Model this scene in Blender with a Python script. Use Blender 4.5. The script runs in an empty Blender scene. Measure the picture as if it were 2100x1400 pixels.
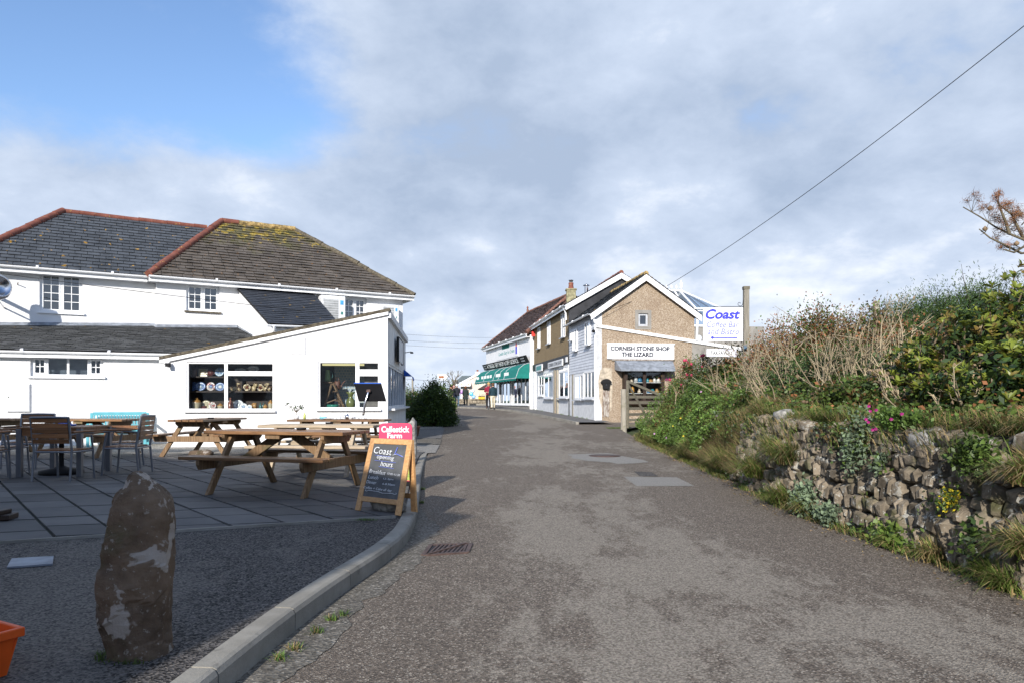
import bpy, bmesh, math, random
import numpy as np
from mathutils import Vector, Matrix, Euler
from mathutils.geometry import tessellate_polygon
from mathutils import noise as mnoise
R = math.radians
rnd = random.Random(7)
sc = bpy.context.scene
col = sc.collection
# ---------------------------------------------------------------- camera, light, sky
F = 1450.0; CZ = 1.3; HY = 820.0
cd = bpy.data.cameras.new("camera"); cam = bpy.data.objects.new("camera", cd); col.objects.link(cam)
cam.location = (0, 0, CZ); cam.rotation_euler = (R(90), 0, 0)
cd.sensor_width = 36; cd.lens = 36*F/2100; cd.shift_y = 120/2100
cd.clip_start = 0.05; cd.clip_end = 5000
sc.camera = cam
SUN_DIR = Vector((.218, .976, -.445)).normalized()      # way the light travels
sl = bpy.data.lights.new("sun", 'SUN'); sl.energy = 5.0; sl.angle = R(.55); sl.color = (1, .945, .87)
so = bpy.data.objects.new("sun", sl); col.objects.link(so); so.location = (-10, -30, 30)
so.rotation_euler = SUN_DIR.to_track_quat('-Z', 'Y').to_euler()
sc.view_settings.view_transform = 'Standard'; sc.view_settings.look = 'None'
sc.view_settings.exposure = .30; sc.view_settings.gamma = 1; sc.view_settings.use_curve_mapping = False
w = bpy.data.worlds.new("World"); sc.world = w; w.use_nodes = True
nt = w.node_tree; N = nt.nodes; L = nt.links; N.clear()
def nd(t, **k):
    n = N.new(t)
    for a, b in k.items(): setattr(n, a, b)
    return n
def mathn(op, a, b=None, c=None, clamp=False):
    n = N.new('ShaderNodeMath'); n.operation = op; n.use_clamp = clamp
    for i, v in enumerate((a, b, c)):
        if v is None: continue
        if isinstance(v, (int, float)): n.inputs[i].default_value = v
        else: L.new(v, n.inputs[i])
    return n.outputs[0]
sky = nd('ShaderNodeTexSky', sky_type='NISHITA', sun_disc=False, sun_elevation=R(24), sun_rotation=R(192.6), air_density=1.0, dust_density=.6, ozone_density=2.2)
tc = nd('ShaderNodeTexCoord'); sep = nd('ShaderNodeSeparateXYZ'); L.new(tc.outputs['Generated'], sep.inputs[0])
X_, Y_, Z_ = sep.outputs
zc = mathn('MAXIMUM', Z_, 0.0)
den = mathn('ADD', zc, .42)
cx = mathn('DIVIDE', X_, den); cy = mathn('DIVIDE', Y_, den)
comb = nd('ShaderNodeCombineXYZ'); L.new(cx, comb.inputs[0]); L.new(mathn('MULTIPLY', cy, 1.0), comb.inputs[1]); L.new(mathn('MULTIPLY', zc, .8), comb.inputs[2])
def wn(scale, detail, rough, off, dist=0.0):
    m = nd('ShaderNodeMapping'); m.inputs['Location'].default_value = off; L.new(comb.outputs[0], m.inputs[0])
    n = nd('ShaderNodeTexNoise'); n.inputs['Scale'].default_value = scale; n.inputs['Detail'].default_value = detail
    n.inputs['Roughness'].default_value = rough; n.inputs['Distortion'].default_value = dist; L.new(m.outputs[0], n.inputs['Vector'])
    return n.outputs['Fac']
n1 = wn(1.25, 6, .50, (3.1, 1.7, .4), .15)
n2 = wn(3.3, 7, .58, (.3, 5.2, 2.0), .1)
n3 = wn(.8, 3, .5, (7.3, 2.2, 1.0))
# clear patch up to the left of the street (direction in space), clouds over the rest
def bump_dir(dx, dy, dz, lo, hi):
    v = Vector((dx, dy, dz)).normalized()
    d = nd('ShaderNodeVectorMath', operation='DOT_PRODUCT'); L.new(tc.outputs['Generated'], d.inputs[0]); d.inputs[1].default_value = v
    m = nd('ShaderNodeMapRange', interpolation_type='SMOOTHSTEP'); L.new(d.outputs['Value'], m.inputs[0])
    m.inputs[1].default_value = lo; m.inputs[2].default_value = hi
    return m.outputs[0]
clear = bump_dir(-.70, 1, .54, .915, .988)
clear2 = bump_dir(.28, 1, .80, .965, 1.0)
clear3 = bump_dir(.40, 1, .58, .975, 1.0)
n4 = wn(7.5, 6, .62, (4.4, .7, 3.0), .25)
cov = mathn('ADD', mathn('ADD', mathn('MULTIPLY', n1, .80), mathn('MULTIPLY', n2, .62)), mathn('SUBTRACT', mathn('MULTIPLY', n4, .30), .22))
cov = mathn('SUBTRACT', mathn('ADD', cov, .075), mathn('MULTIPLY', clear, .58))
bank = bump_dir(-.58, 1, .25, .975, .999)
cov = mathn('ADD', cov, mathn('MULTIPLY', bank, .12))
low = nd('ShaderNodeMapRange', interpolation_type='SMOOTHSTEP'); L.new(zc, low.inputs[0]); low.inputs[1].default_value = .24; low.inputs[2].default_value = .35; low.inputs[3].default_value = .42; low.inputs[4].default_value = 0
cov = mathn('ADD', cov, low.outputs[0])
cov = mathn('SUBTRACT', cov, mathn('MULTIPLY', clear2, .06))
# the clouds lie ahead; unseen sky behind the camera is cleared to darken the shade
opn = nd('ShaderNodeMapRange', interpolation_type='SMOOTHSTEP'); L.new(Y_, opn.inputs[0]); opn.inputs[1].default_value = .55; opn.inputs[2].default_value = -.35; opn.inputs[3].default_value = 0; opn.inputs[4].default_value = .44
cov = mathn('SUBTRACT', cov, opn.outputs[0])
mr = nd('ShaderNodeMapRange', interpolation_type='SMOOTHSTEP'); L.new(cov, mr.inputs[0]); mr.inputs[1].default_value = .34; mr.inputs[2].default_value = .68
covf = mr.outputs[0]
br = mathn('ADD', mathn('ADD', mathn('MULTIPLY', n3, .8), mathn('MULTIPLY', n2, .95)), mathn('SUBTRACT', mathn('MULTIPLY', n4, .35), .19))
br = mathn('ADD', br, mathn('MULTIPLY', bank, .02))
mr2 = nd('ShaderNodeMapRange'); L.new(br, mr2.inputs[0]); mr2.inputs[1].default_value = .62; mr2.inputs[2].default_value = 1.14
ramp = nd('ShaderNodeValToRGB'); L.new(mr2.outputs[0], ramp.inputs[0])
e = ramp.color_ramp.elements
e[0].position = 0; e[0].color = (.30, .37, .49, 1)
e[1].position = 1; e[1].color = (.72, .75, .80, 1)
k = ramp.color_ramp.elements.new(.55); k.color = (.44, .51, .63, 1)
skys = nd('ShaderNodeMix', data_type='RGBA', blend_type='MULTIPLY'); skys.inputs[0].default_value = 1
L.new(sky.outputs[0], skys.inputs[6]); skys.inputs[7].default_value = (.135, .142, .155, 1)
# whitening towards the horizon
hz = nd('ShaderNodeMapRange'); L.new(zc, hz.inputs[0]); hz.inputs[1].default_value = 0; hz.inputs[2].default_value = .16; hz.inputs[3].default_value = .55; hz.inputs[4].default_value = 0
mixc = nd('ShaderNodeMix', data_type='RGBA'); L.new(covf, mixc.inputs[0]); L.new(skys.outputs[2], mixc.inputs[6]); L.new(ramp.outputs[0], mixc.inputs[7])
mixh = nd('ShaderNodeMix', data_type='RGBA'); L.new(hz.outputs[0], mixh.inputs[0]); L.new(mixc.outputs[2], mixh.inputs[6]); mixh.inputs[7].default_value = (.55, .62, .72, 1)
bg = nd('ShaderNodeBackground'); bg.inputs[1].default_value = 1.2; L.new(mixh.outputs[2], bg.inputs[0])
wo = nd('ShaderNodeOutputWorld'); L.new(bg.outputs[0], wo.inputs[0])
w.cycles.sampling_method = 'MANUAL'; w.cycles.sample_map_resolution = 512
sc.cycles.max_bounces = 6; sc.cycles.transparent_max_bounces = 12; sc.cycles.caustics_reflective = False; sc.cycles.caustics_refractive = False

# ---------------------------------------------------------------- pixel helpers (measuring from the photograph)
DP = [(-60, 1.255), (6, 1.255), (10, 1.23), (15, 1.15), (20, 1.07), (30, .92), (48, .62), (66, .42), (90, .34), (400, .34)]
def drop(y):
    if y <= DP[0][0]: return DP[0][1]
    for (a, b), (c, d) in zip(DP, DP[1:]):
        if y <= c:
            t = (y-a)/(c-a); return b+(d-b)*t
    return DP[-1][1]
def dropS(y): return (drop(y-1.5)+drop(y)*2+drop(y+1.5))/4
def rz(y): return CZ-dropS(y)               # road level
PD = 1.13
def pz(y): return max(CZ-PD, rz(y)+.012)    # forecourt level
def P(px, py, d): return Vector(((px-1050)/F*d, d, CZ+(HY-py)/F*d))
def gp(px, py, fz=rz):
    d = 8.0
    for i in range(60):
        dd = (CZ-fz(d))*F/(py-HY); d = d*.5+dd*.5
    return Vector(((px-1050)/F*d, d, fz(d)))
class Plane:
    """a vertical plane through the pixel px at depth d, its direction turned a degrees from the x axis"""
    def __init__(s, px, d, a):
        s.o = Vector(((px-1050)/F*d, d)); s.a = R(a); s.u = Vector((math.cos(s.a), math.sin(s.a))); s.n = Vector((math.sin(s.a), -math.cos(s.a)))
    def uz(s, px, py, off=0.0):
        o = s.o+s.n*off; r = Vector(((px-1050)/F, 1))
        det = s.u.x*(-r.y)-s.u.y*(-r.x)
        u = (-o.x*(-r.y)+o.y*(-r.x))/det
        t = o.y+u*s.u.y
        return (u, CZ+(HY-py)/F*t)
    def at(s, u, z, out=0.0):
        p = s.o+s.u*u+s.n*out; return Vector((p.x, p.y, z))
    def px(s, px, py, out=0.0):
        u, z = s.uz(px, py, out); return s.at(u, z, out)
    def mat(s, u, z, out=0.0):
        """local x along the wall, y into it, z up"""
        return Matrix.Translation(s.at(u, z, out)) @ Matrix.Rotation(s.a, 4, 'Z')

# ---------------------------------------------------------------- mesh helpers
ORG = {}
def org(o): return ORG.get(o.name, Vector((0, 0, 0))) if o is not None else Vector((0, 0, 0))
class MB:
    def __init__(s): s.v = []; s.f = []; s.m = []; s.sm = []
    def add(s, vs, fs, m=0, smooth=False):
        b = len(s.v); s.v += [tuple(v) for v in vs]; s.f += [tuple(i+b for i in f) for f in fs]
        s.m += [m]*len(fs); s.sm += [smooth]*len(fs); return s
    def hexa(s, c, m=0):
        return s.add(c, [(0, 3, 2, 1), (4, 5, 6, 7), (0, 1, 5, 4), (1, 2, 6, 5), (2, 3, 7, 6), (3, 0, 4, 7)], m)
    def box(s, x0, x1, y0, y1, z0, z1, M=None, m=0):
        c = [Vector(p) for p in ((x0, y0, z0), (x1, y0, z0), (x1, y1, z0), (x0, y1, z0), (x0, y0, z1), (x1, y0, z1), (x1, y1, z1), (x0, y1, z1))]
        if M is not None: c = [M @ p for p in c]
        return s.hexa(c, m)
    def beam(s, a, b, w, h, up=Vector((0, 0, 1)), m=0):
        a = Vector(a); b = Vector(b); d = (b-a).normalized(); sd = d.cross(up)
        if sd.length < 1e-4: sd = d.cross(Vector((1, 0, 0)))
        sd.normalize(); u = sd.cross(d).normalized(); sd = sd*w/2; u = u*h/2
        return s.hexa([a-sd-u, a+sd-u, a+sd+u, a-sd+u, b-sd-u, b+sd-u, b+sd+u, b-sd+u], m)
    def tube(s, pts, rad, n=8, cap=True, m=0, smooth=True):
        pts = [Vector(p) for p in pts]; k = len(pts)
        if not hasattr(rad, '__len__'): rad = [rad]*k
        vs = []; pu = None
        for i, p in enumerate(pts):
            d = (pts[min(i+1, k-1)]-pts[max(i-1, 0)])
            d = d.normalized() if d.length > 1e-9 else Vector((0, 0, 1))
            if pu is None:
                pu = d.cross(Vector((0, 0, 1)))
                if pu.length < 1e-3: pu = d.cross(Vector((1, 0, 0)))
            pu = (pu-d*pu.dot(d)); pu.normalize(); q = d.cross(pu)
            for j in range(n):
                t = 2*math.pi*j/n; vs.append(p+(pu*math.cos(t)+q*math.sin(t))*rad[i])
        fs = [(i*n+j, i*n+(j+1) % n, (i+1)*n+(j+1) % n, (i+1)*n+j) for i in range(k-1) for j in range(n)]
        s.add(vs, fs, m, smooth)
        if cap: s.add(vs, [tuple(range(n))[::-1], tuple((k-1)*n+j for j in range(n))], m)
        return s
    def lathe(s, prof, n=14, M=None, m=0, sx=1, sy=1):
        vs = []
        for r, z in prof:
            for j in range(n):
                t = 2*math.pi*j/n; vs.append(Vector((r*math.cos(t)*sx, r*math.sin(t)*sy, z)))
        if M is not None: vs = [M @ v for v in vs]
        k = len(prof)
        fs = [(i*n+j, i*n+(j+1) % n, (i+1)*n+(j+1) % n, (i+1)*n+j) for i in range(k-1) for j in range(n)]
        return s.add(vs, fs, m, True)
    def prism(s, poly, d, M, m=0):
        """poly in local x,z; extruded from y=0 to y=d"""
        n = len(poly); a = [M @ Vector((x, 0, z)) for x, z in poly]; b = [M @ Vector((x, d, z)) for x, z in poly]
        t = tessellate_polygon([[Vector((x, z, 0)) for x, z in poly]])
        fs = [tuple(q) for q in t]+[tuple(i+n for i in q[::-1]) for q in t]+[(i, (i+1) % n, (i+1) % n+n, i+n) for i in range(n)]
        return s.add(a+b, fs, m)
    def build(s, name, mats, parent=None, bevel=0.0, label=None, kind=None, segs=1):
        me = bpy.data.meshes.new(name)
        o0 = org(parent)
        me.from_pydata([tuple(Vector(v)-o0) for v in s.v], [], s.f)
        if not isinstance(mats, (list, tuple)): mats = [mats]
        for mt in mats: me.materials.append(mt)
        me.polygons.foreach_set('material_index', s.m); me.polygons.foreach_set('use_smooth', s.sm)
        bm = bmesh.new(); bm.from_mesh(me)
        bmesh.ops.recalc_face_normals(bm, faces=bm.faces[:]); bm.to_mesh(me); bm.free()
        me.update()
        o = bpy.data.objects.new(name, me); col.objects.link(o)
        if parent is not None: o.parent = parent; ORG[o.name] = o0
        if bevel:
            b = o.modifiers.new('bevel', 'BEVEL'); b.width = bevel; b.segments = segs; b.limit_method = 'ANGLE'; b.angle_limit = R(35)
        if label: o['label'] = label
        if kind: o['kind'] = kind
        return o
def npmesh(name, V, Fq, mat, parent=None, mi=None, smooth=False):
    """fast mesh from numpy arrays, all faces with the same corner count"""
    V = np.asarray(V, np.float32).reshape(-1, 3); Fq = np.asarray(Fq, np.int32)
    o0 = np.array(org(parent)); V = V-o0.astype(np.float32)
    me = bpy.data.meshes.new(name); k = Fq.shape[1]
    me.vertices.add(len(V)); me.vertices.foreach_set('co', V.ravel())
    me.loops.add(Fq.size); me.loops.foreach_set('vertex_index', Fq.ravel())
    me.polygons.add(len(Fq)); me.polygons.foreach_set('loop_start', np.arange(0, Fq.size, k, dtype=np.int32))
    for mt in (mat if isinstance(mat, (list, tuple)) else [mat]): me.materials.append(mt)
    if mi is not None: me.polygons.foreach_set('material_index', np.asarray(mi, np.int32))
    if smooth: me.polygons.foreach_set('use_smooth', np.ones(len(Fq), bool))
    me.update(calc_edges=True)
    o = bpy.data.objects.new(name, me); col.objects.link(o)
    if parent is not None: o.parent = parent; ORG[o.name] = Vector(o0)
    return o
def tag(o, label=None, cat=None, group=None, kind=None):
    if label: o['label'] = label
    if cat: o['category'] = cat
    if group: o['group'] = group
    if kind: o['kind'] = kind
    return o
def thing(name, loc, label, cat, group=None):
    o = bpy.data.objects.new(name, None); col.objects.link(o); o.location = loc; o.empty_display_size = .1
    ORG[o.name] = Vector(loc); return tag(o, label, cat, group)
def piece(name, me, parent, Mx, kind=None):
    """an object on shared mesh data, placed by a world matrix"""
    o = bpy.data.objects.new(name, me); col.objects.link(o)
    if parent is not None:
        o.parent = parent; o.matrix_local = Matrix.Translation(-org(parent)) @ Mx
    else: o.matrix_world = Mx
    return o
def copy_tree(o, loc, rz_=0.0, label=None, scale=None):
    r = o.copy(); col.objects.link(r); r.location = loc; r.rotation_euler = (0, 0, rz_)
    if scale: r.scale = scale
    if label: r['label'] = label
    for ch in list(o.children):
        c = ch.copy(); col.objects.link(c); c.parent = r
        for g in list(ch.children):
            d = g.copy(); col.objects.link(d); d.parent = c
    return r
TEXTS = []
def text(s, center, width, height, ax, up, mat, parent, ext=.002, bold=0.0, shear=0.0, name='lettering', align='C'):
    """flat lettering fitted into width x height at center; ax = reading direction, up = up"""
    cu = bpy.data.curves.new(name, 'FONT'); cu.body = s; cu.size = 1; cu.extrude = ext; cu.offset = bold; cu.shear = shear
    cu.resolution_u = 3; cu.align_x = 'LEFT'; cu.materials.append(mat)
    o = bpy.data.objects.new(name, cu); col.objects.link(o); o.parent = parent
    TEXTS.append((o, Vector(center)-org(parent), width, height, Vector(ax).normalized(), Vector(up).normalized(), ext)); return o
def finish_texts():
    bpy.context.view_layer.update()
    for o, c, w_, h_, ax, up, ext in TEXTS:
        bb = np.array([list(b) for b in o.bound_box]); lo = bb.min(0); hi = bb.max(0)
        sx = w_/max(hi[0]-lo[0], 1e-4); sy = h_/max(hi[1]-lo[1], 1e-4)
        up2 = (up-ax*up.dot(ax)).normalized(); n = ax.cross(up2)
        Mx = Matrix((( ax.x*sx, up2.x*sy, n.x, 0), (ax.y*sx, up2.y*sy, n.y, 0), (ax.z*sx, up2.z*sy, n.z, 0), (0, 0, 0, 1)))
        mid = Vector(((lo[0]+hi[0])/2, (lo[1]+hi[1])/2, 0)); off = Mx.to_3x3() @ mid
        Mx.translation = c-off
        ob_me = bpy.data.meshes.new_from_object(o.evaluated_get(bpy.context.evaluated_depsgraph_get()))
        par = o.parent; nm = o.name; bpy.data.objects.remove(o)
        q = bpy.data.objects.new('lettering', ob_me); col.objects.link(q); q.parent = par; ob_me.transform(Mx)

# ---------------------------------------------------------------- materials
MATS = {}
class NT:
    def __init__(s, name):
        s.mt = bpy.data.materials.new(name); s.mt.use_nodes = True; s.t = s.mt.node_tree; s.n = s.t.nodes; s.l = s.t.links
        s.b = s.n['Principled BSDF']; s.g = s.n.new('ShaderNodeNewGeometry').outputs['Position']; MATS[name] = s.mt
        s.oi = None
    def rand(s):
        if s.oi is None: s.oi = s.n.new('ShaderNodeObjectInfo')
        return s.oi.outputs['Random']
    def noise(s, scale, detail=3, rough=.55, vec=None, sc3=None, dist=0):
        v = vec or s.g
        if sc3:
            m = s.n.new('ShaderNodeMapping'); m.inputs['Scale'].default_value = sc3; s.l.new(v, m.inputs[0]); v = m.outputs[0]
        n = s.n.new('ShaderNodeTexNoise'); n.inputs['Scale'].default_value = scale; n.inputs['Detail'].default_value = detail; n.inputs['Roughness'].default_value = rough
        n.inputs['Distortion'].default_value = dist
        s.l.new(v, n.inputs['Vector']); return n.outputs['Fac']
    def vor(s, scale, out='Color', feature='F1', vec=None):
        n = s.n.new('ShaderNodeTexVoronoi'); n.feature = feature; n.inputs['Scale'].default_value = scale; s.l.new(vec or s.g, n.inputs['Vector']); return n.outputs[out]
    def rng(s, f, a, b, c=0, d=1, smooth=True):
        m = s.n.new('ShaderNodeMapRange'); m.interpolation_type = 'SMOOTHSTEP' if smooth else 'LINEAR'
        s.l.new(f, m.inputs[0])
        for i, v in enumerate((a, b, c, d)): m.inputs[i+1].default_value = v
        return m.outputs[0]
    def math(s, op, a, b):
        n = s.n.new('ShaderNodeMath'); n.operation = op
        for i, v in enumerate((a, b)):
            if isinstance(v, (int, float)): n.inputs[i].default_value = v
            else: s.l.new(v, n.inputs[i])
        return n.outputs[0]
    def mix(s, f, a, b, mode='MIX'):
        n = s.n.new('ShaderNodeMix'); n.data_type = 'RGBA'; n.blend_type = mode
        for i, v in ((0, f), (6, a), (7, b)):
            if isinstance(v, (int, float)): n.inputs[i].default_value = v
            elif isinstance(v, tuple): n.inputs[i].default_value = (*v, 1)[:4]
            else: s.l.new(v, n.inputs[i])
        return n.outputs[2]
    def bump(s, h, strength=.3, dist=.01):
        n = s.n.new('ShaderNodeBump'); n.inputs['Strength'].default_value = strength; n.inputs['Distance'].default_value = dist
        s.l.new(h, n.inputs['Height']); s.l.new(n.outputs[0], s.b.inputs['Normal'])
    def out(s, c, rough=.8, spec=.3, metal=0):
        if isinstance(c, tuple): s.b.inputs['Base Color'].default_value = (*c, 1)
        else: s.l.new(c, s.b.inputs['Base Color'])
        s.b.inputs['Roughness'].default_value = rough; s.b.inputs['Specular IOR Level'].default_value = spec; s.b.inputs['Metallic'].default_value = metal
        return s.mt
def dk(c, f): return tuple(max(0, min(1, x*f)) for x in c)
def simple(name, c, rough=.7, var=.25, scale=6, bump=.15, bs=60, bd=.004, spec=.3, metal=0, rv=0.0):
    t = NT(name)
    f = t.rng(t.noise(scale, 4), .3, .7)
    x = t.mix(f, dk(c, 1-var), dk(c, 1+var))
    if rv:
        m = t.rng(t.rand(), 0, 1, 1-rv, 1+rv, False); cc = t.n.new('ShaderNodeCombineColor')
        for i in range(3): t.l.new(m, cc.inputs[i])
        x = t.mix(1.0, x, cc.outputs[0], 'MULTIPLY')
    if bump: t.bump(t.noise(bs, 3), bump, bd)
    return t.out(x, rough, spec, metal)
# ---- walls
t = NT('white_render'); a = t.noise(1.3, 4); b = t.noise(.7, 5, .7, sc3=(2.2, 2.2, .35))
x = t.mix(t.rng(a, .35, .7), (.69, .69, .69), (.76, .76, .76)); x = t.mix(t.rng(b, .56, .8, 0, .35), x, (.60, .60, .56))
t.bump(t.math('ADD', t.noise(4, 5, .6), t.math('MULTIPLY', t.noise(35, 3), .25)), .5, .03); t.out(x, .75, .25)
M_render = t.mt
t = NT('weathered_white_render'); a = t.noise(1.1, 5, .6); 
x = t.mix(t.rng(a, .3, .7), (.66, .66, .63), (.78, .78, .76)); t.bump(t.noise(25, 4), .35, .01); M_render2 = t.out(x, .8, .2)
def pebble(name, c1, c2, c3, stain):
    t = NT(name); v = t.vor(55); s = t.n.new('ShaderNodeSeparateColor'); t.l.new(v, s.inputs[0])
    x = t.mix(t.rng(s.outputs[0], .0, 1.0), c1, c2); x = t.mix(t.rng(s.outputs[1], .72, .8, 0, .8), x, c3)
    x = t.mix(t.rng(t.noise(.9, 5, .65), .45, .72, 0, .45), x, stain)
    x = t.mix(t.rng(t.noise(.8, 4, .6, sc3=(3, 3, .3)), .55, .75, 0, .3), x, dk(stain, .8))
    t.bump(t.vor(55, 'Distance'), .9, .012); return t.out(x, .9, .15)
M_pebble = pebble('pebble_dash', (.21, .155, .105), (.37, .29, .205), (.55, .47, .38), (.22, .155, .105))
M_pebble2 = pebble('fine_tan_pebble_dash', (.22, .16, .09), (.30, .225, .13), (.38, .30, .19), (.22, .155, .09))
M_grey_render = simple('grey_render', (.26, .245, .22), .9, .12, 3, .5, 50, .006)
M_black_slate_wall = simple('black_painted_wall', (.030, .031, .035), .55, .35, 2.5, .4, 20, .01)
M_white = simple('white_paint', (.80, .80, .80), .35, .03, 2, .05, 40, .002, .5)
M_white_old = simple('weathered_white_paint', (.66, .67, .68), .5, .10, 5, .2, 30, .003, .4)
M_upvc = simple('white_upvc', (.80, .81, .82), .25, .02, 2, .02, 40, .001, .5)
M_board = simple('weatherboard_paint', (.60, .62, .66), .5, .08, 4, .2, 30, .003, .4, rv=.05)
# ---- slates
def slate(name, base, moss=0.0, orange=.0):
    t = NT(name); x = t.mix(t.rng(t.noise(3, 4), .3, .7), dk(base, .75), dk(base, 1.25))
    cc = t.n.new('ShaderNodeCombineColor'); a = t.n.new('ShaderNodeAttribute'); a.attribute_name = 'tone'
    f = t.math('ADD', t.rng(t.rand(), 0, 1, .92, 1.08, False), t.math('MULTIPLY', a.outputs['Fac'], 1.0))
    for i in range(3): t.l.new(f, cc.inputs[i])
    x = t.mix(1.0, x, cc.outputs[0], 'MULTIPLY')
    if moss:
        z = t.n.new('ShaderNodeSeparateXYZ'); t.l.new(t.g, z.inputs[0])
        h = t.rng(z.outputs[2], 5.6, 7.1, 0, .30)
        f = t.rng(t.math('ADD', t.noise(1.6, 5, .65), h), .66, .86, 0, moss); x = t.mix(f, x, (.10, .095, .025))
        f = t.rng(t.math('ADD', t.noise(4.5, 4, .6), h), .80, .92, 0, .9); x = t.mix(f, x, (.40, .29, .05))
        f = t.rng(t.noise(7, 3, .5), .66, .70, 0, .8); x = t.mix(f, x, (.22, .12, .05))
    if orange:
        f = t.rng(t.noise(5.5, 2, .5), 1-orange, 1-orange+.03, 0, .9); x = t.mix(f, x, (.45, .26, .04))
    t.bump(t.noise(30, 4), .35, .006); return t.out(x, .55, .4)
M_slate = slate('blue_grey_slate', (.060, .067, .077), 0, .31)
M_slate_low = slate('pale_grey_slate', (.115, .12, .125), 0, .26)
M_slate_new = slate('dark_new_slate', (.030, .035, .046), 0, .28)
M_slate_moss = slate('mossy_brown_slate', (.095, .080, .066), .7)
M_tile_red = slate('weathered_red_brown_roof_tile', (.085, .052, .042), 0, .27)
t = NT('terracotta'); x = t.mix(t.rng(t.noise(6, 4), .3, .7), (.165, .055, .038), (.235, .085, .058)); x = t.mix(t.rng(t.noise(9, 4), .62, .7, 0, .8), x, (.42, .30, .08)); t.bump(t.noise(40), .3, .005); M_terra = t.out(x, .75)
M_terra_l = simple('lichened_ridge_tile', (.34, .24, .10), .9, .6, 9, .6, 25, .02)
M_lead = simple('grey_lead', (.20, .22, .25), .45, .3, 6, .3, 30, .006, .5)
M_gutter_shade = simple('grey_gutter', (.45, .47, .50), .4, .1)
M_ledge_slate = simple('weathered_slate_edge', (.10, .085, .06), .85, .4, 14, .4, 40, .006)
# ---- glass and dark interiors
def glass(name, tint, tr=.75):
    t = NT(name); n = t.n; g = n.new('ShaderNodeBsdfGlossy'); g.inputs['Roughness'].default_value = .03; g.inputs['Color'].default_value = (.9, .95, 1, 1)
    tr_ = n.new('ShaderNodeBsdfTransparent'); tr_.inputs[0].default_value = (*tint, 1)
    fr = n.new('ShaderNodeFresnel'); fr.inputs[0].default_value = 1.5
    bp = n.new('ShaderNodeBump'); bp.inputs['Strength'].default_value = .04; bp.inputs['Distance'].default_value = .05; t.l.new(t.noise(2.5, 2), bp.inputs['Height']); t.l.new(bp.outputs[0], g.inputs['Normal'])
    f = t.math('ADD', t.math('MULTIPLY', fr.outputs[0], 1.0), 1-tr)
    mx = n.new('ShaderNodeMixShader'); t.l.new(f, mx.inputs[0]); t.l.new(tr_.outputs[0], mx.inputs[1]); t.l.new(g.outputs[0], mx.inputs[2])
    t.l.new(mx.outputs[0], n['Material Output'].inputs['Surface']); return t.mt
M_glass = glass('window_glass', (.90, .93, .93), .97)
M_glass_d = glass('house_window_glass', (.45, .50, .55), .86)
M_glass_roof = glass('conservatory_glass', (.55, .68, .82), .82)
M_dark = simple('dark_interior', (.020, .020, .024), .9, .3)
M_room = simple('room_interior', (.14, .13, .12), .9, .3)
M_curtain = simple('pale_curtain', (.45, .47, .48), .9, .2)
M_dwood = simple('dark_brown_stained_wood', (.035, .022, .016), .5, .3, 8, .2)
# ---- wood
def wood(name, c1, c2, g=None, rough=.55, ax=(1, 14, 14), coat=.0):
    t = NT(name); tc_ = t.n.new('ShaderNodeTexCoord'); v = tc_.outputs['Object']
    f = t.noise(3.2, 5, .6, v, ax, .4); x = t.mix(t.rng(f, .3, .7), c1, c2)
    m = t.rng(t.rand(), 0, 1, .72, 1.2, False); cc = t.n.new('ShaderNodeCombineColor')
    for i in range(3): t.l.new(m, cc.inputs[i])
    x = t.mix(1.0, x, cc.outputs[0], 'MULTIPLY')
    if g: x = t.mix(t.rng(t.noise(4, 4), .55, .72, 0, .6), x, g)
    t.bump(f, .3, .004); return t.out(x, rough, .4)
M_wood = wood('varnished_picnic_wood', (.125, .062, .028), (.25, .135, .062), (.09, .075, .03), .4)
M_woodv = wood('weathered_leg_wood', (.13, .075, .035), (.25, .16, .085), (.10, .10, .045), .7, (14, 14, 1))
M_pale = wood('pale_weathered_wood', (.32, .25, .17), (.50, .40, .28), None, .7)
M_teak = wood('teak_slat', (.17, .075, .03), (.28, .13, .055), None, .45)
M_greywood = wood('grey_gate_wood', (.10, .09, .065), (.19, .17, .125), (.13, .14, .06), .85)
M_pine = wood('honey_pine', (.42, .22, .09), (.55, .32, .14), None, .45)
M_oldwood = wood('flaking_painted_wood', (.12, .07, .045), (.48, .45, .40), None, .85, (10, 10, 1.5))
M_pole = wood('grey_pole_wood', (.22, .20, .16), (.36, .33, .27), (.15, .15, .08), .85, (14, 14, 1))
M_alu = simple('brushed_grey_aluminium', (.20, .21, .235), .42, .08, 5, .05, 60, .002, .5, .75)
M_turq = simple('turquoise_paint', (.11, .38, .44), .5, .08, 5, .1)
M_black = simple('matt_black', (.013, .013, .014), .65, .1, 5, .05, 60, .001, .2)
M_steel = simple('polished_steel', (.55, .55, .57), .18, .05, 5, 0, 60, .001, .5, 1.0)
M_orange = simple('orange_plastic', (.72, .10, .012), .42, .10, 7, .15, 60, .002, .4)
M_pink = simple('pink_sign', (.72, .055, .13), .4, .02, 2, 0)
M_blue_t = simple('blue_lettering', (.045, .05, .55), .5, .02, 2, 0)
M_blue_p = simple('pale_blue_lettering', (.16, .18, .58), .5, .02, 2, 0)
M_ink = simple('dark_ink', (.02, .025, .04), .6, .02, 2, 0)
M_faint = simple('faded_ink', (.62, .63, .64), .6, .02, 2, 0)
M_chalk = simple('chalk', (.70, .72, .74), .9, .15, 60, 0)
M_chalkb = simple('blue_chalk', (.15, .20, .60), .9, .15, 60, 0)
t = NT('blackboard'); x = t.mix(t.rng(t.noise(4, 5, .7), .35, .75), (.075, .078, .082), (.13, .135, .14)); M_bboard = t.out(x, .7)
M_green_aw = simple('green_awning_canvas', (.010, .17, .145), .8, .08, 5, .1)
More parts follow.
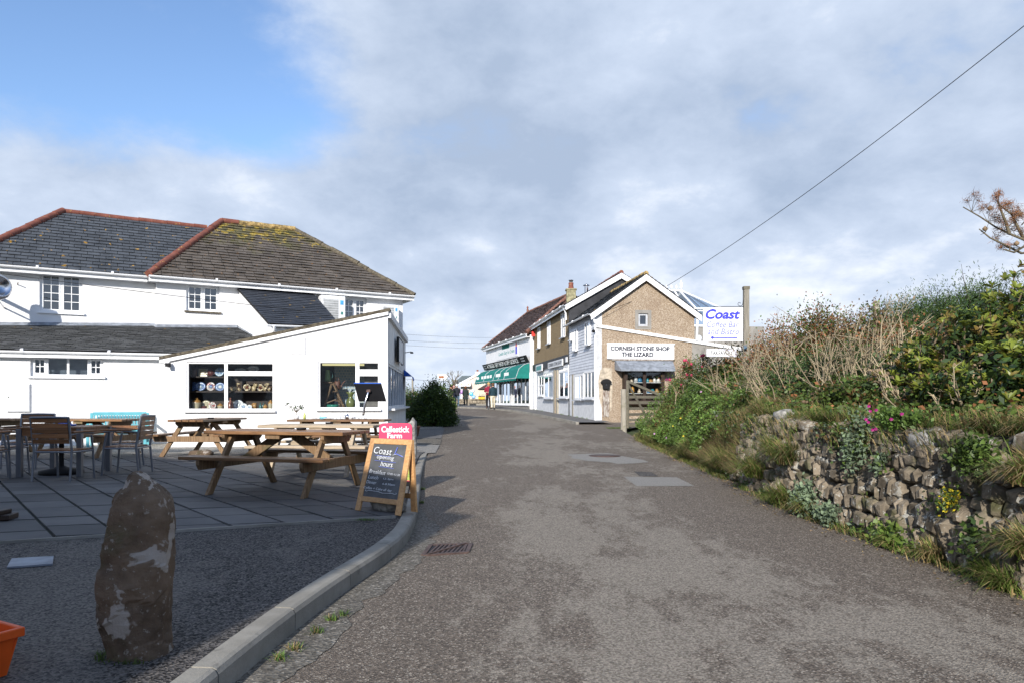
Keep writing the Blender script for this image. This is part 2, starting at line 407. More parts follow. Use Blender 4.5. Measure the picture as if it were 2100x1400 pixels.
M_blue_aw = simple('blue_awning_canvas', (.02, .09, .42), .8, .08, 5, .1)
M_red = simple('red_plastic', (.65, .05, .04), .4, .05)
M_terrapot = simple('terracotta_pot', (.30, .13, .07), .8, .3, 12, .3)
M_teal_sign = simple('teal_sign', (.10, .30, .30), .6, .05)
# ---- ground
def asphalt(name, c, patch, speck=.5, sc_=95, var=.35, dark=None, streak=(1.0, .45, 1), track=False):
    t = NT(name); v = t.vor(sc_); s = t.n.new('ShaderNodeSeparateColor'); t.l.new(v, s.inputs[0])
    big = t.noise(.42, 5, .62, sc3=streak, dist=.3); fine = t.noise(4.5, 6, .8, sc3=streak)
    if track:      # surface polished by wheels along the lane
        sx = t.n.new('ShaderNodeSeparateXYZ'); t.l.new(t.g, sx.inputs[0]); dx = t.math('ABSOLUTE', t.math('SUBTRACT', sx.outputs[0], 1.15), 0)
        big = t.math('ADD', big, t.rng(dx, .2, 1.9, .095, -.05))
    f = t.rng(t.math('ADD', t.math('MULTIPLY', big, .70), t.math('MULTIPLY', fine, .45)), .578, .645, 0, .92)
    grain = t.math('ADD', t.math('MULTIPLY', s.outputs[0], .6), t.math('MULTIPLY', t.noise(sc_*.35, 3, .7), .5))
    x = t.mix(t.rng(s.outputs[0], .1, .95), dk(c, 1-speck), dk(c, 1+speck))
    x = t.mix(t.rng(s.outputs[1], .86, .92, 0, .75), x, dk(patch, 1.35))
    p = t.mix(t.rng(s.outputs[2], .1, .9), dk(patch, .72), dk(patch, 1.1))
    x = t.mix(t.math('MULTIPLY', f, t.rng(grain, .35, .65, .35, 1)), x, p)
    if dark: x = t.mix(t.rng(t.noise(.8, 4, .6), .55, .75, 0, .5), x, dark)
    t.bump(t.math('ADD', t.vor(sc_, 'Distance'), t.math('MULTIPLY', t.noise(9, 3), .6)), .8, .008); return t.out(x, .85, .25)
M_road = asphalt('worn_chip_road', (.132, .107, .084), (.30, .262, .212), .42, 105, track=True)
M_fore = asphalt('dark_tarmac', (.066, .060, .056), (.15, .135, .12), .85, 90)
M_pave = asphalt('pavement_tarmac', (.135, .13, .125), (.19, .18, .17), .3, 60)
M_channel = asphalt('concrete_channel', (.125, .112, .092), (.22, .20, .17), .35, 60)
M_patch = asphalt('smooth_road_patch', (.235, .222, .20), (.28, .265, .24), .15, 120)
M_gravel = asphalt('light_gravel_yard', (.24, .225, .195), (.33, .31, .27), .4, 45)
t = NT('paving_slab'); x = t.mix(t.rng(t.noise(1.2, 5, .6), .3, .7), (.066, .065, .065), (.108, .104, .10)); m = t.rng(t.rand(), 0, 1, .74, 1.22, False); cc = t.n.new('ShaderNodeCombineColor')
for i in range(3): t.l.new(m, cc.inputs[i])
x = t.mix(1.0, x, cc.outputs[0], 'MULTIPLY'); t.bump(t.noise(28, 5, .6), .35, .006); M_slab = t.out(x, .72, .35)
M_joint = simple('mossy_joint', (.018, .019, .013), .95, .4, 15, .5, 40, .01)
t = NT('kerb_concrete'); x = t.mix(t.rng(t.noise(2.2, 5, .65), .3, .75), (.21, .195, .165), (.33, .31, .27)); x = t.mix(t.rng(t.noise(9, 4, .7), .60, .72, 0, .5), x, (.13, .12, .10)); x = t.mix(t.rng(t.vor(140, 'Distance'), .0, .16, .5, 0), x, (.10, .095, .085))
t.bump(t.noise(60, 5, .7), .6, .006); M_kerb = t.out(x, .88, .2)
M_iron = simple('rusty_iron', (.095, .062, .052), .6, .35, 20, .3, 60, .004, .4, .4)
M_grassg = simple('grass_ground', (.055, .075, .025), .95, .4, 4, .6, 30, .03)
M_soil = simple('bank_soil', (.050, .040, .026), .95, .45, 5, .8, 25, .03)
t = NT('lichened_stone'); x = t.mix(t.rng(t.noise(9, 5, .65), .3, .7), (.10, .082, .060), (.23, .19, .14)); m = t.rng(t.rand(), 0, 1, .65, 1.35, False); cc = t.n.new('ShaderNodeCombineColor')
for i in range(3): t.l.new(m, cc.inputs[i])
x = t.mix(1.0, x, cc.outputs[0], 'MULTIPLY'); x = t.mix(t.rng(t.noise(7, 5, .7), .57, .62, 0, .8), x, (.36, .35, .31)); x = t.mix(t.rng(t.noise(26, 3, .6), .64, .68, 0, .8), x, (.40, .40, .36))
x = t.mix(t.rng(t.noise(3, 4), .54, .68, 0, .75), x, (.06, .065, .025)); t.bump(t.noise(28, 6, .7), .8, .015); M_stone = t.out(x, .92, .15)
t = NT('standing_stone'); x = t.mix(t.rng(t.noise(5, 6, .65), .3, .7), (.078, .054, .037), (.17, .12, .082)); x = t.mix(t.rng(t.noise(3, 4, .6), .55, .68, 0, .6), x, (.065, .062, .028))
v = t.noise(4.6, 4, .62, dist=.35); x = t.mix(t.rng(v, .575, .60, 0, .92), x, (.34, .30, .26)); x = t.mix(t.rng(t.noise(38, 3, .6), .62, .66, 0, .6), x, (.30, .27, .23))
t.bump(t.math('ADD', t.noise(18, 6, .7), t.math('MULTIPLY', t.noise(4, 3), .8)), .8, .02); M_menhir = t.out(x, .9, .2)
M_grey_stone = simple('pale_granite', (.24, .23, .21), .9, .5, 18, .6, 40, .01)
M_blockstone = simple('rubble_stone', (.27, .23, .17), .9, .35, 10, .5, 40, .01, rv=.35)
# ---- foliage
def leafm(name, c, rv=.35, tr=.25, rough=.45, tip=None):
    t = NT(name); a = t.n.new('ShaderNodeAttribute'); a.attribute_name = 'tone'
    f = t.rng(t.noise(2.2, 3), .3, .7)
    x = t.mix(f, dk(c, 1-rv), dk(c, 1+rv)); 
    cc = t.n.new('ShaderNodeCombineColor'); m = t.math('ADD', a.outputs['Fac'], 1.0)
    for i in range(3): t.l.new(m, cc.inputs[i])
    x = t.mix(1.0, x, cc.outputs[0], 'MULTIPLY')
    if tip: x = t.mix(t.rng(t.noise(6, 3), .5, .62, 0, .85), x, tip)
    t.out(x, rough, .35)
    tl = t.n.new('ShaderNodeBsdfTranslucent'); t.l.new(x, tl.inputs[0]); mx = t.n.new('ShaderNodeMixShader'); mx.inputs[0].default_value = tr
    t.l.new(t.b.outputs[0], mx.inputs[1]); t.l.new(tl.outputs[0], mx.inputs[2]); t.l.new(mx.outputs[0], t.n['Material Output'].inputs[0]); return t.mt
M_leaf = leafm('broad_green_leaf', (.165, .20, .028), .45, .35, .4, (.20, .12, .035))
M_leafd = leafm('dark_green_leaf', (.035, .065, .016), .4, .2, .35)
M_leafm = leafm('mid_green_leaf', (.10, .155, .032), .4, .3)
M_leafb = leafm('bright_mat_leaf', (.125, .205, .045), .45, .35, .5)
M_leafg = leafm('grey_green_leaf', (.15, .20, .12), .3, .2, .7)
M_bramble = leafm('bramble_leaf', (.065, .10, .024), .45, .25, .5, (.14, .075, .03))
M_grass = leafm('grass_blade', (.125, .175, .035), .4, .35, .6)
M_straw = leafm('dry_grass_blade', (.30, .22, .10), .35, .3, .8)
M_stem = leafm('dry_dead_stem', (.33, .27, .175), .3, .05, .85)
M_stem2 = leafm('brown_dead_stem', (.20, .14, .085), .35, .05, .85)
M_rust = leafm('rust_brown_leaf', (.24, .10, .042), .4, .2, .8)
M_gorse = leafm('gorse_green', (.05, .09, .026), .4, .15, .7)
M_fpink = leafm('pink_petal', (.60, .06, .14), .2, .3); M_fmag = leafm('magenta_petal', (.30, .008, .14), .2, .3); M_flil = leafm('lilac_petal', (.50, .26, .45), .2, .3); M_fyel = leafm('yellow_petal', (.60, .48, .03), .2, .3)
M_pineb = simple('pine_bark', (.12, .10, .065), .9, .3); M_pinen = leafm('brown_pine_needles', (.26, .13, .065), .4, .1, .8); M_bark = simple('bark', (.12, .09, .06), .9, .3)

M_bare = simple('bare_patch_render', (.42, .36, .28), .9, .3, 8, .4, 40)
# ================================================================ SETTING: ground
def strip(name, left, right, zf, mat, ys, nx=8, kind='structure', jit=None):
    """sheet between two edge curves x=left(y), x=right(y)"""
    V = []; Q = []
    for y in ys:
        a, b = left(y), right(y)
        for i in range(nx+1):
            x = a+(b-a)*i/nx; V.append((x, y, zf(y, x)))
    n = nx+1
    for j in range(len(ys)-1):
        for i in range(nx): Q.append((j*n+i, j*n+i+1, (j+1)*n+i+1, (j+1)*n+i))
    o = npmesh(name, V, Q, mat); tag(o, kind=kind); return o
def curve(pts):
    def f(y):
        if y <= pts[0][0]: return pts[0][1]
        for (a, b), (c, d) in zip(pts, pts[1:]):
            if y <= c: return b+(d-b)*(y-a)/(c-a)
        return pts[-1][1]
    return f
def smooth(f, r=.5): return lambda y: (f(y-r)+2*f(y)+f(y+r))/4
KX = smooth(curve([(-8, -1.35), (2, -1.28), (3.18, -1.23), (3.84, -1.18), (4.55, -1.10), (5.34, -.97), (6.14, -.905), (7.37, -.99), (9, -1.17), (10.97, -1.41), (13.05, -1.62), (14.6, -1.76)]), .35)
LX = curve([(14.6, -1.76), (21.3, -2.2), (30, -2.8), (38, -3.6), (44, -6.5), (47, -14), (50, -60)])
rxc = curve([(-8, 3.5), (4.5, 3.38), (6.3, 3.30), (7.75, 3.22), (11.3, 3.42), (20, 3.55), (24, 3.7), (26, 4.6), (28, 6.0), (31, 6.5), (60, 6.5)])
ys = list(np.arange(-8, 30, .5))+list(np.arange(30, 70.1, 1.0))
road = strip('road', lambda y: KX(y) if y < 14.6 else LX(y), rxc, lambda y, x: rz(y), M_road, ys, 14)
# wide land
yy = [-120, -60, -20]+list(np.arange(-8, 70, 3))+[70, 80, 90, 120, 200, 400, 900, 3000]
xx = [-2500, -900, -300, -100, -40, -20, -12, -6, -2, 1, 4, 8, 14, 30, 80, 300, 900, 2500]
V = [(x, y, rz(min(max(y, -60), 400))-.06-(0.05 if y < 70 else 0)) for y in yy for x in xx]
n = len(xx); Q = [(j*n+i, j*n+i+1, (j+1)*n+i+1, (j+1)*n+i) for j in range(len(yy)-1) for i in range(n-1)]
tag(npmesh('ground', V, Q, M_grassg), kind='structure')
# forecourt tarmac, level with the top of the kerb
fore = strip('forecourt', lambda y: -16, lambda y: (KX(y)-.10) if y < 14.6 else LX(y)-.02, lambda y, x: pz(y)-.004, M_fore, list(np.arange(-8, 14.6, .5))+[14.6], 10)
yard = strip('gravel_yard', lambda y: -30, lambda y: LX(y)-.02, lambda y, x: pz(y)-.004, M_gravel, list(np.arange(14.6, 40, .8)), 10)
# concrete channel with a broken edge beside the kerb
V = []; Q = []; yl = list(np.arange(-2, 8.2, .06))
for j, y in enumerate(yl):
    wdt = .24+.09*mnoise.noise(Vector((y*1.5, 3, 1)))+.08*mnoise.noise(Vector((y*6, 7, 1))); 
    if y > 6.8: wdt *= max(.1, (8.3-y)/1.5)
    V += [(KX(y)-.01, y, rz(y)+.004), (KX(y)+wdt, y, rz(y)+.004)]
    if j: Q.append((2*j-2, 2*j-1, 2*j+1, 2*j))
tag(npmesh('concrete_channel', V, Q, M_channel), kind='structure')
def patch(name, pix, mat, lift=.004, jag=0.0, sub=1):
    pts = [gp(x, y) for x, y in pix]; out = []
    for i, p in enumerate(pts):
        q = pts[(i+1) % len(pts)]
        for k in range(sub):
            v = p.lerp(q, k/sub); 
            if jag: v += Vector((mnoise.noise(v*3), mnoise.noise(v*3+Vector((9, 0, 0))), 0))*jag
            out.append(v)
    me = bpy.data.meshes.new(name); t = tessellate_polygon([[Vector((v.x, v.y, 0)) for v in out]])
    me.from_pydata([(v.x, v.y, rz(v.y)+lift) for v in out], [], [tuple(f) for f in t]); me.materials.append(mat)
    bm = bmesh.new(); bm.from_mesh(me)
    for f in bm.faces:
        f.normal_update()
        if f.normal.z < 0: f.normal_flip()
    bm.to_mesh(me); bm.free()
    o = bpy.data.objects.new(name, me); col.objects.link(o); tag(o, kind='structure'); return o
patch('road_patch', [(1280, 977), (1388, 978), (1424, 996), (1305, 996)], M_patch)
patch('road_patch', [(1168, 931), (1250, 928), (1340, 947), (1262, 950), (1172, 940)], M_patch, .004, .12, 5)
patch('road_patch', [(1300, 966), (1335, 967), (1350, 976), (1312, 976)], M_fore)
patch('road_patch', [(1580, 1036), (1640, 1030), (1672, 1042), (1610, 1048)], M_channel, .004, .05, 4)
patch('dropped_pavement', [(846, 899), (905, 899), (912, 877), (858, 879)], M_pave, .016)
patch('dropped_pavement', [(850, 930), (893, 929), (902, 912), (852, 912)], M_patch, .016)
patch('dropped_pavement', [(856, 911), (903, 911), (906, 900), (850, 900)], M_channel, .016)
def cover(px, py, r):
    c = gp(px, py); mb = MB(); mb.lathe([(0, .012), (r*.86, .012), (r*.86, .006), (r*.9, .006), (r*.9, .013), (r, .013), (r, 0)], 28, Matrix.Translation(c)); return tag(mb.build('manhole_cover', M_iron, None), 'round iron manhole cover set in the pale road patch', 'manhole cover')
cover(1240, 934, .33)

# ---- kerb stones
kr = bpy.data.objects.new('kerb', None); col.objects.link(kr); kr.location = (0, 0, 0); tag(kr, kind='structure')
def arc_pts(fx, y0, y1, step):
    out = [(fx(y0), y0)]; y = y0; acc = 0; px_, py_ = out[0]
    while y < y1:
        y += .02; x = fx(y); acc += math.hypot(x-px_, y-py_); px_, py_ = x, y
        if acc >= step: out.append((x, y)); acc = 0
    out.append((fx(y1), y1)); return out
ks = arc_pts(KX, .4, 14.6, .86)
W_ = .12
for (x0, y0), (x1, y1) in zip(ks, ks[1:]):
    d = Vector((x1-x0, y1-y0, 0)); L_ = d.length
    if L_ < .3: continue
    d.normalize(); s_ = Vector((-d.y, d.x, 0)); g_ = .006; mb = MB(); secs = []
    for k in range(5):
        t_ = k/4; y = y0+(y1-y0)*t_; x = KX(y)
        if k == 0: y += g_*d.y
        if k == 4: y -= g_*d.y
        top = max(pz(y)+.004, rz(y)+.014); lo = rz(y)-.04
        secs.append([Vector((x, y, lo)), Vector((x, y, top-.03)), Vector((x-.012, y, top-.008)), Vector((x-.03, y, top)), Vector((x, y, top))+s_*W_, Vector((x, y, lo))+s_*W_])
    nn = 6; vs = [v+Vector((0, 0, 0)) for s2 in secs for v in s2]
    fs = [(i*nn+j, i*nn+(j+1) % nn, (i+1)*nn+(j+1) % nn, (i+1)*nn+j) for i in range(4) for j in range(nn)]+[tuple(range(nn)), tuple(4*nn+j for j in range(nn))[::-1]]
    mb.add(vs, fs); mb.build('kerb_stone', M_kerb, kr)

# ---- pavement and its kerb beside the shops
pk = [(27.9, 2.55), (32, 1.95), (36, 1.35), (42, .38), (45, -.45), (47, -1.2), (49, -2.0), (51, -2.9), (53, -4.2), (55, -6), (57, -9), (59, -14)]
PKX = smooth(curve(pk), .8)
FX = curve([(27, 3.75), (29.6, 3.51), (34.8, 2.76), (45.5, 1.30), (59, -2.05), (60, -2.3)])
strip('pavement', lambda y: PKX(y)+.12, lambda y: max(FX(y)+.3, PKX(y)+.2), lambda y, x: rz(y)+.09, M_pave, list(np.arange(27.9, 59, .6)), 5)
kp = bpy.data.objects.new('pavement_kerb', None); col.objects.link(kp); tag(kp, kind='structure')
ks = arc_pts(PKX, 27.9, 58.5, .95)
for (x0, y0), (x1, y1) in zip(ks, ks[1:]):
    mb = MB(); a = Vector((x0, y0, rz(y0)+.02)); b = Vector((x1, y1, rz(y1)+.02)); d = (b-a); 
    if d.length < .2: continue
    d.normalize(); s_ = Vector((d.y, -d.x, 0))*.12; a += d*.006; b -= d*.006; z = Vector((0, 0, .085)); lo = Vector((0, 0, -.06))
    mb.hexa([a+lo, b+lo, b+s_+lo, a+s_+lo, a+z, b+z, b+s_+z, a+s_+z]); mb.build('kerb_stone', M_kerb, kp)

# ---- patio paving: slabs in staggered rows
pu = Vector((math.cos(R(15)), math.sin(R(15)))); pv = Vector((-math.sin(R(40)), math.cos(R(40))))
e0 = Vector((-4.05-4*.923, 5.59-4*.385)); e1 = Vector((-1.13, 6.83))       # front edge of the paving
en = Vector((-(e1-e0).y, (e1-e0).x)).normalized()
patio = bpy.data.objects.new('patio_paving', None); col.objects.link(patio); tag(patio, kind='structure')
def inside_patio(p):
    return (p-e0).dot(en) > 0 and p.x < KX(p.y)-.17 and p.y < 15.0+.1*(p.x+4) and p.x > -11
def clip(poly, f):
    out = []
    for i in range(len(poly)):
        a, b = poly[i], poly[(i+1) % len(poly)]; fa, fb = f(a), f(b)
        if fa >= 0: out.append(a)
        if (fa >= 0) != (fb >= 0): out.append(a.lerp(b, fa/(fa-fb)))
    return out
r2 = random.Random(3); slabs = []
cw = .47
for iu in range(-30, 40):
    v = -12+r2.random()*.6
    while v < 22:
        ln = r2.choice((.45, .6, .6, .45, .75)); g_ = .016
        q = [pu*(iu*cw+g_)+pv*(v+g_), pu*((iu+1)*cw-g_)+pv*(v+g_), pu*((iu+1)*cw-g_)+pv*(v+ln-g_), pu*(iu*cw+g_)+pv*(v+ln-g_)]
        v += ln
        q = clip(q, lambda p: (p-e0).dot(en)-.02)
        if len(q) < 3: continue
        q = clip(q, lambda p: (KX(p.y)-.145)-p.x)
        if len(q) < 3: continue
        q = clip(q, lambda p: 15.2+.1*(p.x+4)-p.y)
        if len(q) < 3: continue
        c = sum(q, Vector((0, 0)))/len(q)
        if c.x < -.80*c.y-1.0 or c.x < -10.5: continue
        slabs.append((c.length, q, c))
slabs.sort(key=lambda s: s[0]); farm = MB()
for i, (_, q, c) in enumerate(slabs):
    z = pz(c.y)+.016; tz = [r2.uniform(-.003, .003) for _ in q]; n = len(q)
    vs = [(p.x, p.y, z+t_) for p, t_ in zip(q, tz)]+[(p.x, p.y, z-.05) for p in q]
    fs = [tuple(range(n))]+[(j, (j+1) % n, (j+1) % n+n, j+n) for j in range(n)]
    if i < 300:
        mb = MB(); mb.add(vs, fs); mb.build('slab', M_slab, patio)
    else: farm.add(vs, fs)
if farm.v: farm.build('far_slabs', M_slab, patio, kind='stuff')
# mossy bed the slabs lie in
jb = [e0, e1, Vector((-1.25, 8)), Vector((-1.6, 11)), Vector((-1.95, 15.3)), Vector((-11, 14.5)), Vector((-11, 4.4))]
V = []; mb = MB(); mb.add([(p.x, p.y, pz(p.y)+.003) for p in jb], [tuple(range(len(jb)))]); mb.build('paving_bed', M_joint, patio)
mb = MB(); a = Vector((e0.x, e0.y, CZ-PD-.02)); b = Vector((e1.x, e1.y, CZ-PD-.02)); s_ = Vector((en.x, en.y, 0))*-.025
mb.hexa([a, b, b+s_, a+s_, a+Vector((0, 0, .04)), b+Vector((0, 0, .04)), b+s_+Vector((0, 0, .04)), a+s_+Vector((0, 0, .04))]); mb.build('edging_strip', M_kerb, patio)
# ---- drain grate in the road
c4 = [gp(*q) for q in ((868, 1139), (958, 1133), (966, 1115), (884, 1118))]
gr = thing('drain_grate', gp(915, 1126), 'rusty rectangular iron drain grate with slanting bars by the kerb', 'drain grate')
zz = Vector((0, 0, .012))
mb = MB()
for i in range(4):
    mb.beam(c4[i]+zz*.5, c4[(i+1) % 4]+zz*.5, .035, .014)
mb.build('frame', M_iron, gr)
mb = MB(); mb.add([p+Vector((0, 0, .005)) for p in c4], [(0, 1, 2, 3)]); mb.build('dark_pit', M_dark, gr)
for k in range(9):
    t_ = (k+1)/10; a = c4[0].lerp(c4[1], t_)+zz*.5; b = c4[3].lerp(c4[2], min(1, max(0, t_+.10 if k < 8 else t_)))+zz*.5
    mb = MB(); mb.beam(a, b, .016, .012); mb.build('bar', M_iron, gr)
mb = MB(); mb.beam(c4[0].lerp(c4[1], .12)+zz, c4[3].lerp(c4[2], .88)+zz, .022, .014); mb.build('cross_bar', M_iron, gr)
# small inspection cover in the tarmac
q4 = [gp(*q, fz=pz) for q in ((14, 1165), (108, 1158), (110, 1142), (24, 1147))]
mb = MB(); mb.hexa([p+Vector((0, 0, .0)) for p in q4]+[p+Vector((0, 0, .012)) for p in q4]); tag(mb.build('inspection_cover', M_lead), 'flat grey rectangular cover set in the dark tarmac', 'inspection cover')
# ================================================================ building helpers
def ruv(pl, x0, y0, x1, y1, off=0.0):
    u0 = pl.uz(x0, y0, off)[0]; u1 = pl.uz(x1, y0, off)[0]; xm = (x0+x1)/2
    return (u0, u1, pl.uz(xm, y1, off)[1], pl.uz(xm, y0, off)[1])
def wall(pl, outer, holes, thick, mat, parent, name='wall', out=0.0, label=None):
    """outer: (u,z) polygon; holes: (u0,u1,z0,z1); front face out from the plane, thickness behind"""
    us_ = sorted(set(u for u, z in outer)); zs_ = sorted(set(z for u, z in outer))
    if len(outer) == 4 and len(us_) == 2 and len(zs_) == 2:        # rectangular wall: grid of cells round the openings
        U = sorted(set(us_+[x for h in holes for x in h[:2]])); Z = sorted(set(zs_+[x for h in holes for x in h[2:]]))
        M = pl.mat(0, 0, out); nu, nz = len(U), len(Z); vs = [M @ Vector((u, y, z)) for y in (0, thick) for z in Z for u in U]; fs = []
        idx = lambda i, j, k: k*nu*nz+j*nu+i
        solid = {(i, j) for i in range(nu-1) for j in range(nz-1) if not any(h[0] < (U[i]+U[i+1])/2 < h[1] and h[2] < (Z[j]+Z[j+1])/2 < h[3] for h in holes)}
        for i, j in solid:
            fs += [(idx(i, j, 0), idx(i+1, j, 0), idx(i+1, j+1, 0), idx(i, j+1, 0)), (idx(i, j, 1), idx(i, j+1, 1), idx(i+1, j+1, 1), idx(i+1, j, 1))]
            for di, dj, a, b in ((-1, 0, (i, j), (i, j+1)), (1, 0, (i+1, j), (i+1, j+1)), (0, -1, (i, j), (i+1, j)), (0, 1, (i, j+1), (i+1, j+1))):
                if (i+di, j+dj) not in solid: fs.append((idx(*a, 0), idx(*b, 0), idx(*b, 1), idx(*a, 1)))
        mb = MB(); mb.add(vs, fs); return mb.build(name, mat, parent, label=label)
    loops = [[Vector((u, z, 0)) for u, z in outer]]+[[Vector((a, c, 0)), Vector((a, d, 0)), Vector((b, d, 0)), Vector((b, c, 0))] for a, b, c, d in holes]
    t = tessellate_polygon(loops); flat = [p for l in loops for p in l]; n = len(flat)
    M = pl.mat(0, 0, out); vs = [M @ Vector((p.x, 0, p.y)) for p in flat]+[M @ Vector((p.x, thick, p.y)) for p in flat]
    fs = [tuple(q) for q in t]+[tuple(i+n for i in q[::-1]) for q in t]; b = 0
    for l in loops:
        k = len(l); fs += [(b+i, b+(i+1) % k, b+(i+1) % k+n, b+i+n) for i in range(k)]; b += k
    mb = MB(); mb.add(vs, fs); return mb.build(name, mat, parent, label=label)
def window(pl, parent, r, lights, out=0.0, fw=.05, rec=.07, mat=None, glassm=None, sill=.06, sillmat=None, inner=M_dark, depth=.5, barw=.018, back=None, name='window'):
    """r=(u0,u1,z0,z1); lights=[(fx0,fx1,fz0,fz1,nx,nz,casement)]"""
    mat = mat or M_upvc; glassm = glassm or M_glass_d
    u0, u1, z0, z1 = r; M = pl.mat(0, 0, out); mb = MB(); y0 = rec; y1 = rec+.06
    W = u1-u0; H = z1-z0
    # frame as one plate with holes
    holes = []
    for (a, b, c, d, *_) in lights: holes.append((u0+a*W+fw*.5+(fw*.5 if a == 0 else 0), u0+b*W-fw*.5-(fw*.5 if b == 1 else 0), z0+c*H+fw*.5+(fw*.5 if c == 0 else 0), z0+d*H-fw*.5-(fw*.5 if d == 1 else 0)))
    p2 = Plane(1050, 1, 0); p2.o = pl.o; p2.a = pl.a; p2.u = pl.u; p2.n = pl.n
    fr = wall(p2, [(u0, z0), (u1, z0), (u1, z1), (u0, z1)], holes, .06, mat, parent, name, out-y0)
    for h, (a, b, c, d, nx, nz, cas) in zip(holes, lights):
        ha, hb, hc, hd = h; cw_ = .035 if cas else 0
        if cas:
            mb = MB()
            for q in ((ha, ha+cw_, hc, hd), (hb-cw_, hb, hc, hd), (ha+cw_, hb-cw_, hc, hc+cw_), (ha+cw_, hb-cw_, hd-cw_, hd)):
                mb.box(q[0], q[1], y0-.012, y0+.045, q[2], q[3], M)
            mb.build('casement', mat, fr)
        ha += cw_; hb -= cw_; hc += cw_; hd -= cw_
        mb = MB(); mb.add([M @ Vector(p) for p in ((ha, y0+.03, hc), (hb, y0+.03, hc), (hb, y0+.03, hd), (ha, y0+.03, hd))], [(0, 1, 2, 3)]); mb.build('pane', glassm, fr)
        if nx > 1 or nz > 1:
            mb = MB()
            for i in range(1, nx): x = ha+(hb-ha)*i/nx; mb.box(x-barw/2, x+barw/2, y0+.015, y0+.027, hc, hd, M)
            for i in range(1, nz): z = hc+(hd-hc)*i/nz; mb.box(ha, hb, y0+.013, y0+.025, z-barw/2, z+barw/2, M)
            mb.build('glazing_bars', mat, fr)
    if back:
        mb = MB(); mb.add([M @ Vector(p) for p in ((u0+.01, -.004, z0+.01), (u1-.01, -.004, z0+.01), (u1-.01, -.004, z1-.01), (u0+.01, -.004, z1-.01))], [(0, 1, 2, 3)]); mb.build('interior', inner, fr)
    if depth:
        mb = MB(); a, b, c, d = u0+.01, u1-.01, z0+.01, z1-.01; e = depth
        vs = [M @ Vector(p) for p in ((a, y1+.02, c), (b, y1+.02, c), (b, y1+.02, d), (a, y1+.02, d), (a, e, c), (b, e, c), (b, e, d), (a, e, d))]
        mb.add(vs, [(4, 5, 6, 7), (0, 1, 5, 4), (1, 2, 6, 5), (2, 3, 7, 6), (3, 0, 4, 7)]); mb.build('interior', inner, fr)
    if sill:
        mb = MB(); mb.box(u0-.05, u1+.05, -sill, rec+.01, z0-.05, z0-.002, M); mb.build('sill', sillmat or mat, fr)
    return fr
def plane_basis(poly):
    """poly: first edge lies along the eave; x along it, y up the slope, n outward (up)"""
    o = poly[0]; ex = (poly[1]-poly[0]).normalized(); n = Vector((0, 0, 0))
    for i in range(1, len(poly)-1): n += (poly[i]-o).cross(poly[i+1]-o)
    n.normalize()
    if n.z < 0: n = -n
    ey = n.cross(ex).normalized()
    if ey.z < 0: ey = -ey
    return o, ex, ey, n
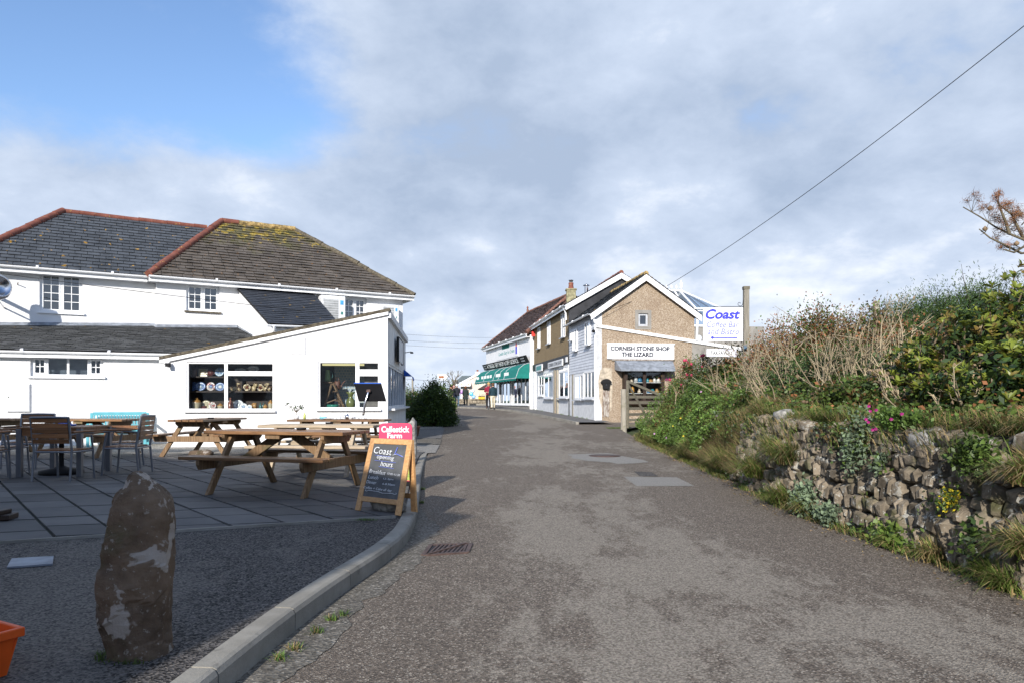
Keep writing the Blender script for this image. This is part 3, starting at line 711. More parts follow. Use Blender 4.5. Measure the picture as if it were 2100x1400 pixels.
def roof(poly, mat, parent, name='roof', sw=.3, gauge=.2, nparts=100, seed=1, under=M_lead, th=.012, ragged=.0, thick=.06, piece_name='slate', cover_from=None):
    """planar roof slope laid with overlapping slates; nearest full ones become single parts"""
    r3 = random.Random(seed); poly = [Vector(p) for p in poly]; o, ex, ey, n = plane_basis(poly)
    q2 = [Vector(((p-o).dot(ex), (p-o).dot(ey))) for p in poly]
    mb = MB(); k = len(poly); vs = [o+ex*p.x+ey*p.y-n*.004 for p in q2]; vs += [v-n*thick for v in vs[:k]]
    mb.add(vs, [tuple(range(k)), tuple(range(k, 2*k))[::-1]]+[(i, (i+1) % k, (i+1) % k+k, i+k) for i in range(k)])
    rf = mb.build(name, under, parent)
    xs = [p.x for p in q2]; ysq = [p.y for p in q2]; rows = int((max(ysq)-min(ysq))/gauge)+1
    area = sum(q2[i].x*q2[(i+1) % k].y-q2[(i+1) % k].x*q2[i].y for i in range(k))
    sg = 1 if area > 0 else -1
    edges = [(q2[i], q2[(i+1) % k]) for i in range(k)]
    cand = []; far = MB(); tones = []
    for j in range(rows):
        y0 = min(ysq)+j*gauge; y1 = y0+gauge*1.18; x = min(xs)-(j % 2)*sw/2-r3.random()*.02
        while x < max(xs):
            w_ = sw*r3.uniform(.97, 1.03) if ragged == 0 else sw*r3.uniform(.8, 1.2)
            dy = r3.uniform(-ragged, ragged*.3); x0, x1 = x+.006, x+w_-.006; x += w_
            pol = [Vector((x0, y0+dy)), Vector((x1, y0+dy+r3.uniform(-ragged, ragged)*.3)), Vector((x1, y1)), Vector((x0, y1))]
            full = all(((b-a).x*(p-a).y-(b-a).y*(p-a).x)*sg >= -.02 for p in pol for a, b in edges)
            if not full:
                for a, b in edges:
                    pol = clip(pol, lambda p: ((b-a).x*(p-a).y-(b-a).y*(p-a).x)*sg)
                    if len(pol) < 3: break
                if len(pol) < 3: continue
            lift = th+r3.uniform(0, .004)+(.012*r3.random() if ragged else 0); tw = r3.uniform(-.002, .002)
            cand.append((full, pol, y0, y1, lift, tw, j))
    def geom(pol, y0, y1, lift, tw):
        kk = len(pol); top = []
        for p in pol:
            f = (p.y-y0)/(y1-y0); top.append(o+ex*p.x+ey*p.y+n*(lift*2*(1-f)+.001+tw*(p.x*7 % 1)))
        bot = [v-n*th*.9 for v in top]
        fs = [tuple(range(kk))]+[(i, (i+1) % kk, (i+1) % kk+kk, i+kk) for i in range(kk)]
        return top+bot, fs
    full = [c for c in cand if c[0]]
    camv = cam.location
    full.sort(key=lambda c: (o+ex*c[1][0].x+ey*c[1][0].y-camv).length)
    ids = set(id(c) for c in full[:nparts])
    base = None
    for c in cand:
        vs, fs = geom(*c[1:6])
        if id(c) in ids:
            m2 = MB(); m2.add(vs, fs); m2.build(piece_name, mat, rf)
        else:
            far.add(vs, fs); tones += [r3.uniform(-.09, .09)]*len(vs)
    if far.v:
        fo = far.build('further_'+piece_name+'s', mat, rf, kind='stuff')
        at = fo.data.attributes.new('tone', 'FLOAT', 'POINT'); at.data.foreach_set('value', tones)
    return rf
def ridge(a, b, parent, mat=M_terra, r=.11, seg=.42, name='ridge_tile', up=.0, jit=.01, seed=5):
    a = Vector(a); b = Vector(b); n = max(1, round((b-a).length/seg)); r3 = random.Random(seed)
    for i in range(n):
        p = a.lerp(b, i/n); q = a.lerp(b, (i+1)/n); d = (q-p)*.04; z = Vector((0, 0, up+r3.uniform(-jit, jit)))
        m2 = MB(); m2.tube([p+z, p+z+d, q+z-d*.2], [r*1.08, r, r*.97], 10, True); m2.build(name, mat, parent)
def gutter(a, b, parent, mat=M_upvc, r=.055, name='gutter'):
    """half-round gutter with joints"""
    a = Vector(a); b = Vector(b); d = (b-a).normalized(); s_ = Vector((0, 0, 1)).cross(d).normalized(); mb = MB(); n = 7
    vs = []
    for p in (a, b):
        for k in range(n): t = math.pi*k/(n-1); vs.append(p+s_*(math.cos(t)*r)-Vector((0, 0, math.sin(t)*r*1.1)))
        for k in range(n): t = math.pi*(n-1-k)/(n-1); vs.append(p+s_*(math.cos(t)*(r-.006))-Vector((0, 0, math.sin(t)*(r-.006)*1.1)))
    k = 2*n; mb.add(vs, [(i, (i+1) % k, (i+1) % k+k, i+k) for i in range(k)]+[tuple(range(k)), tuple(range(k, 2*k))[::-1]])
    g = mb.build(name, mat, parent); L_ = (b-a).length; m = max(1, int(L_/2))
    for i in range(1, m+1):
        m2 = MB(); p = a+d*(L_*i/(m+.5)); m2.tube([p-d*.03-Vector((0, 0, .004)), p+d*.03-Vector((0, 0, .004))], r+.008, 8)
        m2.build('gutter_joint', mat, g)
    return g
def ray_plane(px, py, o, n):
    d = Vector(((px-1050)/F, 1, (HY-py)/F)); c = Vector((0, 0, CZ)); t = (Vector(o)-c).dot(n)/d.dot(n); return c+d*t
def pipe(pts, parent, r=.035, mat=M_upvc, name='downpipe'):
    mb = MB(); mb.tube(pts, r, 8); return mb.build(name, mat, parent)

# ================================================================ WHITE HOUSE
house = thing('white_house', (-8, 22, pz(22)), 'long white rendered two-storey house with slate and mossy hipped roofs', 'house')
UE = Plane(305, 20.5, 30)                 # line of the upper eaves
EZ = CZ+3.62
def E(u, v, z): return UE.at(u, CZ+z, -v)
uR = UE.uz(850, 608)[0]; uL = UE.uz(-95, 533)[0]
WV = .30
UW = Plane(305, 20.5, 30); UW.o = UE.o-UE.n*WV        # upper wall plane, behind the eaves
UW1 = Plane(305, 20.5, 30); UW1.o = UE.o-UE.n*(WV+.22)
ub = UW.uz(320, 600)[0]; ue = UW.uz(826, 640)[0]; ul = UW1.uz(-90, 600)[0]
zt = EZ-.13; zb = CZ-1.0
wA = ruv(UW1, 81, 562, 169, 641); wA2 = ruv(UW, 382, 585, 450, 639)
wA3 = ruv(UW, 704, 611, 752, 656)
wall(UW1, [(ul, zb), (ub+.02, zb), (ub+.02, zt), (ul, zt)], [wA], .3, M_render, house)
wall(UW, [(ub, zb), (ue, zb), (ue, zt), (ub, zt)], [wA2, wA3], .3, M_render, house)
mb = MB(); M = UW.mat(0, 0)
for q in ((ub, ub+.3, .301, .6), (ue-.3, ue, .301, 5.4), (ub, ue-.3, 5.1, 5.4), (ul, ul+.3, .53, 5.4), (ul+.3, ub, 5.1, 5.4)):
    mb = MB(); mb.box(*q, zb, zt, M); mb.build('wall', M_render, house)
L4 = [(0, .5, 0, 1, 2, 4, 1), (.5, 1, 0, 1, 2, 4, 1)]; L3 = [(0, .5, 0, 1, 2, 3, 1), (.5, 1, 0, 1, 2, 3, 1)]
window(UW1, house, wA, L4, depth=.9, rec=.08)
window(UW, house, wA2, L3, depth=.9, rec=.08, sillmat=M_ledge_slate)
window(UW, house, wA3, L3, depth=.9, rec=.08)
# soffit, fascia, gutter
for (a, b, vv) in ((uL, -.02, .2), (0, uR, 0.0)):
    mb = MB(); M = UE.mat(0, 0); mb.box(a, b, vv+.05, vv+WV+.06, EZ-.16, EZ-.13, M); mb.box(a, b, vv+.03, vv+.05, EZ-.17, EZ-.01, M); mb.build('fascia', M_upvc, house)
    gutter(UE.at(a, EZ-.01, -vv+.03), UE.at(b, EZ-.01, -vv+.03), house)
mb = MB(); M = UE.mat(0, 0); mb.box(uR-.05, uR-.03, .05, 5.9, EZ-.17, EZ-.01, M); mb.box(uR-.35, uR-.05, .3, 5.9, EZ-.16, EZ-.13, M); mb.build('fascia', M_upvc, house)
# mossy hipped roof
V1 = 2.9
A = E(0, 0, 3.62); B = E(uR, 0, 3.62); B2 = E(uR, 2*V1, 3.62); A2 = E(0, 2*V1, 3.62); R1 = E(2.37, V1, 6.09); R2 = E(4.83, V1, 6.09)
rfm = roof([A, B, R2, R1], M_slate_moss, house, 'mossy_roof', .30, .17, 60, 2, M_black, .010, .014)
roof([B, B2, R2], M_slate_moss, house, 'hip_end_roof', .30, .2, 0, 3, M_black, .016, .012)
roof([A2, A, R1], M_slate, house, 'hip_end_roof', .3, .2, 0, 4, M_black)
roof([B2, A2, R1, R2], M_slate, house, 'rear_roof', .3, .25, 0, 5, M_black)
ridge(A+Vector((0, 0, .03)), R1+Vector((0, 0, .03)), rfm, M_terra, .105, .36, seed=1)
ridge(R1+Vector((0, 0, .02)), R1.lerp(R2, .22)+Vector((0, 0, .02)), rfm, M_terra, .10, .4, seed=2)
ridge(R1.lerp(R2, .22)+Vector((0, 0, .02)), R2+Vector((0, 0, .02)), rfm, M_terra_l, .11, .42, seed=3, jit=.02)
ridge(B+Vector((0, 0, .03)), R2+Vector((0, 0, .03)), rfm, M_ledge_slate, .09, .38, seed=4, jit=.025)
# blue-grey slate roof further left
a = E(uL, .2, 3.62); b = E(.05, .2, 3.62); rr = UE.uz(425, 468, -(V1+.1)); ZR = 5.85
hipR = E(rr[0], V1+.1, ZR); hipL = E(UE.uz(130, 432, -(V1+.1))[0], V1+.1, ZR)
rfs = roof([a, b, hipR, hipL], M_slate, house, 'blue_slate_roof', .31, .185, 150, 6, M_black, .013)
roof([E(.3, 6.0, 3.62), E(uL, 6.0, 3.62), hipL, hipR], M_slate, house, 'rear_roof', .31, .25, 0, 7, M_black)
roof([E(uL, 6.0, 3.62), a, hipL], M_slate, house, 'hip_end_roof', .31, .2, 0, 8, M_black)
ridge(a+Vector((0, 0, .02)), hipL+Vector((0, 0, .02)), rfs, M_terra, .105, .40, seed=5)
ridge(hipL, hipR, rfs, M_terra, .085, .42, seed=6)
# ground floor front wall and its lean-to roof
LW = Plane(343, 18.0, 20)
l0 = LW.uz(-140, 760)[0]; l1 = LW.uz(470, 760)[0]; gz = LW.uz(200, 722)[1]
wB = ruv(LW, 62, 731, 212, 771)
wall(LW, [(l0, CZ-1.4), (l1, CZ-1.4), (l1, gz-.12), (l0, gz-.12)], [wB], .3, M_render, house)
window(LW, house, wB, [(0, .215, 0, 1, 2, 2, 1), (.215, .5, 0, 1, 1, 1, 0), (.5, .785, 0, 1, 1, 1, 0), (.785, 1, 0, 1, 2, 2, 1)], depth=.35, rec=.07, inner=M_curtain)
mb = MB(); M = LW.mat(0, 0); mb.box(l0, l1, -.16, -.14, gz-.16, gz-.02, M); mb.box(l0, l1, -.14, .02, gz-.15, gz-.125, M); mb.build('fascia', M_upvc, house)
gutter(LW.at(l0, gz-.01, .19), LW.at(l1, gz-.01, .19), house)
g0 = LW.at(l0, gz+.01, .17); g1 = LW.at(l1+1.5, gz+.01, .17); gm = LW.at(0, gz+.01, .17)
tp = UW.px(400, 672); ex_ = (g1-g0).normalized(); nn = ex_.cross(tp-gm).normalized()
if nn.z < 0: nn = -nn
def on_wall(px_, pln):        # where the lean-to plane meets the upper wall at a given pixel column
    u = pln.uz(px_, 670)[0]; p = pln.at(u, 0); z = (gm.dot(nn)-p.x*nn.x-p.y*nn.y)/nn.z; return Vector((p.x, p.y, z))
tl = on_wall(-120, UW1); tm = on_wall(316, UW1); tr = on_wall(487, UW); te = gm.lerp(g1, 1.0)
lr = roof([g0, g1, tr, tl], M_slate_low, house, 'lean_to_roof', .30, .155, 60, 9, M_black, .014)
z_ = Vector((0, 0, .035))
for (p, q) in ((tl, tm), (tm, on_wall(322, UW)), (on_wall(322, UW), tr)):
    mb = MB(); dn = (gm-tp).normalized()*.13; k = (UW.n*.02).to_3d(); mb.hexa([p+k+z_*.4, q+k+z_*.4, q+k+dn+nn*.025, p+k+dn+nn*.025, p+k+z_*2.6, q+k+z_*2.6, q+k+dn+nn*.03, p+k+dn+nn*.03]); mb.build('lead_flashing', M_lead, lr)
mb = MB(); mb.beam(tr+nn*.03, te+nn*.03, .06, .03, nn); mb.build('verge_trim', M_lead, lr)
for (x, y) in ((276, 690), (500, 695)):
    c = ray_plane(x, y, gm, nn); mb = MB(); mb.beam(c-ex_*.14+nn*.03, c+ex_*.14+nn*.03, .10, .04, nn); mb.build('roof_vent', M_black, lr)
# dark new slate roof over the stair bay
TL = UW.px(487, 591, .02); TR = UW.px(644, 604, .02); BL = P(553, 664, 18.9); n2 = (TR-TL).cross(BL-TL).normalized(); BR = ray_plane(700, 669.5, TL, n2)
sr = roof([BL, BR, TR, TL], M_slate_new, house, 'stair_bay_roof', .32, .21, 50, 10, M_black, .008)
gutter(BL+Vector((-.05, -.06, -.03)), BR+Vector((0, -.06, -.03)), house, r=.05)
mb = MB()
lo = Vector((0, 0, -1.5)); dz = Vector((0, 0, -.1)); bk = Vector((.1, .25, 0))
c0 = BL+bk; c1 = BR+bk; c2 = TR; c3 = TL
mb.hexa([c0+lo, c1+lo, c1+lo+Vector((0, .2, 0)), c0+lo+Vector((0, .2, 0)), c0+dz, c1+dz, c1+dz+Vector((0, .2, 0)), c0+dz+Vector((0, .2, 0))])
mb.build('stair_bay_wall', M_render2, house)
mb = MB(); a = TL+Vector((.06, 0, -.08)); b = c0+Vector((0, .01, -.08)); s_ = Vector((.2, .05, 0)); mb.hexa([a+Vector((0, 0, -3.2)), b+Vector((0, 0, -1.5)), b+s_+Vector((0, 0, -1.5)), a+s_+Vector((0, 0, -3.2)), a, b, b+s_, a+s_]); mb.build('stair_bay_cheek', M_render, house)
pipe([P(562, 668, 18.8), P(563, 676, 18.85), P(558, 682, 18.95), P(558, 730, 18.95)], house, .04)
# meter cupboard in the wall, flue, anchors
def fixed_box(pl, r, d, mat, name, label, cat, out=0.0, bev=.01):
    """a shallow cabinet fixed to a wall"""
    u0, u1, z0, z1 = r; t_ = thing(name, pl.at((u0+u1)/2, z0, out), label, cat); M = pl.mat(0, 0, out)
    mb = MB(); mb.box(u0, u1, -d, .0, z0, z1, M); mb.build('cabinet', mat, t_, bev)
    mb = MB(); mb.box(u0+.02, u1-.02, -d-.012, -d, z0+.02, z1-.02, M); mb.build('door', mat, t_, .004); mb = MB(); mb.box(u0+.04, u0+.06, -d-.02, -d-.012, (z0+z1)/2, (z0+z1)/2+.03, M); mb.build('latch', M_black, t_)
    return t_
fixed_box(LW, ruv(LW, 14, 786, 63, 844), .04, M_white_old, 'meter_cupboard', 'square off-white meter cupboard door set in the white wall', 'meter cupboard', .0)
fl = thing('wall_flue', UW1.px(-8, 588), 'round shiny metal flue cowl on the upper white wall at the picture edge', 'flue')
c = P(-12, 590, 18.2); mb = MB(); ax = (UW1.n*1.0).to_3d(); base = UW1.px(-25, 592)
M = Matrix.Translation(c) @ Vector((1, -.45, .12)).to_track_quat('Z', 'Y').to_matrix().to_4x4()
mb.lathe([(.0, -.2), (.30, -.2), (.34, -.14), (.34, .16), (.30, .24), (.24, .25), (.23, .1), (0, .1)], 22, M); mb.build('cowl', M_steel, fl)
mb = MB(); mb.tube([c, base+Vector((0, 0, -.1))], .05, 10); mb.tube([c+Vector((0, 0, -.2)), base+Vector((.3, .2, -.5))], .02, 6); mb.build('bracket', M_steel, fl)
mb = MB(); p = UW1.px(36, 584); q = p+UW1.n.to_3d()*.16+Vector((.03, 0, .03)); mb.tube([p, q], .012, 6); mb.build('wall_hook', M_iron, house)
# air conditioning units
M_aircon_grille = simple('grey_mesh', (.30, .31, .31), .6, .3, 3)
def aircon(pln, x0, y0, x1, y1, label):
    r = ruv(pln, x0, y0, x1, y1, .1); u0, u1, z0, z1 = r; t_ = thing('air_conditioning_unit', pln.at((u0+u1)/2, z0, .1), label, 'air conditioner', 'air conditioning units on the white house')
    M = pln.mat(0, 0, 0); mb = MB(); mb.box(u0, u1, -.42, -.06, z0, z1, M); mb.build('casing', M_white_old, t_, .02)
    h = z1-z0; W__ = u1-u0; ga_, gb__ = u0+W__*.10, u0+W__*.70
    mb = MB(); mb.box(ga_, gb__, -.424, -.42, z0+h*.10, z1-h*.14, M); mb.build('fan_grille_panel', M_aircon_grille, t_)
    for k in range(9):
        z = z0+h*(.13+.70*k/8); mb = MB(); mb.box(ga_, gb__, -.430, -.424, z-.006, z+.006, M); mb.build('grille_bar', M_white_old, t_)
    mb = MB(); mb.box(u1-(u1-u0)*.22, u1-.07, -.424, -.42, z1-h*.32, z1-h*.16, M); mb.build('sticker', simple('sky_blue_sticker', (.08, .35, .65), .5), t_)
    mb = MB(); mb.box(u1-(u1-u0)*.19, u1-.09, -.424, -.42, z0+h*.32, z0+h*.42, M); mb.build('sticker', M_green_aw, t_)
    mb = MB(); mb.box(u0+.05, u0+.09, -.4, .01, z0-.05, z0-.002, M); mb.box(u1-.09, u1-.05, -.4, .01, z0-.05, z0-.002, M); mb.build('bracket', M_iron, t_); return t_
aircon(UW, 653, 609, 703, 664, 'pale air conditioning unit with a dark fan beside the stair bay roof')
aircon(UW, 776, 627, 812, 668, 'air conditioning unit on the upper wall behind the sloping annexe wall top')
mb = MB(); M = UW.mat(0, 0); r = ruv(UW, 813, 669, 822, 680); mb.box(r[0], r[1], -.02, 0, r[2], r[3], M); tag(mb.build('wall_plaque', simple('blue_plaque', (.10, .35, .75), .4)), 'small blue square plaque near the end of the upper white wall', 'plaque')
# ================================================================ SHOP ANNEXE
annexe = thing('shop_annexe', (-6, 18, pz(18)), 'white single-storey shop annexe with sloping wall top and display windows', 'shop')
AP = Plane(795, 17.3, 5.2)
aL = AP.uz(343, 800)[0]; aR = 0.0; zl = AP.uz(343, 740)[1]; zr_ = AP.uz(795, 642)[1]; zb = CZ-1.4
W1 = ruv(AP, 382.5, 742, 561.5, 840); W2 = ruv(AP, 653, 740.5, 778, 837)
wall(AP, [(aL, zb), (aR, zb), (aR, zr_), (aL, zl)], [W1, W2], .22, M_render, annexe)
# back + left walls, floor behind
M = AP.mat(0, 0); mb = MB(); mb.box(aL, aL+.2, .221, 3.0, zb, zl-.1, M); mb.build('wall', M_render, annexe); mb = MB(); mb.box(aL+.2, aR-.22, 7.2, 7.4, zb, zl, M); mb.build('wall', M_render, annexe)
window(AP, annexe, W1, [(0, .435, 0, 1, 1, 1, 0), (.455, 1, 0, .735, 1, 1, 0), (.455, 1, .80, 1, 1, 1, 0)], fw=.035, rec=.03, mat=M_white, glassm=M_glass, depth=0, sill=.09, name='display_window')
window(AP, annexe, W2, [(0, .615, 0, 1, 1, 1, 0), (.655, 1, 0, .71, 1, 1, 0), (.655, 1, .82, 1, 1, 1, 0)], fw=.035, rec=.03, mat=M_white, glassm=M_glass, depth=0, sill=.09, name='display_window')
# plank-lined cupboard behind the first window
mb = MB(); a, b, c, d = W1[0]-.05, W1[1]+.05, W1[2]-.03, W1[3]+.03
mb.box(a, b, .75, .78, c, d, M); mb.box(a-.03, a, .221, .78, c, d, M); mb.box(b, b+.03, .221, .78, c, d, M); mb.box(a, b, .221, .75, d, d+.03, M); mb.box(a, b, .10, .75, c-.03, c, M)
disp = mb.build('display_cupboard', M_dwood, annexe)
shz = [AP.uz(470, 771, -.3)[1], AP.uz(470, 801, -.3)[1]]; shz2 = AP.uz(470, 762, -.3)[1]
split = (AP.uz(460, 800)[0])
mb = MB(); mb.box(a, split-.02, .30, .75, shz[0]-.03, shz[0], M); mb.build('shelf', M_dwood, disp)
mb = MB(); mb.box(a, b, .30, .75, shz[1]-.03, shz[1], M); mb.build('shelf', M_dwood, disp)
mb = MB(); mb.box(split, b, .36, .75, shz2-.03, shz2, M); mb.build('shelf', M_dwood, disp)
# room behind the second window
mb = MB(); a2, b2, c2, d2 = W2[0]-.35, W2[1]+.12, W2[2]-.03, W2[3]+.2
mb.box(a2, b2, 1.6, 1.63, c2, d2, M); mb.box(a2-.03, a2, .221, 1.6, c2, d2, M); mb.box(b2, b2+.03, .221, 1.6, c2, d2, M); mb.box(a2, b2, .221, 1.6, d2, d2+.03, M); mb.box(a2, b2, .10, 1.6, c2-.03, c2, M)
room = mb.build('display_bay', M_room, annexe)
t = NT('patterned_screen_cloth'); v = t.n.new('ShaderNodeTexBrick'); m_ = t.n.new('ShaderNodeMapping'); m_.inputs['Rotation'].default_value = (R(90), 0, 0); t.l.new(t.g, m_.inputs[0]); t.l.new(m_.outputs[0], v.inputs[0])
v.inputs['Color1'].default_value = (.33, .42, .50, 1); v.inputs['Color2'].default_value = (.22, .32, .42, 1); v.inputs['Mortar'].default_value = (.50, .52, .50, 1); v.inputs['Scale'].default_value = 5; v.inputs['Mortar Size'].default_value = .05; v.inputs['Brick Width'].default_value = .35; v.inputs['Row Height'].default_value = .35
M_screen = t.out(v.outputs[0], .9)
r = ruv(AP, 686, 750, 776, 832, -1.2); mb = MB(); mb.box(r[0], r[1]+.25, 1.2, 1.22, c2, r[3], M); mb.build('patterned_screen', M_screen, room)
t = NT('lit_tube'); t.out((.9, .85, .5), .5); t.b.inputs['Emission Color'].default_value = (1, .9, .45, 1); t.b.inputs['Emission Strength'].default_value = .7; M_tube = t.mt
r = ruv(AP, 661, 745, 766, 749, -.5); mb = MB(); mb.box(r[0], r[1], .5, .54, r[2], r[3], M); mb.build('strip_light', M_tube, room)
# sloping roof slab and the ragged slate verge along the front
mb = MB(); bk_ = 7.3
mb.add([M @ Vector(p) for p in ((aL-.15, -.05, zl+.0), (aR+.0, -.05, zr_+.0), (aR+.0, bk_, zr_+.0), (aL-.15, 3.2, zl+.0), (aL-.15, -.05, zl+.03), (aR, -.05, zr_+.03), (aR, bk_, zr_+.03), (aL-.15, 3.2, zl+.03))], [(0, 3, 2, 1), (4, 5, 6, 7), (0, 1, 5, 4), (1, 2, 6, 5), (2, 3, 7, 6), (3, 0, 4, 7)])
rf = mb.build('roof', M_slate_low, annexe)
r3 = random.Random(4); n = 24
for i in range(n):
    f0 = i/n; f1 = (i+1)/n+.004; x0 = aL-.15+(aR-aL+.18)*f0; x1 = aL-.15+(aR-aL+.18)*f1; z0 = zl+(zr_-zl)*f0; z1 = zl+(zr_-zl)*f1
    for lay in range(3):
        j = r3.uniform(-.012, .012); mb = MB(); zz = .030+lay*.026; jj = r3.uniform(0, .016)
        mb.hexa([M @ Vector(p) for p in ((x0+j, -.09+jj, z0+zz), (x1+j, -.09+jj, z1+zz), (x1, .4, z1+zz), (x0, .4, z0+zz), (x0+j, -.09+jj, z0+zz+.025), (x1+j, -.09+jj, z1+zz+.025), (x1, .4, z1+zz+.025), (x0, .4, z0+zz+.025))]); mb.build('verge_slate', M_ledge_slate, rf)
mb = MB(); mb.add([M @ Vector(p) for p in ((aL-.15, -.075, zl-.05), (aR+.02, -.075, zr_-.05), (aR+.02, -.0, zr_-.05), (aL-.15, -.0, zl-.05), (aL-.15, -.075, zl+.028), (aR+.02, -.075, zr_+.028), (aR+.02, 0, zr_+.028), (aL-.15, 0, zl+.028))], [(0, 3, 2, 1), (4, 5, 6, 7), (0, 1, 5, 4), (1, 2, 6, 5), (2, 3, 7, 6), (3, 0, 4, 7)]); mb.build('verge_board', M_white, annexe)
mb = MB(); c = AP.px(342, 744, .12); mb.tube([c+Vector((-.12, -.05, .04)), c+Vector((.05, 0, 0))], .05, 8); mb.build('gutter_end', M_upvc, annexe)
mb = MB(); c = AP.px(344, 741, .15); mb.box(-.04, .05, -.05, .05, -.12, -.03, Matrix.Translation(c)); mb.build('security_lamp', M_black, annexe)
# pale raised plaque on the wall
r = ruv(AP, 597, 692, 626, 726); mb = MB(); mb.box(r[0], r[1], -.03, 0, r[2], r[3], M); mb.build('blank_panel', M_render, annexe)
# side wall along the street
SW = Plane(795, 17.3, 95.2); LS = 7.4; zt_ = zr_; hole = (.10, LS-.25, CZ-.20, CZ+.92)
wall(SW, [(0.222, zb), (LS, zb), (LS, zt_), (0.222, zt_)], [(max(.30, hole[0]), hole[1], hole[2], hole[3])], .2, M_render2, annexe, label='shaded side wall facing the street')
hole = (.30, hole[1], hole[2], hole[3])
Lr = [(i/7, (i+1)/7, 0, 1, 1, 1, 0) for i in range(7)]
window(SW, annexe, hole, Lr, fw=.06, rec=.02, mat=M_white_old, glassm=M_glass_d, depth=.6, sill=.16, name='side_window', inner=M_room)
mb = MB(); Ms = SW.mat(0, 0); mb.box(0, LS+.1, -.08, -.0, zt_-.12, zt_+.04, Ms); mb.build('parapet_trim', M_white_old, annexe)
pn = thing('side_sign_board', SW.at(3.2, CZ+1.1, .1), 'framed board fixed high on the shaded side wall of the annexe', 'sign board')
mb = MB(); mb.box(2.2, 4.1, -.12, -.08, CZ+1.08, CZ+1.72, Ms); mb.build('panel', M_white_old, pn); mb = MB(); mb.box(2.16, 2.2, -.13, -.06, CZ+1.06, CZ+1.74, Ms); mb.box(4.1, 4.14, -.13, -.06, CZ+1.06, CZ+1.74, Ms); mb.box(2.2, 4.1, -.13, -.06, CZ+1.72, CZ+1.74, Ms); mb.build('frame', M_black, pn)
aw = thing('blue_awning', SW.at(6.6, CZ+.9, 0), 'small blue scalloped awning at the far end of the annexe side wall', 'awning')
mb = MB(); pr = []
for k in range(9):
    u = 6.2+1.2*k/8; pr.append(u)
vs = []; 
for u in pr: vs += [Ms @ Vector((u, -.02, CZ+1.02)), Ms @ Vector((u, -.28, CZ+.80)), Ms @ Vector((u, -.30, CZ+.72-(.05 if int((u-6.2)*10) % 3 else 0)))]
mb.add(vs, [(3*i, 3*i+1, 3*i+4, 3*i+3) for i in range(8)]+[(3*i+1, 3*i+2, 3*i+5, 3*i+4) for i in range(8)]); mb.add([vs[0], vs[1], Ms @ Vector((6.2, -.02, CZ+.8))], [(0, 1, 2)]); mb.build('canvas', M_blue_aw, aw)
mb = MB(); mb.tube([Ms @ Vector((6.2, 0, CZ+.8)), Ms @ Vector((6.2, -.28, CZ+.8))], .012, 6); mb.build('bracket', M_steel, aw)
lp = thing('side_lamp', SW.at(6.9, CZ+1.62, 0), 'small outdoor lamp on a short arm above the blue awning', 'lamp')
mb = MB(); mb.tube([Ms @ Vector((6.9, 0, CZ+1.62)), Ms @ Vector((6.9, -.22, CZ+1.66))], .014, 6); mb.build('arm', M_black, lp); mb = MB(); mb.lathe([(0, 0), (.06, 0), (.05, .05), (0, .06)], 10, Ms @ Matrix.Translation((6.9, -.24, CZ+1.60))); mb.build('head', M_black, lp)

# ---- goods in the windows -------------------------------------------------
def tone(name, c, rough=.25, pat=None, ps=30):
    if name in MATS: return MATS[name]
    t = NT(name); x = c
    if pat: x = t.mix(t.rng(t.noise(ps, 3, .6), .50, .54), c, pat)
    return t.out(x, rough, .5)
M_stw = tone('stoneware_cream', (.45, .40, .28)); M_stb = tone('stoneware_brown', (.36, .19, .06)); M_bw = tone('blue_willow', (.20, .28, .42), .2, (.05, .10, .32), 26); M_bw2 = tone('pale_blue_china', (.42, .50, .56), .2, (.14, .24, .42), 24)
M_imari = tone('red_blue_china', (.42, .40, .38), .2, (.28, .05, .06), 20); M_wht = tone('white_china', (.70, .70, .68), .15, (.45, .48, .52), 22); M_motto = tone('motto_ware', (.50, .40, .24), .25, (.07, .04, .025), 16)
M_brass = tone('brass_yellow', (.42, .34, .14)); M_copper = tone('copper_lustre', (.10, .03, .025), .12); M_mugb = tone('brown_mug', (.16, .10, .09)); M_gglass = tone('green_bottle', (.05, .14, .13), .1); M_teabx = tone('terracotta_red', (.22, .07, .04))
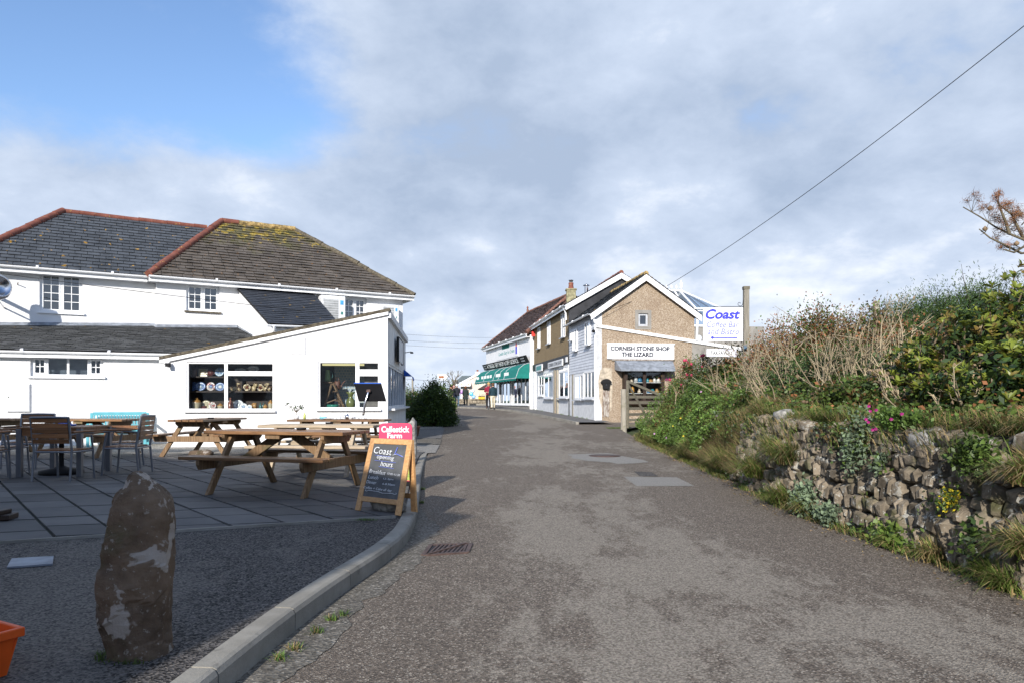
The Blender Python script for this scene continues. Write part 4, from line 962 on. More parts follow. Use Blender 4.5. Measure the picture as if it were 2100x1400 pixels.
def prop(kind, px_, base, w_px, h_px, mat, label, cat, off=-.45, mat2=None, lean=12):
    """small piece of crockery standing behind the glass; base = z of shelf, sizes in photograph pixels"""
    d0 = AP.o.y-off+.0; u = AP.uz(px_, 800, off)[0]; s_ = (17.3-off)/F; w_ = w_px*s_; h = h_px*s_
    M0 = AP.mat(u, base+.001, off); t_ = thing({'plate': 'plate', 'jug': 'stoneware_jug', 'mug': 'mug', 'box': 'framed_tile', 'bottle': 'bottle', 'teapot': 'teapot'}[kind], M0.translation, label, cat)
    mb = MB()
    if kind == 'plate':
        Mp = M0 @ Matrix.Translation((0, 0, h/2*math.cos(R(lean)))) @ Matrix.Rotation(R(90-lean), 4, 'X')
        mb.lathe([(0, .004), (.28*w_, .004), (.33*w_, .010), (.5*w_, .022), (.5*w_, .030), (.32*w_, .018), (.28*w_, .012), (0, .012)], 24, Mp, 0, 1, h/w_); mb.build('dish', mat, t_)
        mb = MB(); mb.lathe([(0, .0135), (.20*w_, .0135), (.20*w_, .0125)], 18, Mp, 0, 1, h/w_); mb.build('centre', mat2 or M_bw, t_)
        mb = MB(); mb.beam(M0 @ Vector((-.02, -.03, .004)), M0 @ Vector((-.02, .08, h*.5)), .006, .006); mb.beam(M0 @ Vector((.02, -.03, .004)), M0 @ Vector((.02, .08, h*.5)), .006, .006); mb.build('stand', M_black, t_)
    elif kind == 'jug':
        mb.lathe([(0, 0), (.36*w_, 0), (.40*w_, .05*h), (.49*w_, .62*h)], 18, M0); mb.build('body', mat, t_)
        mb = MB(); mb.lathe([(.49*w_, .62*h), (.46*w_, .74*h), (.26*w_, .86*h), (.17*w_, .89*h), (.18*w_, .97*h), (.14*w_, h), (0, h)], 18, M0); mb.build('shoulder', mat2 or M_stb, t_)
    elif kind == 'mug':
        mb.lathe([(0, 0), (.38*w_, 0), (.40*w_, .5*h), (.38*w_, h), (.34*w_, h), (.34*w_, .1*h), (0, .1*h)], 16, M0); mb.build('cup', mat, t_)
        mb = MB(); mb.tube([M0 @ Vector((-.38*w_, 0, .8*h)), M0 @ Vector((-.58*w_, 0, .72*h)), M0 @ Vector((-.58*w_, 0, .35*h)), M0 @ Vector((-.38*w_, 0, .22*h))], .012, 6); mb.build('handle', mat, t_)
    elif kind == 'bottle':
        mb.lathe([(0, 0), (.48*w_, 0), (.5*w_, .05*h), (.5*w_, .55*h), (.18*w_, .72*h), (.16*w_, .95*h), (.2*w_, .96*h), (.2*w_, h), (0, h)], 14, M0); mb.build('body', mat, t_); mb = MB(); mb.lathe([(.12*w_, h), (.12*w_, h*1.05), (0, h*1.05)], 10, M0); mb.build('stopper', mat2 or M_dwood, t_)
    elif kind == 'box':
        Mb_ = M0 @ Matrix.Rotation(R(-8), 4, 'X'); mb.box(-w_/2, w_/2, 0, .03, 0, h, Mb_); mb.build('backing', mat, t_)
        mb = MB()
        for q in ((-w_/2, w_/2, 0, .12*h), (-w_/2, w_/2, .88*h, h), (-w_/2, -.38*w_, .12*h, .88*h), (.38*w_, w_/2, .12*h, .88*h)): mb.box(q[0], q[1], -.012, 0, q[2], q[3], Mb_)
        mb.build('frame', M_stw, t_); mb = MB(); mb.box(-.18*w_, .18*w_, -.012, -.001, .3*h, .7*h, Mb_); mb.build('inset', M_brass, t_)
    elif kind == 'teapot':
        mb.lathe([(0, 0), (.26*w_, 0), (.42*w_, .3*h), (.36*w_, .6*h), (.2*w_, .72*h), (.05*w_, .8*h), (.06*w_, .9*h), (0, .95*h)], 16, M0); mb.build('body', mat, t_)
        mb = MB(); mb.tube([M0 @ Vector((.36*w_, 0, .3*h)), M0 @ Vector((.55*w_, 0, .5*h)), M0 @ Vector((.6*w_, 0, .75*h))], [.03, .02, .012], 8); mb.build('spout', mat, t_)
        mb = MB(); mb.tube([M0 @ Vector((-.36*w_, 0, .55*h)), M0 @ Vector((-.6*w_, 0, .55*h)), M0 @ Vector((-.58*w_, 0, .3*h)), M0 @ Vector((-.38*w_, 0, .2*h))], .012, 6); mb.build('handle', mat, t_)
    return t_
zA, zB, zC, zD = shz[0], shz[1], W1[2]+.0, shz2
prop('mug', 399, zA, 13, 16, M_mugb, 'dark brown mug, left end of the top shelf in the crockery window', 'mug')
prop('box', 416, zA, 17, 16, M_brass, 'square brassy framed tile on the top shelf beside the brown mug', 'tile')
prop('teapot', 433, zA, 17, 17, M_copper, 'dark copper-lustre teapot on the top left shelf', 'teapot')
prop('plate', 451, zA, 18, 18, M_bw2, 'pale blue round plate at the right end of the top left shelf', 'plate', mat2=M_bw2)
prop('plate', 397, zB, 17, 18, M_bw, 'deep blue round plate at the left of the middle shelf', 'plate', off=-.55)
prop('plate', 411, zB, 22, 18, M_bw, 'large oval blue and white platter on the middle shelf', 'platter', mat2=M_bw2)
prop('plate', 433, zB, 17, 18, M_imari, 'red and white patterned round plate on the middle shelf', 'plate', mat2=M_bw)
prop('plate', 452, zB, 19, 17, M_bw, 'oval blue platter behind the window post on the middle shelf', 'platter', mat2=M_wht)
prop('jug', 403, zC, 18, 24, M_stw, 'tall two-tone stoneware jar at the bottom left of the crockery window', 'jar', off=-.35)
prop('plate', 423, zC, 18, 19, M_stw, 'dull green-cream plate leaning behind small pots on the window floor', 'plate', off=-.5, mat2=M_stw)
prop('plate', 436, zC, 15, 16, M_imari, 'red striped round dish on the window floor beside the short brown jar', 'dish', off=-.35, mat2=M_imari)
prop('mug', 420, zC, 10, 8, M_copper, 'small dark glazed pot in front of the green-cream plate', 'pot', off=-.3)
prop('jug', 452, zC, 12, 13, M_stw, 'short brown-topped stoneware jar next to the window post', 'jar', off=-.35)
prop('plate', 493, zD, 21, 8, M_wht, 'white oval dish on the upper right shelf', 'dish', mat2=M_wht)
prop('plate', 520, zD, 23, 13, M_wht, 'large white rounded meat plate on the upper right shelf', 'plate', mat2=M_wht)
for i, (x, y, w_, h) in enumerate(((480, 0, 10, 9), (491, 0, 9, 9), (489.5, 8.5, 9, 9), (521, 0, 11, 10), (545, 0, 9, 8), (554, 0, 9, 10), (549, 8, 9, 8), (525, 9, 8, 7))):
    o = prop('mug', x, zB+y*17.6/F, w_, h, M_motto, ('lower mug of the leftmost pair of cream and brown mugs', 'lower mug of the second stack of cream and brown mugs', 'upper mug of the second stack of cream and brown mugs', 'cream and brown mug between the two round saucers, the lower one', 'cream and brown mug just right of the second saucer, lower row', 'last cream and brown mug at the right end of the middle shelf', 'cream and brown mug stacked right of the second saucer, upper row', 'small cream mug stacked between the two round saucers, the upper one')[i], 'mug', off=-.40); o['group'] = 'painted mugs on the right middle shelf'
prop('plate', 507, zB, 15, 15, M_motto, 'round cream and dark saucer on the middle shelf, the one further left', 'saucer', mat2=M_copper)
prop('plate', 534, zB, 15, 15, M_motto, 'round cream and dark saucer on the middle shelf, nearer the right end', 'saucer', mat2=M_copper)
prop('plate', 468, zC, 15, 19, M_wht, 'white plate half behind the red-brown bottle on the window floor', 'plate', off=-.5, mat2=M_wht)
prop('bottle', 472.5, zC, 11, 24, M_teabx, 'red-brown earthenware bottle at the left of the right-hand window floor', 'bottle', off=-.35)
prop('plate', 489, zC, 21, 20, M_wht, 'big white decorated plate leaning on the window floor', 'plate', off=-.45, mat2=M_wht)
prop('plate', 500, zC, 15, 13, M_wht, 'middle-sized white plate in front of the big decorated one', 'plate', off=-.35, mat2=M_bw2)
prop('plate', 512, zC, 10, 10, M_wht, 'smallest white plate on the window floor', 'plate', off=-.32, mat2=M_bw2)
prop('mug', 522, zC, 11, 14, M_stb, 'tall amber jar between the smallest plate and the green bottles', 'jar', off=-.45)
prop('bottle', 534, zC, 6, 15, M_gglass, 'thin green glass bottle, the left of a pair', 'bottle', off=-.4)
prop('bottle', 540, zC, 5, 15, M_gglass, 'thin green glass bottle, the right of a pair', 'bottle', off=-.45)
prop('jug', 544, zC, 9, 11, M_stb, 'small round brown pot beside the green bottles', 'pot', off=-.35)
prop('jug', 555, zC, 10, 20, M_stw, 'slim brown-topped stoneware bottle at the right end of the window floor', 'stoneware bottle', off=-.38)
# step ladder with jug, watering can, vase in the second window
c0 = W2[2]-.03
lad = thing('step_ladder', AP.mat(AP.uz(685, 830, -.6)[0], c0, -.6).translation, 'old brown wooden step ladder standing in the right display window', 'step ladder')
def wp(x, y, off): u, z = AP.uz(x, y, off); return AP.at(u, z, off)
M_old = wood('old_ladder_wood', (.10, .06, .035), (.22, .15, .09), None, .8)
top = wp(677, 783, -.6); dx = AP.u.to_3d(); dy = (-AP.n).to_3d()
for nm, (x, yo) in {'leg': (662, -.35), 'leg ': (666, -.9), 'leg  ': (708, -.35), 'leg   ': (700, -.9)}.items():
    f = wp(x, 834, yo); f.z = c0+.002; mb = MB(); mb.beam(f, wp(681 if x < 690 else 683, 784, yo*.4-.38), .05, .03); mb.build('leg', M_old, lad)
mb = MB(); mb.beam(wp(664, 783.5, -.6), wp(683, 783.5, -.6), .28, .03); mb.build('top_step', M_old, lad)
for (xa, xb, y) in ((683, 691, 802), (688, 702, 821), (668, 690, 826)):
    mb = MB(); mb.beam(wp(xa, y, -.42), wp(xb, y+(-8 if xa == 668 else 0), -.42), .12, .025); mb.build('tread', M_old, lad)
def lath(name, mat, prof, x, zbase, off, label, cat, extra=None):
    u = AP.uz(x, 800, off)[0]; M0 = AP.mat(u, zbase+.001, off); t_ = thing(name, M0.translation, label, cat); mb = MB(); mb.lathe(prof, 20, M0); mb.build('body', mat, t_); return t_, M0
tz = top.z+.017
t_, M0 = lath('enamel_jug', tone('green_enamel', (.22, .34, .13)), [(0, 0), (.075, 0), (.07, .1), (.05, .26), (.055, .29), (.045, .29), (0, .27)], 672, tz, -.6, 'pale green enamel jug on top of the step ladder', 'jug'); mb = MB(); mb.tube([M0 @ Vector((.05, 0, .25)), M0 @ Vector((.12, 0, .22)), M0 @ Vector((.12, 0, .1)), M0 @ Vector((.07, 0, .06))], .009, 6); mb.build('handle', M_gglass, t_)
z2 = AP.uz(690, 798, -.75)[1]
mb = MB(); t_ = thing('watering_can', wp(692, 800, -.75), 'rusty brown watering can hanging on the step ladder', 'watering can'); M_rusty = tone('rusty_metal', (.14, .06, .035), .6, (.09, .04, .03), 14)
M0 = AP.mat(AP.uz(692, 798, -.75)[0], z2, -.75); mb.lathe([(0, 0), (.09, 0), (.075, .19), (.06, .21), (0, .21)], 16, M0); mb.build('body', M_rusty, t_)
mb = MB(); mb.tube([M0 @ Vector((.08, 0, .05)), M0 @ Vector((.14, 0, .17)), M0 @ Vector((.2, 0, .22))], [.02, .014, .02], 8); mb.build('spout', M_rusty, t_); mb = MB(); mb.tube([M0 @ Vector((-.05, 0, .2)), M0 @ Vector((-.04, 0, .31)), M0 @ Vector((.02, 0, .32)), M0 @ Vector((.04, 0, .2))], .01, 6); mb.build('handle', M_rusty, t_)
lath('tall_vase', tone('olive_glaze', (.13, .15, .05)), [(0, 0), (.08, 0), (.115, .12), (.11, .22), (.05, .30), (.06, .37), (.12, .44), (.10, .44), (0, .34)], 719, c0, -.5, 'tall olive-green waisted vase at the right of the ladder', 'vase')
lath('green_bowl', tone('teal_glass', (.03, .20, .15), .1), [(0, 0), (.10, 0), (.16, .09), (.15, .13), (.14, .12), (0, .03)], 682, c0, -.45, 'teal glass bowl under the step ladder', 'bowl')
# ================================================================ RIGHT-HAND BUILDINGS
def planks(pl, u0, u1, z0, z1, n, mat, parent, th=.025, out=0.0, name='weatherboard', topline=None):
    M = pl.mat(0, 0, out); h = (z1-z0)/n
    for i in range(n):
        a = z0+i*h; mb = MB()
        mb.hexa([M @ Vector(p) for p in ((u0, -th, a+.002), (u1, -th, a+.002), (u1, 0, a+.002), (u0, 0, a+.002), (u0, -.006, a+h*1.0), (u1, -.006, a+h*1.0), (u1, 0, a+h*1.0), (u0, 0, a+h*1.0))]); mb.build(name, mat, parent)
# ---- stone shop: gable towards us, weatherboarded street front
shop = thing('stone_shop', (5.5, 31, rz(31)), 'pebble-dashed gabled stone shop with white weatherboarded street front', 'shop')
GP = Plane(1222, 29.6, 7.5); SF = Plane(1168, 34.8, -82.5)
gb = CZ-1.1; apx = GP.uz(1322.5, 567); eR = GP.uz(1424, 642); eL = GP.uz(1222, 641); LSF = (GP.o-SF.o).length
ez = (eL[1]+eR[1])/2+.03; uA = apx[0]; uE = eR[0]; capL = GP.uz(1226, 668)[1]; cR = GP.uz(1560, 723); zcap = lambda u: capL+(cR[1]-capL)*u/cR[0]
wg = ruv(GP, 1309, 643, 1329, 669); bay = ruv(GP, 1276, 757, 1357, 826)
wall(GP, [(0, zcap(0)-.02), (uE, zcap(uE)-.02), (uE, ez), (uA, apx[1]), (0, ez)], [wg], .25, M_pebble, shop, 'gable_wall')
ug = GP.uz(1419, 700)[0]
wall(GP, [(0, gb), (ug, gb), (ug, zcap(ug)-.02), (0, zcap(0)-.02)], [bay], .25, M_pebble, shop, 'front_wall')
wall(GP, [(ug, gb), (cR[0], gb), (cR[0], cR[1]-.02), (ug, zcap(ug)-.02)], [], .25, M_grey_render, shop, 'side_extension_wall')
M = GP.mat(0, 0); mb = MB(); mb.hexa([M @ Vector(p) for p in ((-.05, -.07, capL-.06), (cR[0]+.1, -.07, cR[1]-.06), (cR[0]+.1, .3, cR[1]-.06), (-.05, .3, capL-.06), (-.05, -.07, capL+.07), (cR[0]+.1, -.07, cR[1]+.07), (cR[0]+.1, .3, cR[1]+.07), (-.05, .3, capL+.07))]); mb.build('white_capping_board', M_white, shop)
mb = MB(); mb.hexa([M @ Vector(p) for p in ((-.02, .3, capL-.1), (cR[0], .3, cR[1]-.1), (cR[0], 4, cR[1]-.1), (uE, 4, zcap(uE)-.1), (-.02, .3, capL-.02), (cR[0], .3, cR[1]-.02), (cR[0], 4, cR[1]-.02), (uE, 4, zcap(uE)-.02))]) if False else None
window(GP, shop, wg, [(0, 1, 0, 1, 1, 1, 1)], rec=.05, mat=M_gutter_shade, depth=.4, sill=.04, sillmat=M_grey_render)
mb = MB()
for q in ((wg[0]-.14, wg[0]-.0, wg[2]-.14, wg[3]+.14), (wg[1], wg[1]+.14, wg[2]-.14, wg[3]+.14), (wg[0], wg[1], wg[3], wg[3]+.14), (wg[0], wg[1], wg[2]-.14, wg[2]-.055)): mb.box(q[0], q[1], -.02, 0, q[2], q[3], M)
mb.build('window_surround', M_grey_render, shop)
mb = MB(); mb.box(-.06, 0, -.03, .1, gb, ez-.02, M); mb.build('corner_board', M_white, shop)
# roof of the shop
LR = LSF+.1
def G(u, y, z): return GP.mat(0, 0) @ Vector((u, y, z))
ov = .18
sl = (apx[1]-ez)/uA; eo = .25
zA = apx[1]+.10; zeL = ez+.10-eo*sl; 
roof([G(-eo, LR, zeL), G(-eo, -ov, zeL), G(uA, -ov, zA), G(uA, LR, zA)], M_slate, shop, 'roof', .3, .2, 40, 21, M_black)
roof([G(uE+eo, -ov, zeL), G(uE+eo, LR, zeL), G(uA, LR, zA), G(uA, -ov, zA)], M_slate, shop, 'roof', .3, .2, 0, 22, M_black)
for (ua, ub_) in ((-eo, uA), (uE+eo, uA)):
    mb = MB(); w_ = .26; mb.hexa([G(ua, -ov-.03, zeL-w_-.05), G(ub_, -ov-.03, zA-w_-.05), G(ub_, -ov, zA-w_-.05), G(ua, -ov, zeL-w_-.05), G(ua, -ov-.03, zeL-.05), G(ub_, -ov-.03, zA-.05), G(ub_, -ov, zA-.05), G(ua, -ov, zeL-.05)]); mb.build('bargeboard', M_white, shop)
    mb = MB(); mb.hexa([G(ua, -ov, zeL-.09), G(ub_, -ov, zA-.09), G(ub_, 0, zA-.09), G(ua, 0, zeL-.09), G(ua, -ov, zeL-.065), G(ub_, -ov, zA-.065), G(ub_, 0, zA-.065), G(ua, 0, zeL-.065)]); mb.build('verge_soffit', M_white, shop)
rt = [o for o in shop.children if o.name.startswith('roof')][0]
ridge(G(uA, -ov, zA+.0), G(uA, LR, zA+.0), rt, M_terra_l, .10, .42, seed=8)
gutter(G(-eo-.04, LR, zeL-.02), G(-eo-.04, -.05, zeL-.02), shop)
pipe([G(-eo, -.05, zeL-.08), G(-.10, -.10, zeL-.3), G(-.09, -.1, capL+.15), G(.06, -.1, capL+.02)], shop, .04)
gutter(G(uE+eo+.04, 0, zeL-.02), G(uE+eo+.04, LR, zeL-.02), shop)
pipe([G(uE+.12, -.08, zeL-.05), G(uE+.06, -.1, zcap(uE)+.05)], shop, .05)
# street front
def SFM(): return SF.mat(0, 0)
zw = SF.uz(1195, 763)[1]; zeS = ez-.02
wall(SF, [(0, gb-.1), (LSF, gb-.1), (LSF, zeS), (0, zeS)], [ruv(SF, 1180, 766, 1197, 818.5), ruv(SF, 1199, 759, 1220.5, 817)], .25, M_white_old, shop, 'street_wall')
planks(SF, .0, LSF-.06, zw, zeS, 19, M_board, shop)
for (a, b, c, d, l4) in ((1175.8, 676, 1184.5, 719, 2), (1201, 660, 1211.5, 707, 2), (1170.5, 680, 1174, 697, 1)):
    r = ruv(SF, a, b, c, d, .03); window(SF, shop, r, [(i/l4, (i+1)/l4, 0, 1, 1, 1, 0) for i in range(l4)], out=.03, rec=-.05, fw=.05, mat=M_white, depth=0, back=True, sill=.14, sillmat=M_white_old)
for (a, b, c, d, l4) in ((1180, 766, 1197, 818.5, 3), (1199, 759, 1220.5, 817, 3)):
    window(SF, shop, ruv(SF, a, b, c, d), [(i/l4, (i+1)/l4, 0, 1, 1, 1, 0) for i in range(l4)], rec=-.03, fw=.09, mat=M_white, depth=.7, sill=.16, sillmat=M_gutter_shade, inner=M_room, glassm=M_glass, name='shop_window')
Ms = SFM(); u_ = SF.uz(1175, 800)[0]; mb = MB(); mb.box(u_-.1, u_+.08, -.03, 0, gb, zw-.01, Ms); mb.build('grey_post', M_pole, shop)
mb = MB(); c = SF.px(1217, 679, .12); mb.lathe([(0, 0), (.07, 0), (.06, .14), (0, .16)], 10, Matrix.Translation(c) @ Matrix.Rotation(R(100), 4, 'X')); mb.build('security_lamp', M_black, shop)
# sign over the window, lead hood, bay window with stock
sg = thing('shop_sign', GP.px(1313, 735), 'long white painted sign CORNISH STONE SHOP THE LIZARD on the tan gable wall', 'sign')
r = ruv(GP, 1244.6, 706.5, 1381, 736); mb = MB(); mb.box(r[0], r[1], -.10, 0, r[2], r[3], M); mb.build('board', M_white, sg, .004)
mb = MB(); mb.box(r[0]-.02, r[1]+.02, -.12, 0, r[3], r[3]+.05, M); mb.build('top_trim', M_white, sg)
mb = MB(); mb.box(r[0]+.2, r[1]+.01, -.08, 0, r[2]-.06, r[2]-.002, M); mb.build('batten', M_oldwood, sg)
sgU = GP.u.to_3d(); Zup = Vector((0, 0, 1)); SS = 29.6/F
text('CORNISH STONE SHOP', GP.px(1313, 714.5, .103), 126*SS, 9.2*SS, sgU, Zup, M_ink, sg, bold=.042)
text('THE LIZARD', GP.px(1307.5, 726.5, .103), 68*SS, 9.6*SS, sgU, Zup, M_ink, sg, bold=.042)
text('Mhz', GP.px(1260, 728, .103), 12*SS, 5*SS, sgU, Zup, M_faint, sg); 
mb = MB(); mb.tube([GP.px(1352, 729, .104), GP.px(1356, 725.5, .104), GP.px(1361, 727, .104), GP.px(1358, 730, .104), GP.px(1367, 725, .104)], .006, 5); mb.build('faded_sketch', M_faint, sg)
r = ruv(GP, 1260, 739, 1379, 757); mb = MB(); zb_ = r[2]-.09
prof = [(0, r[3]), (-.12, r[3]-.02), (-.62, r[2]+.02), (-.64, r[2]-.10), (-.60, r[2]-.10), (0, r[2]-.03)]
k = len(prof); vs = [M @ Vector((r[0]+(.10 if y < -.3 else 0), y, z)) for y, z in prof]+[M @ Vector((r[1]-(.10 if y < -.3 else 0), y, z)) for y, z in prof]
mb.add(vs, [(i, (i+1) % k, (i+1) % k+k, i+k) for i in range(k)]+[tuple(range(k)), tuple(range(k, 2*k))[::-1]]); mb.build('lead_hood', M_lead, shop, .02)
bw = window(GP, shop, bay, [(0, .5, 0, 1, 1, 1, 0), (.5, 1, 0, 1, 1, 1, 0)], rec=-.35, fw=.13, mat=M_dwood, glassm=M_glass, depth=0, sill=.45, sillmat=M_dwood, name='bay_window')
mb = MB(); a, b, c, d = bay
for q in ((a-.001, a+.06, -.33, .9, c, d), (b-.06, b+.001, -.33, .9, c, d), (a, b, .88, .9, c, d), (a, b, -.29, .9, c-.04, c), (a, b, -.29, .9, d, d+.04)): mb = MB(); mb.box(*q, M); mb.build('bay_side', M_dwood, bw)
for zz_ in (c+(d-c)*.30, c+(d-c)*.62): mb = MB(); mb.box(a+.07, b-.07, -.12, .3, zz_-.02, zz_, M); mb.build('shelf', M_white_old, bw)
r3 = random.Random(12); stock = [('amber glass ornament', 'ornament', (.5, .25, .05)), ('blue glazed pot', 'pot', (.04, .16, .30)), ('white figurine', 'figurine', (.6, .6, .58)), ('cream shell ornament', 'ornament', (.5, .42, .33)), ('teal polished stone', 'stone', (.03, .22, .28)), ('white quartz lump', 'stone', (.6, .58, .55)), ('grey-white carved piece', 'carving', (.4, .4, .4)), ('tan wooden vase', 'vase', (.4, .22, .09))]
for row, (py, xs) in enumerate(((0, (1283, 1295, 1304, 1312, 1328, 1334, 1342, 1350)), (1, (1285, 1297, 1311, 1324, 1330, 1338, 1347)))):
    for i, x in enumerate(xs):
        nm, ct, cc_ = stock[(i*3+row*5) % 8]; u = GP.uz(x, 800, .0)[0]; z = c+(d-c)*(.62 if row == 0 else .30)+.001; M0 = GP.mat(u, z, 0.0); s_ = r3.uniform(.08, .13); hh = r3.uniform(.12, .27)
        mb = MB(); mb.lathe([(0, 0), (s_*.8, 0), (s_, hh*.3), (s_*r3.uniform(.4, .9), hh*.7), (s_*.35, hh), (0, hh)], 10, M0)
        w_ord = ['first', 'second', 'third', 'fourth', 'fifth', 'sixth', 'seventh', 'eighth'][i]
        tag(mb.build(ct, tone('stock_'+ct+str((i*3+row*5) % 8), cc_), None), f'small {nm}, {w_ord} from the left on the {"upper" if row == 0 else "lower"} shelf of the bay window', ct)
# mailbox and old shutter board
mbx = thing('letter_box', GP.px(1242, 798), 'black wall letter box with curved lid on the tan shop wall', 'letter box')
r = ruv(GP, 1233.5, 780, 1250, 797); uc = (r[0]+r[1])/2; h = r[3]-r[2]
mb = MB(); mb.prism([(r[0]+.05, r[2]), (r[1]-.05, r[2]), (r[1]-.01, r[3]-.04), (r[0]+.01, r[3]-.04)], .16, M @ Matrix.Translation((0, -.17, 0))); mb.build('body', M_black, mbx, .01)
arc = [(uc+(r[1]-r[0])*.62*math.cos(math.pi*k/10), r[3]-.05+(.13*math.sin(math.pi*k/10)**1.5)) for k in range(11)]
mb = MB(); mb.prism([(r[0]-.05, r[3]-.09)]+[(r[1]+.05, r[3]-.09)]+arc, .19, M @ Matrix.Translation((0, -.19, 0))); mb.build('lid', M_black, mbx)
mb = MB(); mb.lathe([(0, 0), (.018, 0), (.018, .012), (0, .012)], 10, M @ Matrix.Translation((uc, -.17, r[2]+h*.5)) @ Matrix.Rotation(R(90), 4, 'X')); mb.build('lock', M_steel, mbx)
r = ruv(GP, 1236, 799, 1249, 854); ob = thing('old_door_board', GP.px(1242, 854), 'narrow flaking white painted board fixed upright below the letter box', 'board')
for k in range(3): mb = MB(); w3 = (r[1]-r[0])/3; mb.box(r[0]+k*w3+.004, r[0]+(k+1)*w3-.004, -.04, 0, r[2]+.03*(k % 2), r[3]-.02*k, M); mb.build('plank', M_oldwood, ob)
mb = MB(); mb.box(r[0], r[1], -.06, -.04, r[2]+(r[3]-r[2])*.48, r[2]+(r[3]-r[2])*.58, M); mb.build('batten', M_oldwood, ob)
mb = MB(); pp = [GP.uz(x, y) for x, y in ((1229, 815), (1227, 780), (1231, 758), (1240, 752), (1255, 755), (1256, 790), (1254, 840), (1251, 842), (1250, 800), (1236, 800), (1233, 838))]; mb.prism(pp, .004, M @ Matrix.Translation((0, -.005, 0))); mb.build('bare_render_patch', M_bare, shop)
# ---- conservatory behind
cs = thing('conservatory', P(1440, 700, 34), 'white framed conservatory with glazed hipped roof behind the stone shop', 'conservatory')
CP = Plane(1425, 33.5, 7.5)
def cpx(x, y, v=0): u, z = CP.uz(x, y, -v); return CP.at(u, z, -v)
e0_, e1_ = cpx(1310, 631), cpx(1484, 631); e1_.z = e0_.z; back_ = (-CP.n).to_3d()*3.6
rr0, rr1 = cpx(1340, 596, 1.8), cpx(1397, 596, 1.8); rr0.z = rr1.z
for poly in ([e0_, e1_, rr1, rr0], [e1_, e1_+back_, rr1], [e1_+back_, e0_+back_, rr0, rr1]):
    mb = MB(); mb.add(poly, [tuple(range(len(poly)))]); mb.build('roof_pane', M_glass_roof, cs)
def rbeam(a, b, w_=.09, mt=M_upvc, nm='roof_bar'): mb = MB(); mb.beam(a, b, w_, .07); mb.build(nm, mt, cs)
rbeam(rr0, rr1, .16, nm='ridge'); rbeam(e0_, e1_, .14, nm='eaves_beam'); rbeam(e1_, e1_+back_, .14, nm='eaves_beam'); rbeam(e1_, rr1, .12, nm='hip_bar'); rbeam(e1_+back_, rr1, .12, nm='hip_bar')
for k in range(1, 6): t_ = k/6; rbeam(e0_.lerp(e1_, t_*.8), rr0.lerp(rr1, min(1, t_*1.1)))
for k in (1, 2, 3): rbeam(e1_+back_*k/4, e1_.lerp(rr1, .5)+back_*k/4*.5 if k == 99 else rr1)
for x in (1367, 1377, 1387): c = cpx(x, 592, 1.8); c.z = rr0.z+.08; mb = MB(); mb.lathe([(0, 0), (.05, .02), (.07, .10), (.02, .16), (0, .2)], 8, Matrix.Translation(c)); mb.build('cresting', M_upvc, cs)
c = rr1+Vector((0, 0, .08)); mb = MB(); mb.lathe([(.05, 0), (.09, .06), (.06, .14), (.10, .20), (.05, .32), (0, .46)], 10, Matrix.Translation(c)); mb.build('finial', M_upvc, cs)
zbs = CP.uz(1430, 668)[1]; uu0 = CP.uz(1330, 650)[0]; uu1 = CP.uz(1478, 650)[0]
wall(CP, [(uu0, gb), (uu1+2.2, gb), (uu1+2.2, zbs), (uu0, zbs)], [], .25, M_grey_render, cs, 'dwarf_wall')
window(CP, cs, (uu0, uu1, zbs, e0_.z-.07), [(k/6, (k+1)/6, 0, 1, 1, 1, 0) for k in range(6)], rec=.02, depth=0, glassm=M_glass_roof, mat=M_upvc, sill=.05, name='glazed_side')
mb = MB(); c = GP.px(1432.5, 693, -.0); c = P(1432.5, 694, 30.5); mb.lathe([(0, .0), (.13, .0), (.15, .05), (.10, .12), (0, .13)], 16, Matrix.Translation(c) @ Matrix.Rotation(R(90), 4, 'X')); tag(mb.build('wall_vent', M_white_old), 'round cream wall vent beside the shop downpipe below the conservatory', 'vent')
mb = MB(); mb.box(-.6, .9, .1, .25, gb, CZ+2.9-.25, Matrix.Translation((c.x, c.y, 0)) @ Matrix.Rotation(R(7.5), 4, 'Z')); mb.build('rear_wall', M_grey_render, shop)

# ---- tan pebble-dashed shop with the black gable end
tan = thing('tan_shop', (4, 40, rz(40)), 'tan pebble-dashed shop with tall narrow upstairs windows and a black gable end', 'shop')
BF = Plane(1095, 45.6, -82.5); LB = (SF.o-BF.o).length-.01; BG = Plane(1168, 34.8, 7.5)
gb2 = CZ-1.0; ebz = (BF.uz(1165, 626)[1]+BF.uz(1090, 672)[1])/2
wu = [ruv(BF, 1103, 671, 1108.3, 714), ruv(BF, 1122.8, 659, 1129.3, 705), ruv(BF, 1151.3, 642, 1159.5, 692)]
zf0 = BF.uz(1130, 738)[1]
wl = [ruv(BF, 1103.8, 768, 1114.5, 811), ruv(BF, 1116, 760, 1136, 816), ruv(BF, 1147.5, 749, 1167, 815)]
wall(BF, [(0, zf0), (LB, zf0), (LB, ebz-.1), (0, ebz-.1)], wu, .25, M_pebble2, tan, 'upper_wall')
wall(BF, [(0, gb2), (LB, gb2), (LB, zf0), (0, zf0)], wl, .25, M_white_old, tan, 'shopfront_wall')
for r in wu: window(BF, tan, r, [(0, .5, 0, 1, 1, 1, 0), (.5, 1, 0, 1, 1, 1, 0)], rec=-.03, fw=.07, mat=M_white, depth=.3, sill=.13, sillmat=M_gutter_shade)
window(BF, tan, wl[0], [(0, .5, 0, .5, 1, 1, 0), (.5, 1, 0, .5, 1, 1, 0), (0, .5, .5, 1, 1, 1, 0), (.5, 1, .5, 1, 1, 1, 0)], rec=.02, fw=.10, mat=M_white, depth=.5, sill=.1, inner=M_room, name='shop_window')
